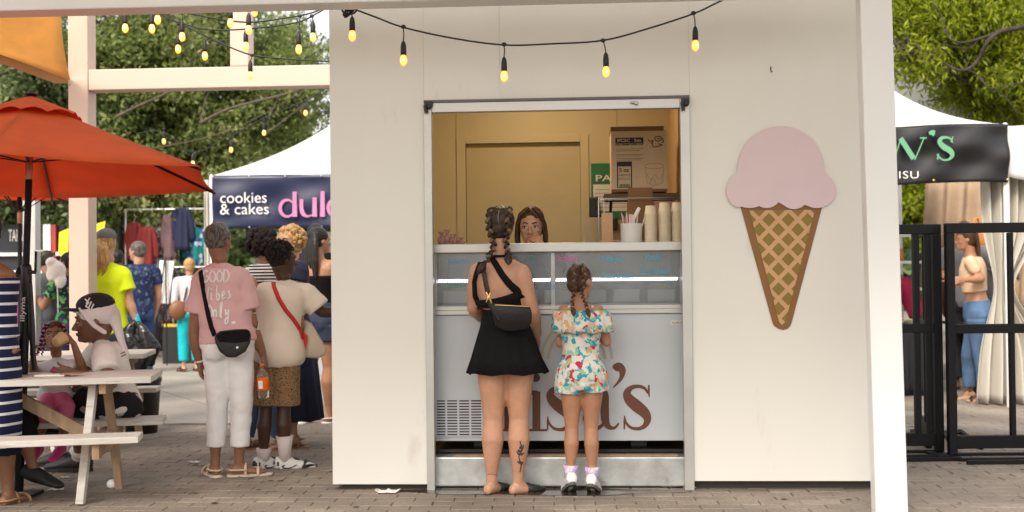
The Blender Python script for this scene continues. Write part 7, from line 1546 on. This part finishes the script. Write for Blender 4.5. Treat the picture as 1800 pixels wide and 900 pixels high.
# ================= the rest of the crowd (label, px, Y, height, yaw, skin, build...)
m_navyprint = ramp_mat('navy leaf shirt', 'vcell', [(0, (.018, .03, .085)), (.7, (.05, .08, .16)), (.9, (.13, .17, .24))], 34, warp=.05); m_bluetr = mat('blue trousers', (.02, .05, .16), .85)
def simple(label, px_, Y, h, yaw, sk, topm, botm, hair, end=1.9, sleeve=.55, voxel=.012, topn='shirt', botn='trousers', z=0, **kw):
    f = person(label, (P(px_, 480, Y).x, Y, z), yaw, h, SK[sk], voxel=voxel, **kw)
    if botm: bottoms(f, botn, botm, end, .3, .014)
    if topm: top(f, topn, topm, hem=-.1, off=.018, sleeve=sleeve, srad=.045, wr=(.006, (2.5, 2.5, 2), 3))
    hair(f); return f
short = lambda m: (lambda f: haircap(f, m, big=.035, wr=(.004, (12, 12, 12), 3)))
f = simple('grey-haired man in a dark blue leaf-print shirt beyond the neon tee, facing away left', 243, 13.4, 1.75, R(48), 'fair', m_navyprint, m_bluetr, short(m_hgrey), wide=1.06, waistw=.35, hyaw=18)
m_dkg = mat('dark grey tee', (.045, .047, .055), .9)
f = simple('bearded man in a dark grey tee behind the umbrella pole, looking right', 82, 13.0, 1.64, R(-55), 'mid', m_dkg, m_grey, short(m_hblack), pose=dict(elR=(.26, .1, 1.05), wrR=(.2, .38, .98)), hyaw=-25, wide=1.1)
b = MB(); hell(f, b, (0, .22, -.33), (.27, .24, .2)); mk('beard', b, m_hblack, f.root, smooth=True)
m_gflor = ramp_mat('green leaf shirt', 'vcell', [(0, (.012, .02, .03)), (.45, (.05, .22, .07)), (.7, (.02, .04, .07)), (.85, (.16, .34, .12))], 26, warp=.06)
f = simple('black-haired person in a green leaf-print shirt left of the pergola post', 121, 12.2, 1.60, R(62), 'mid', m_gflor, mat('navy trousers', (.015, .02, .06), .85), short(m_hcurl), hyaw=10, pose=dict(elL=(-.2, .15, 1.02), wrL=(-.12, .36, 1.15)))
wc = tag(blob('white_bundle', MB().ell((0, 0, .10), (.11, .09, .13), 14).ell((.05, 0, -.02), (.07, .06, .10), 12).ell((-.05, -.02, .2), (.07, .06, .06), 12).ell((-.07, 0, .05), (.05, .05, .08), 12), mat('white cloth bundle', (.7, .68, .64), .9), None, .012, 1, (.016, (4, 4, 3), 3)), 'X', 'cloth'); wc.scale = (.85, .85, .85); wc.location = P(99, 490, 12.0); tag(wc, 'bundled white cloth held up between the bearded man and the green-shirted person', 'cloth'); tw_ = mk('hanging_string', MB().tube([(.02, -.02, -.1), (.03, -.02, -.42)], .006, 6), m_white, wc, smooth=True)
f = simple('child in a magenta top half hidden by the umbrella pole at far left', 30, 12.8, 1.34, pi, 'mid', mat('magenta top', (.55, .03, .25), .8), m_grey, short(m_hblack), hs=1.12)
m_wslv = mat('white long sleeve knit', (.62, .60, .62), .9, var=.15, vscale=30); m_tealtr = mat('bright turquoise trousers', (.0, .45, .52), .85)
f = simple('blonde woman in a white long-sleeved top and turquoise trousers far behind', 333, 16.0, 1.58, R(24), 'fair', None, m_tealtr, short(m_hblond), end=1.8, hs=1.05)
top(f, 'white_top', m_wslv, hem=-.02, off=.018, longs=True, srad=.04); 
for nm in 'LR': sandal(f, nm, m_mule)
mk('brown_handbag', MB().ell((-.17, -.1, .86), (.13, .07, .14), 14), mat('tan leather bag', (.2, .085, .035), .5), f.root, smooth=True); mk('bag_strap', MB().tube([(-.10, -.1, .95), (-.06, -.12, 1.15), (.03, -.06, 1.32)], .01, 6), m_leather, f.root, smooth=True)
# curly black hair, striped top
m_bw = ramp_mat('black and white striped knit', 'wave', [(0, (.02, .02, .02)), (.55, (.62, .6, .58))], 13, bump=.1)
f = simple('woman with black curls and a black and white striped top in the queue', 464, 8.7, 1.68, R(-50), 'mid', m_bw, mat('mid blue denim', (.05, .11, .22), .85, var=.3, vscale=8), lambda f: (haircap(f, m_hblack, big=.05), curls(f, m_hcurl, (0, -.14, .10), (.50, .52, .46), 240, .085, seed=4, keep=lambda p: p[1] < .12 or p[2] > .35)), end=1.95, sleeve=.9, voxel=.009, hyaw=-15, wide=1.0, pose=dict(anL=(-.14, -.10, .08), anR=(.02, .12, .08), knL=(-.12, -.02, .48)))
for nm in 'LR': sandal(f, nm, mat('tan sandal', (.38, .22, .11), .6))
mk('earring', MB().ell(hpt(f, .36, -.02, -.2), (.012, .012, .014), 8), m_white, f.root, smooth=True)
# curly blond with navy skirt
f = simple('woman with curly golden hair and a long navy skirt behind the youth', 514, 8.9, 1.71, R(118), 'fair', m_navy, None, lambda f: (haircap(f, m_hblond, big=.05), curls(f, m_hblond, (0, -.10, .10), (.46, .48, .44), 260, .075, seed=6, keep=lambda p: p[1] < .16 or p[2] > .36)), sleeve=.3, voxel=.009, hyaw=30, face=True, pose=dict(elL=(-.24, .08, 1.05), wrL=(-.22, .34, 1.22), anL=(-.10, .05, .08), anR=(.06, -.02, .08)), handL=dict(d=V((-.1, .5, .7)), curl=.8))
skirt(f, 'navy_skirt', mat('navy skirt cloth', (.010, .014, .045), .9, bump=.3, bscale=12), [(V((0, 0, 1.05)), .14, .11), (V((0, 0, .9)), .18, .15), (V((-.01, 0, .6)), .21, .18), (V((-.04, 0, .22)), .27, .2)], 9, .07)
for nm in 'LR': sandal(f, nm, mat('tan sandal', (.38, .22, .11), .6), 1.2)
sw = tag(mk('snack_wrap', MB().ell((0, 0, 0), (.035, .03, .075), 12).ell((0, 0, .07), (.03, .028, .03), 10), m_paper, loc=f.RM @ (f.J['wrL'] + V((-.02, .09, .07))), smooth=True), 'white paper-wrapped snack held by the golden-haired woman', 'snack')
# long black hair, black strapless top, denim shorts
m_dshort = mat('dark denim shorts', (.02, .03, .06), .85)
Yr = 10.3; f = person('woman with long straight black hair in a black strapless top and dark shorts', (P(560, 480, Yr).x, Yr, 0), R(-22), 1.76, SK['tan'], arms=1.0, legs=1.08, voxel=.009, hipw=.08, pose=dict(elR=(.27, .1, 1.12), wrR=(.22, .36, 1.15), anL=(-.12, -.10, .09), knL=(-.09, .0, .5), anR=(.08, .03, .08)), hyaw=-30)
bottoms(f, 'denim_shorts', m_dshort, .38, .3, .014, (.068, .064)); b = MB(); b.loft(torso_rings(f, .012, .3, .74), 20); f.gar.append(blob('strapless_top', b, m_blk, f.root, .01, 2, None))
haircap(f, m_hblack, big=.035); b = MB()
for k in range(7): dx = (k - 3) * .13; b.tube([hpt(f, dx * .8, -.36, .2), hpt(f, dx * 1.1, -.42, -.2), hpt(f, dx * 1.35, -.46, -.8), hpt(f, dx * 1.3, -.42, -1.45)], [q_ * f.hh for q_ in (.12, .13, .12, .06)], 8)
blob('long_hair', b, m_hblack, f.root, .009, 2, (.004, (10, 10, 1), 2))
for nm in 'LR': sandal(f, nm, m_white, 1.1, .02)
f = simple('tall dark-haired person in black behind the long-haired woman', 555, 11.4, 1.84, R(20), 'tan', m_blk, m_blk, short(m_hblack), pose=dict(anR=(.22, .05, .08), knR=(.16, .02, .52)))
for nm in 'LR': shoe(f, nm, m_snkb, m_white, 'trainer', 1.2)
f = simple('dark-haired person glimpsed between the neon tee and the leaf-print shirt', 207, 15.5, 1.70, 0, 'mid', m_dkg, m_grey, short(m_hblack))
f = simple('person in a dark top browsing the clothes stall beyond the easel', 262, 19.0, 1.62, R(-20), 'fair', m_dkprint, m_grey, short(m_hbrown))
# ================= right tent
m_mag = mat('magenta tank top', (.42, .015, .07), .85, bump=.3, bscale=20)
f = simple('person in a magenta tank top bending over the left black table, black hair', 1616, 12.75, 1.55, R(60), 'tan', m_mag, m_blk, lambda f: (haircap(f, m_hblack, big=.05)), sleeve=None, pose=dict(nb=(0, .22, 1.22), head=(0, .32, 1.35), shL=(-.15, .2, 1.18), shR=(.15, .2, 1.18), elL=(-.2, .32, .95), wrL=(-.15, .5, .82), elR=(.2, .32, .95), wrR=(.15, .5, .82)))
m_jean = mat('faded blue jeans', (.075, .14, .25), .85, var=.35, vscale=7, bump=.3, bscale=60, stretch=(1, 1, .5))
Yu = 11.35; f = person('woman in faded blue jeans, peach open-backed top and wedge sandals at the right tent', (P(1712, 480, Yu).x, Yu, 0), R(74), 1.68, SK['tan'], voxel=.009, arms=1.0, legs=1.1, hipw=.12, deep=1.15,
    px=dict(pel=(1720, 555, 0), nb=(1706, 449, 0), head=(1699, 421, 0), shL=(1705, 463, -.15), shR=(1701, 462, .15), elL=(1725, 490, -.18), wrL=(1695, 492, -.3), elR=(1697, 500, .2), wrR=(1675, 490, .25), hipL=(1719, 562, -.08), hipR=(1717, 562, .08), knL=(1723, 628, -.07), knR=(1702, 628, .09), anL=(1731, 690, -.05), anR=(1704, 688, .15)), pose=dict(ftL=(0, 1, -.35), ftR=(0, 1, -.35)))
bottoms(f, 'faded_jeans', m_jean, 1.86, .26, .012, (.060, .048, .038, .034, .032), (.005, (3, 3, 3), 9)); b = MB(); b.loft(torso_rings(f, .014, .40, .97), 20)
for nm in 'LR': b.tube([f.J['sh' + nm] + V((0, 0, .02)), f.J['sh' + nm].lerp(f.J['el' + nm], .4)], [.062, .06], 12, dome=True)
blob('peach_top', b, mat('peach top', (.74, .50, .32), .8), f.root, .01, 2, None)
f.gar.append(f.root.children[-1])
haircap(f, m_hbrown, big=.04); b = MB()
for k in range(5): dx = (k - 2) * .12; b.tube([hpt(f, dx, -.38, .2), hpt(f, dx * 1.1, -.46, -.3), hpt(f, dx * 1.1, -.50, -.95)], [q_ * f.hh for q_ in (.10, .10, .05)], 8)
blob('long_hair', b, m_hbrown, f.root, .009, 2, None)
m_wedge = mat('cork wedge', (.42, .30, .18), .8)
for nm in 'LR':
    g = f.J['an' + nm]; fd = V((0, 1, 0)); b = MB(); hgt = g.z - .03
    b.prism([(-.065, 0), (.045, 0), (.13, 0), (.15, .015), (.05, .03), (-.06, hgt - .01)], .07, Matrix.Translation((g.x - .035, g.y + .03, 0)) @ Matrix.Translation((0, 0, 0)) @ Matrix.Rotation(R(90), 4, 'Z') @ Matrix.Translation((0, -.07, 0))); mk('wedge_sole', b, m_wedge, f.root, bevel=.008)
    mk('sandal_strap', MB().tube([g + V((-.035, .0, .01)), g + V((0, -.03, .02)), g + V((.035, 0, .01)), g + V((0, .035, .0)), g + V((-.035, 0, .01))], .009, 6).tube([g + V((-.045, .13, -.07)), g + V((0, .12, -.045)), g + V((.045, .13, -.07))], .013, 6), m_mule, f.root, smooth=True)
f = simple('bald dark-skinned man in a grey tee behind the woman in jeans, reaching right', 1696, 12.5, 1.86, R(-35), 'brown', mat('light grey tee', (.28, .29, .31), .9), m_grey, lambda f: None, wide=1.05, pose=dict(elR=(.33, .12, 1.30), wrR=(.42, .42, 1.25)))
# ================= bake everything
bake_all()
for f in FIGS: tuck(f.body, f.gar)
for g_ in LATE: g_()
flush_text()
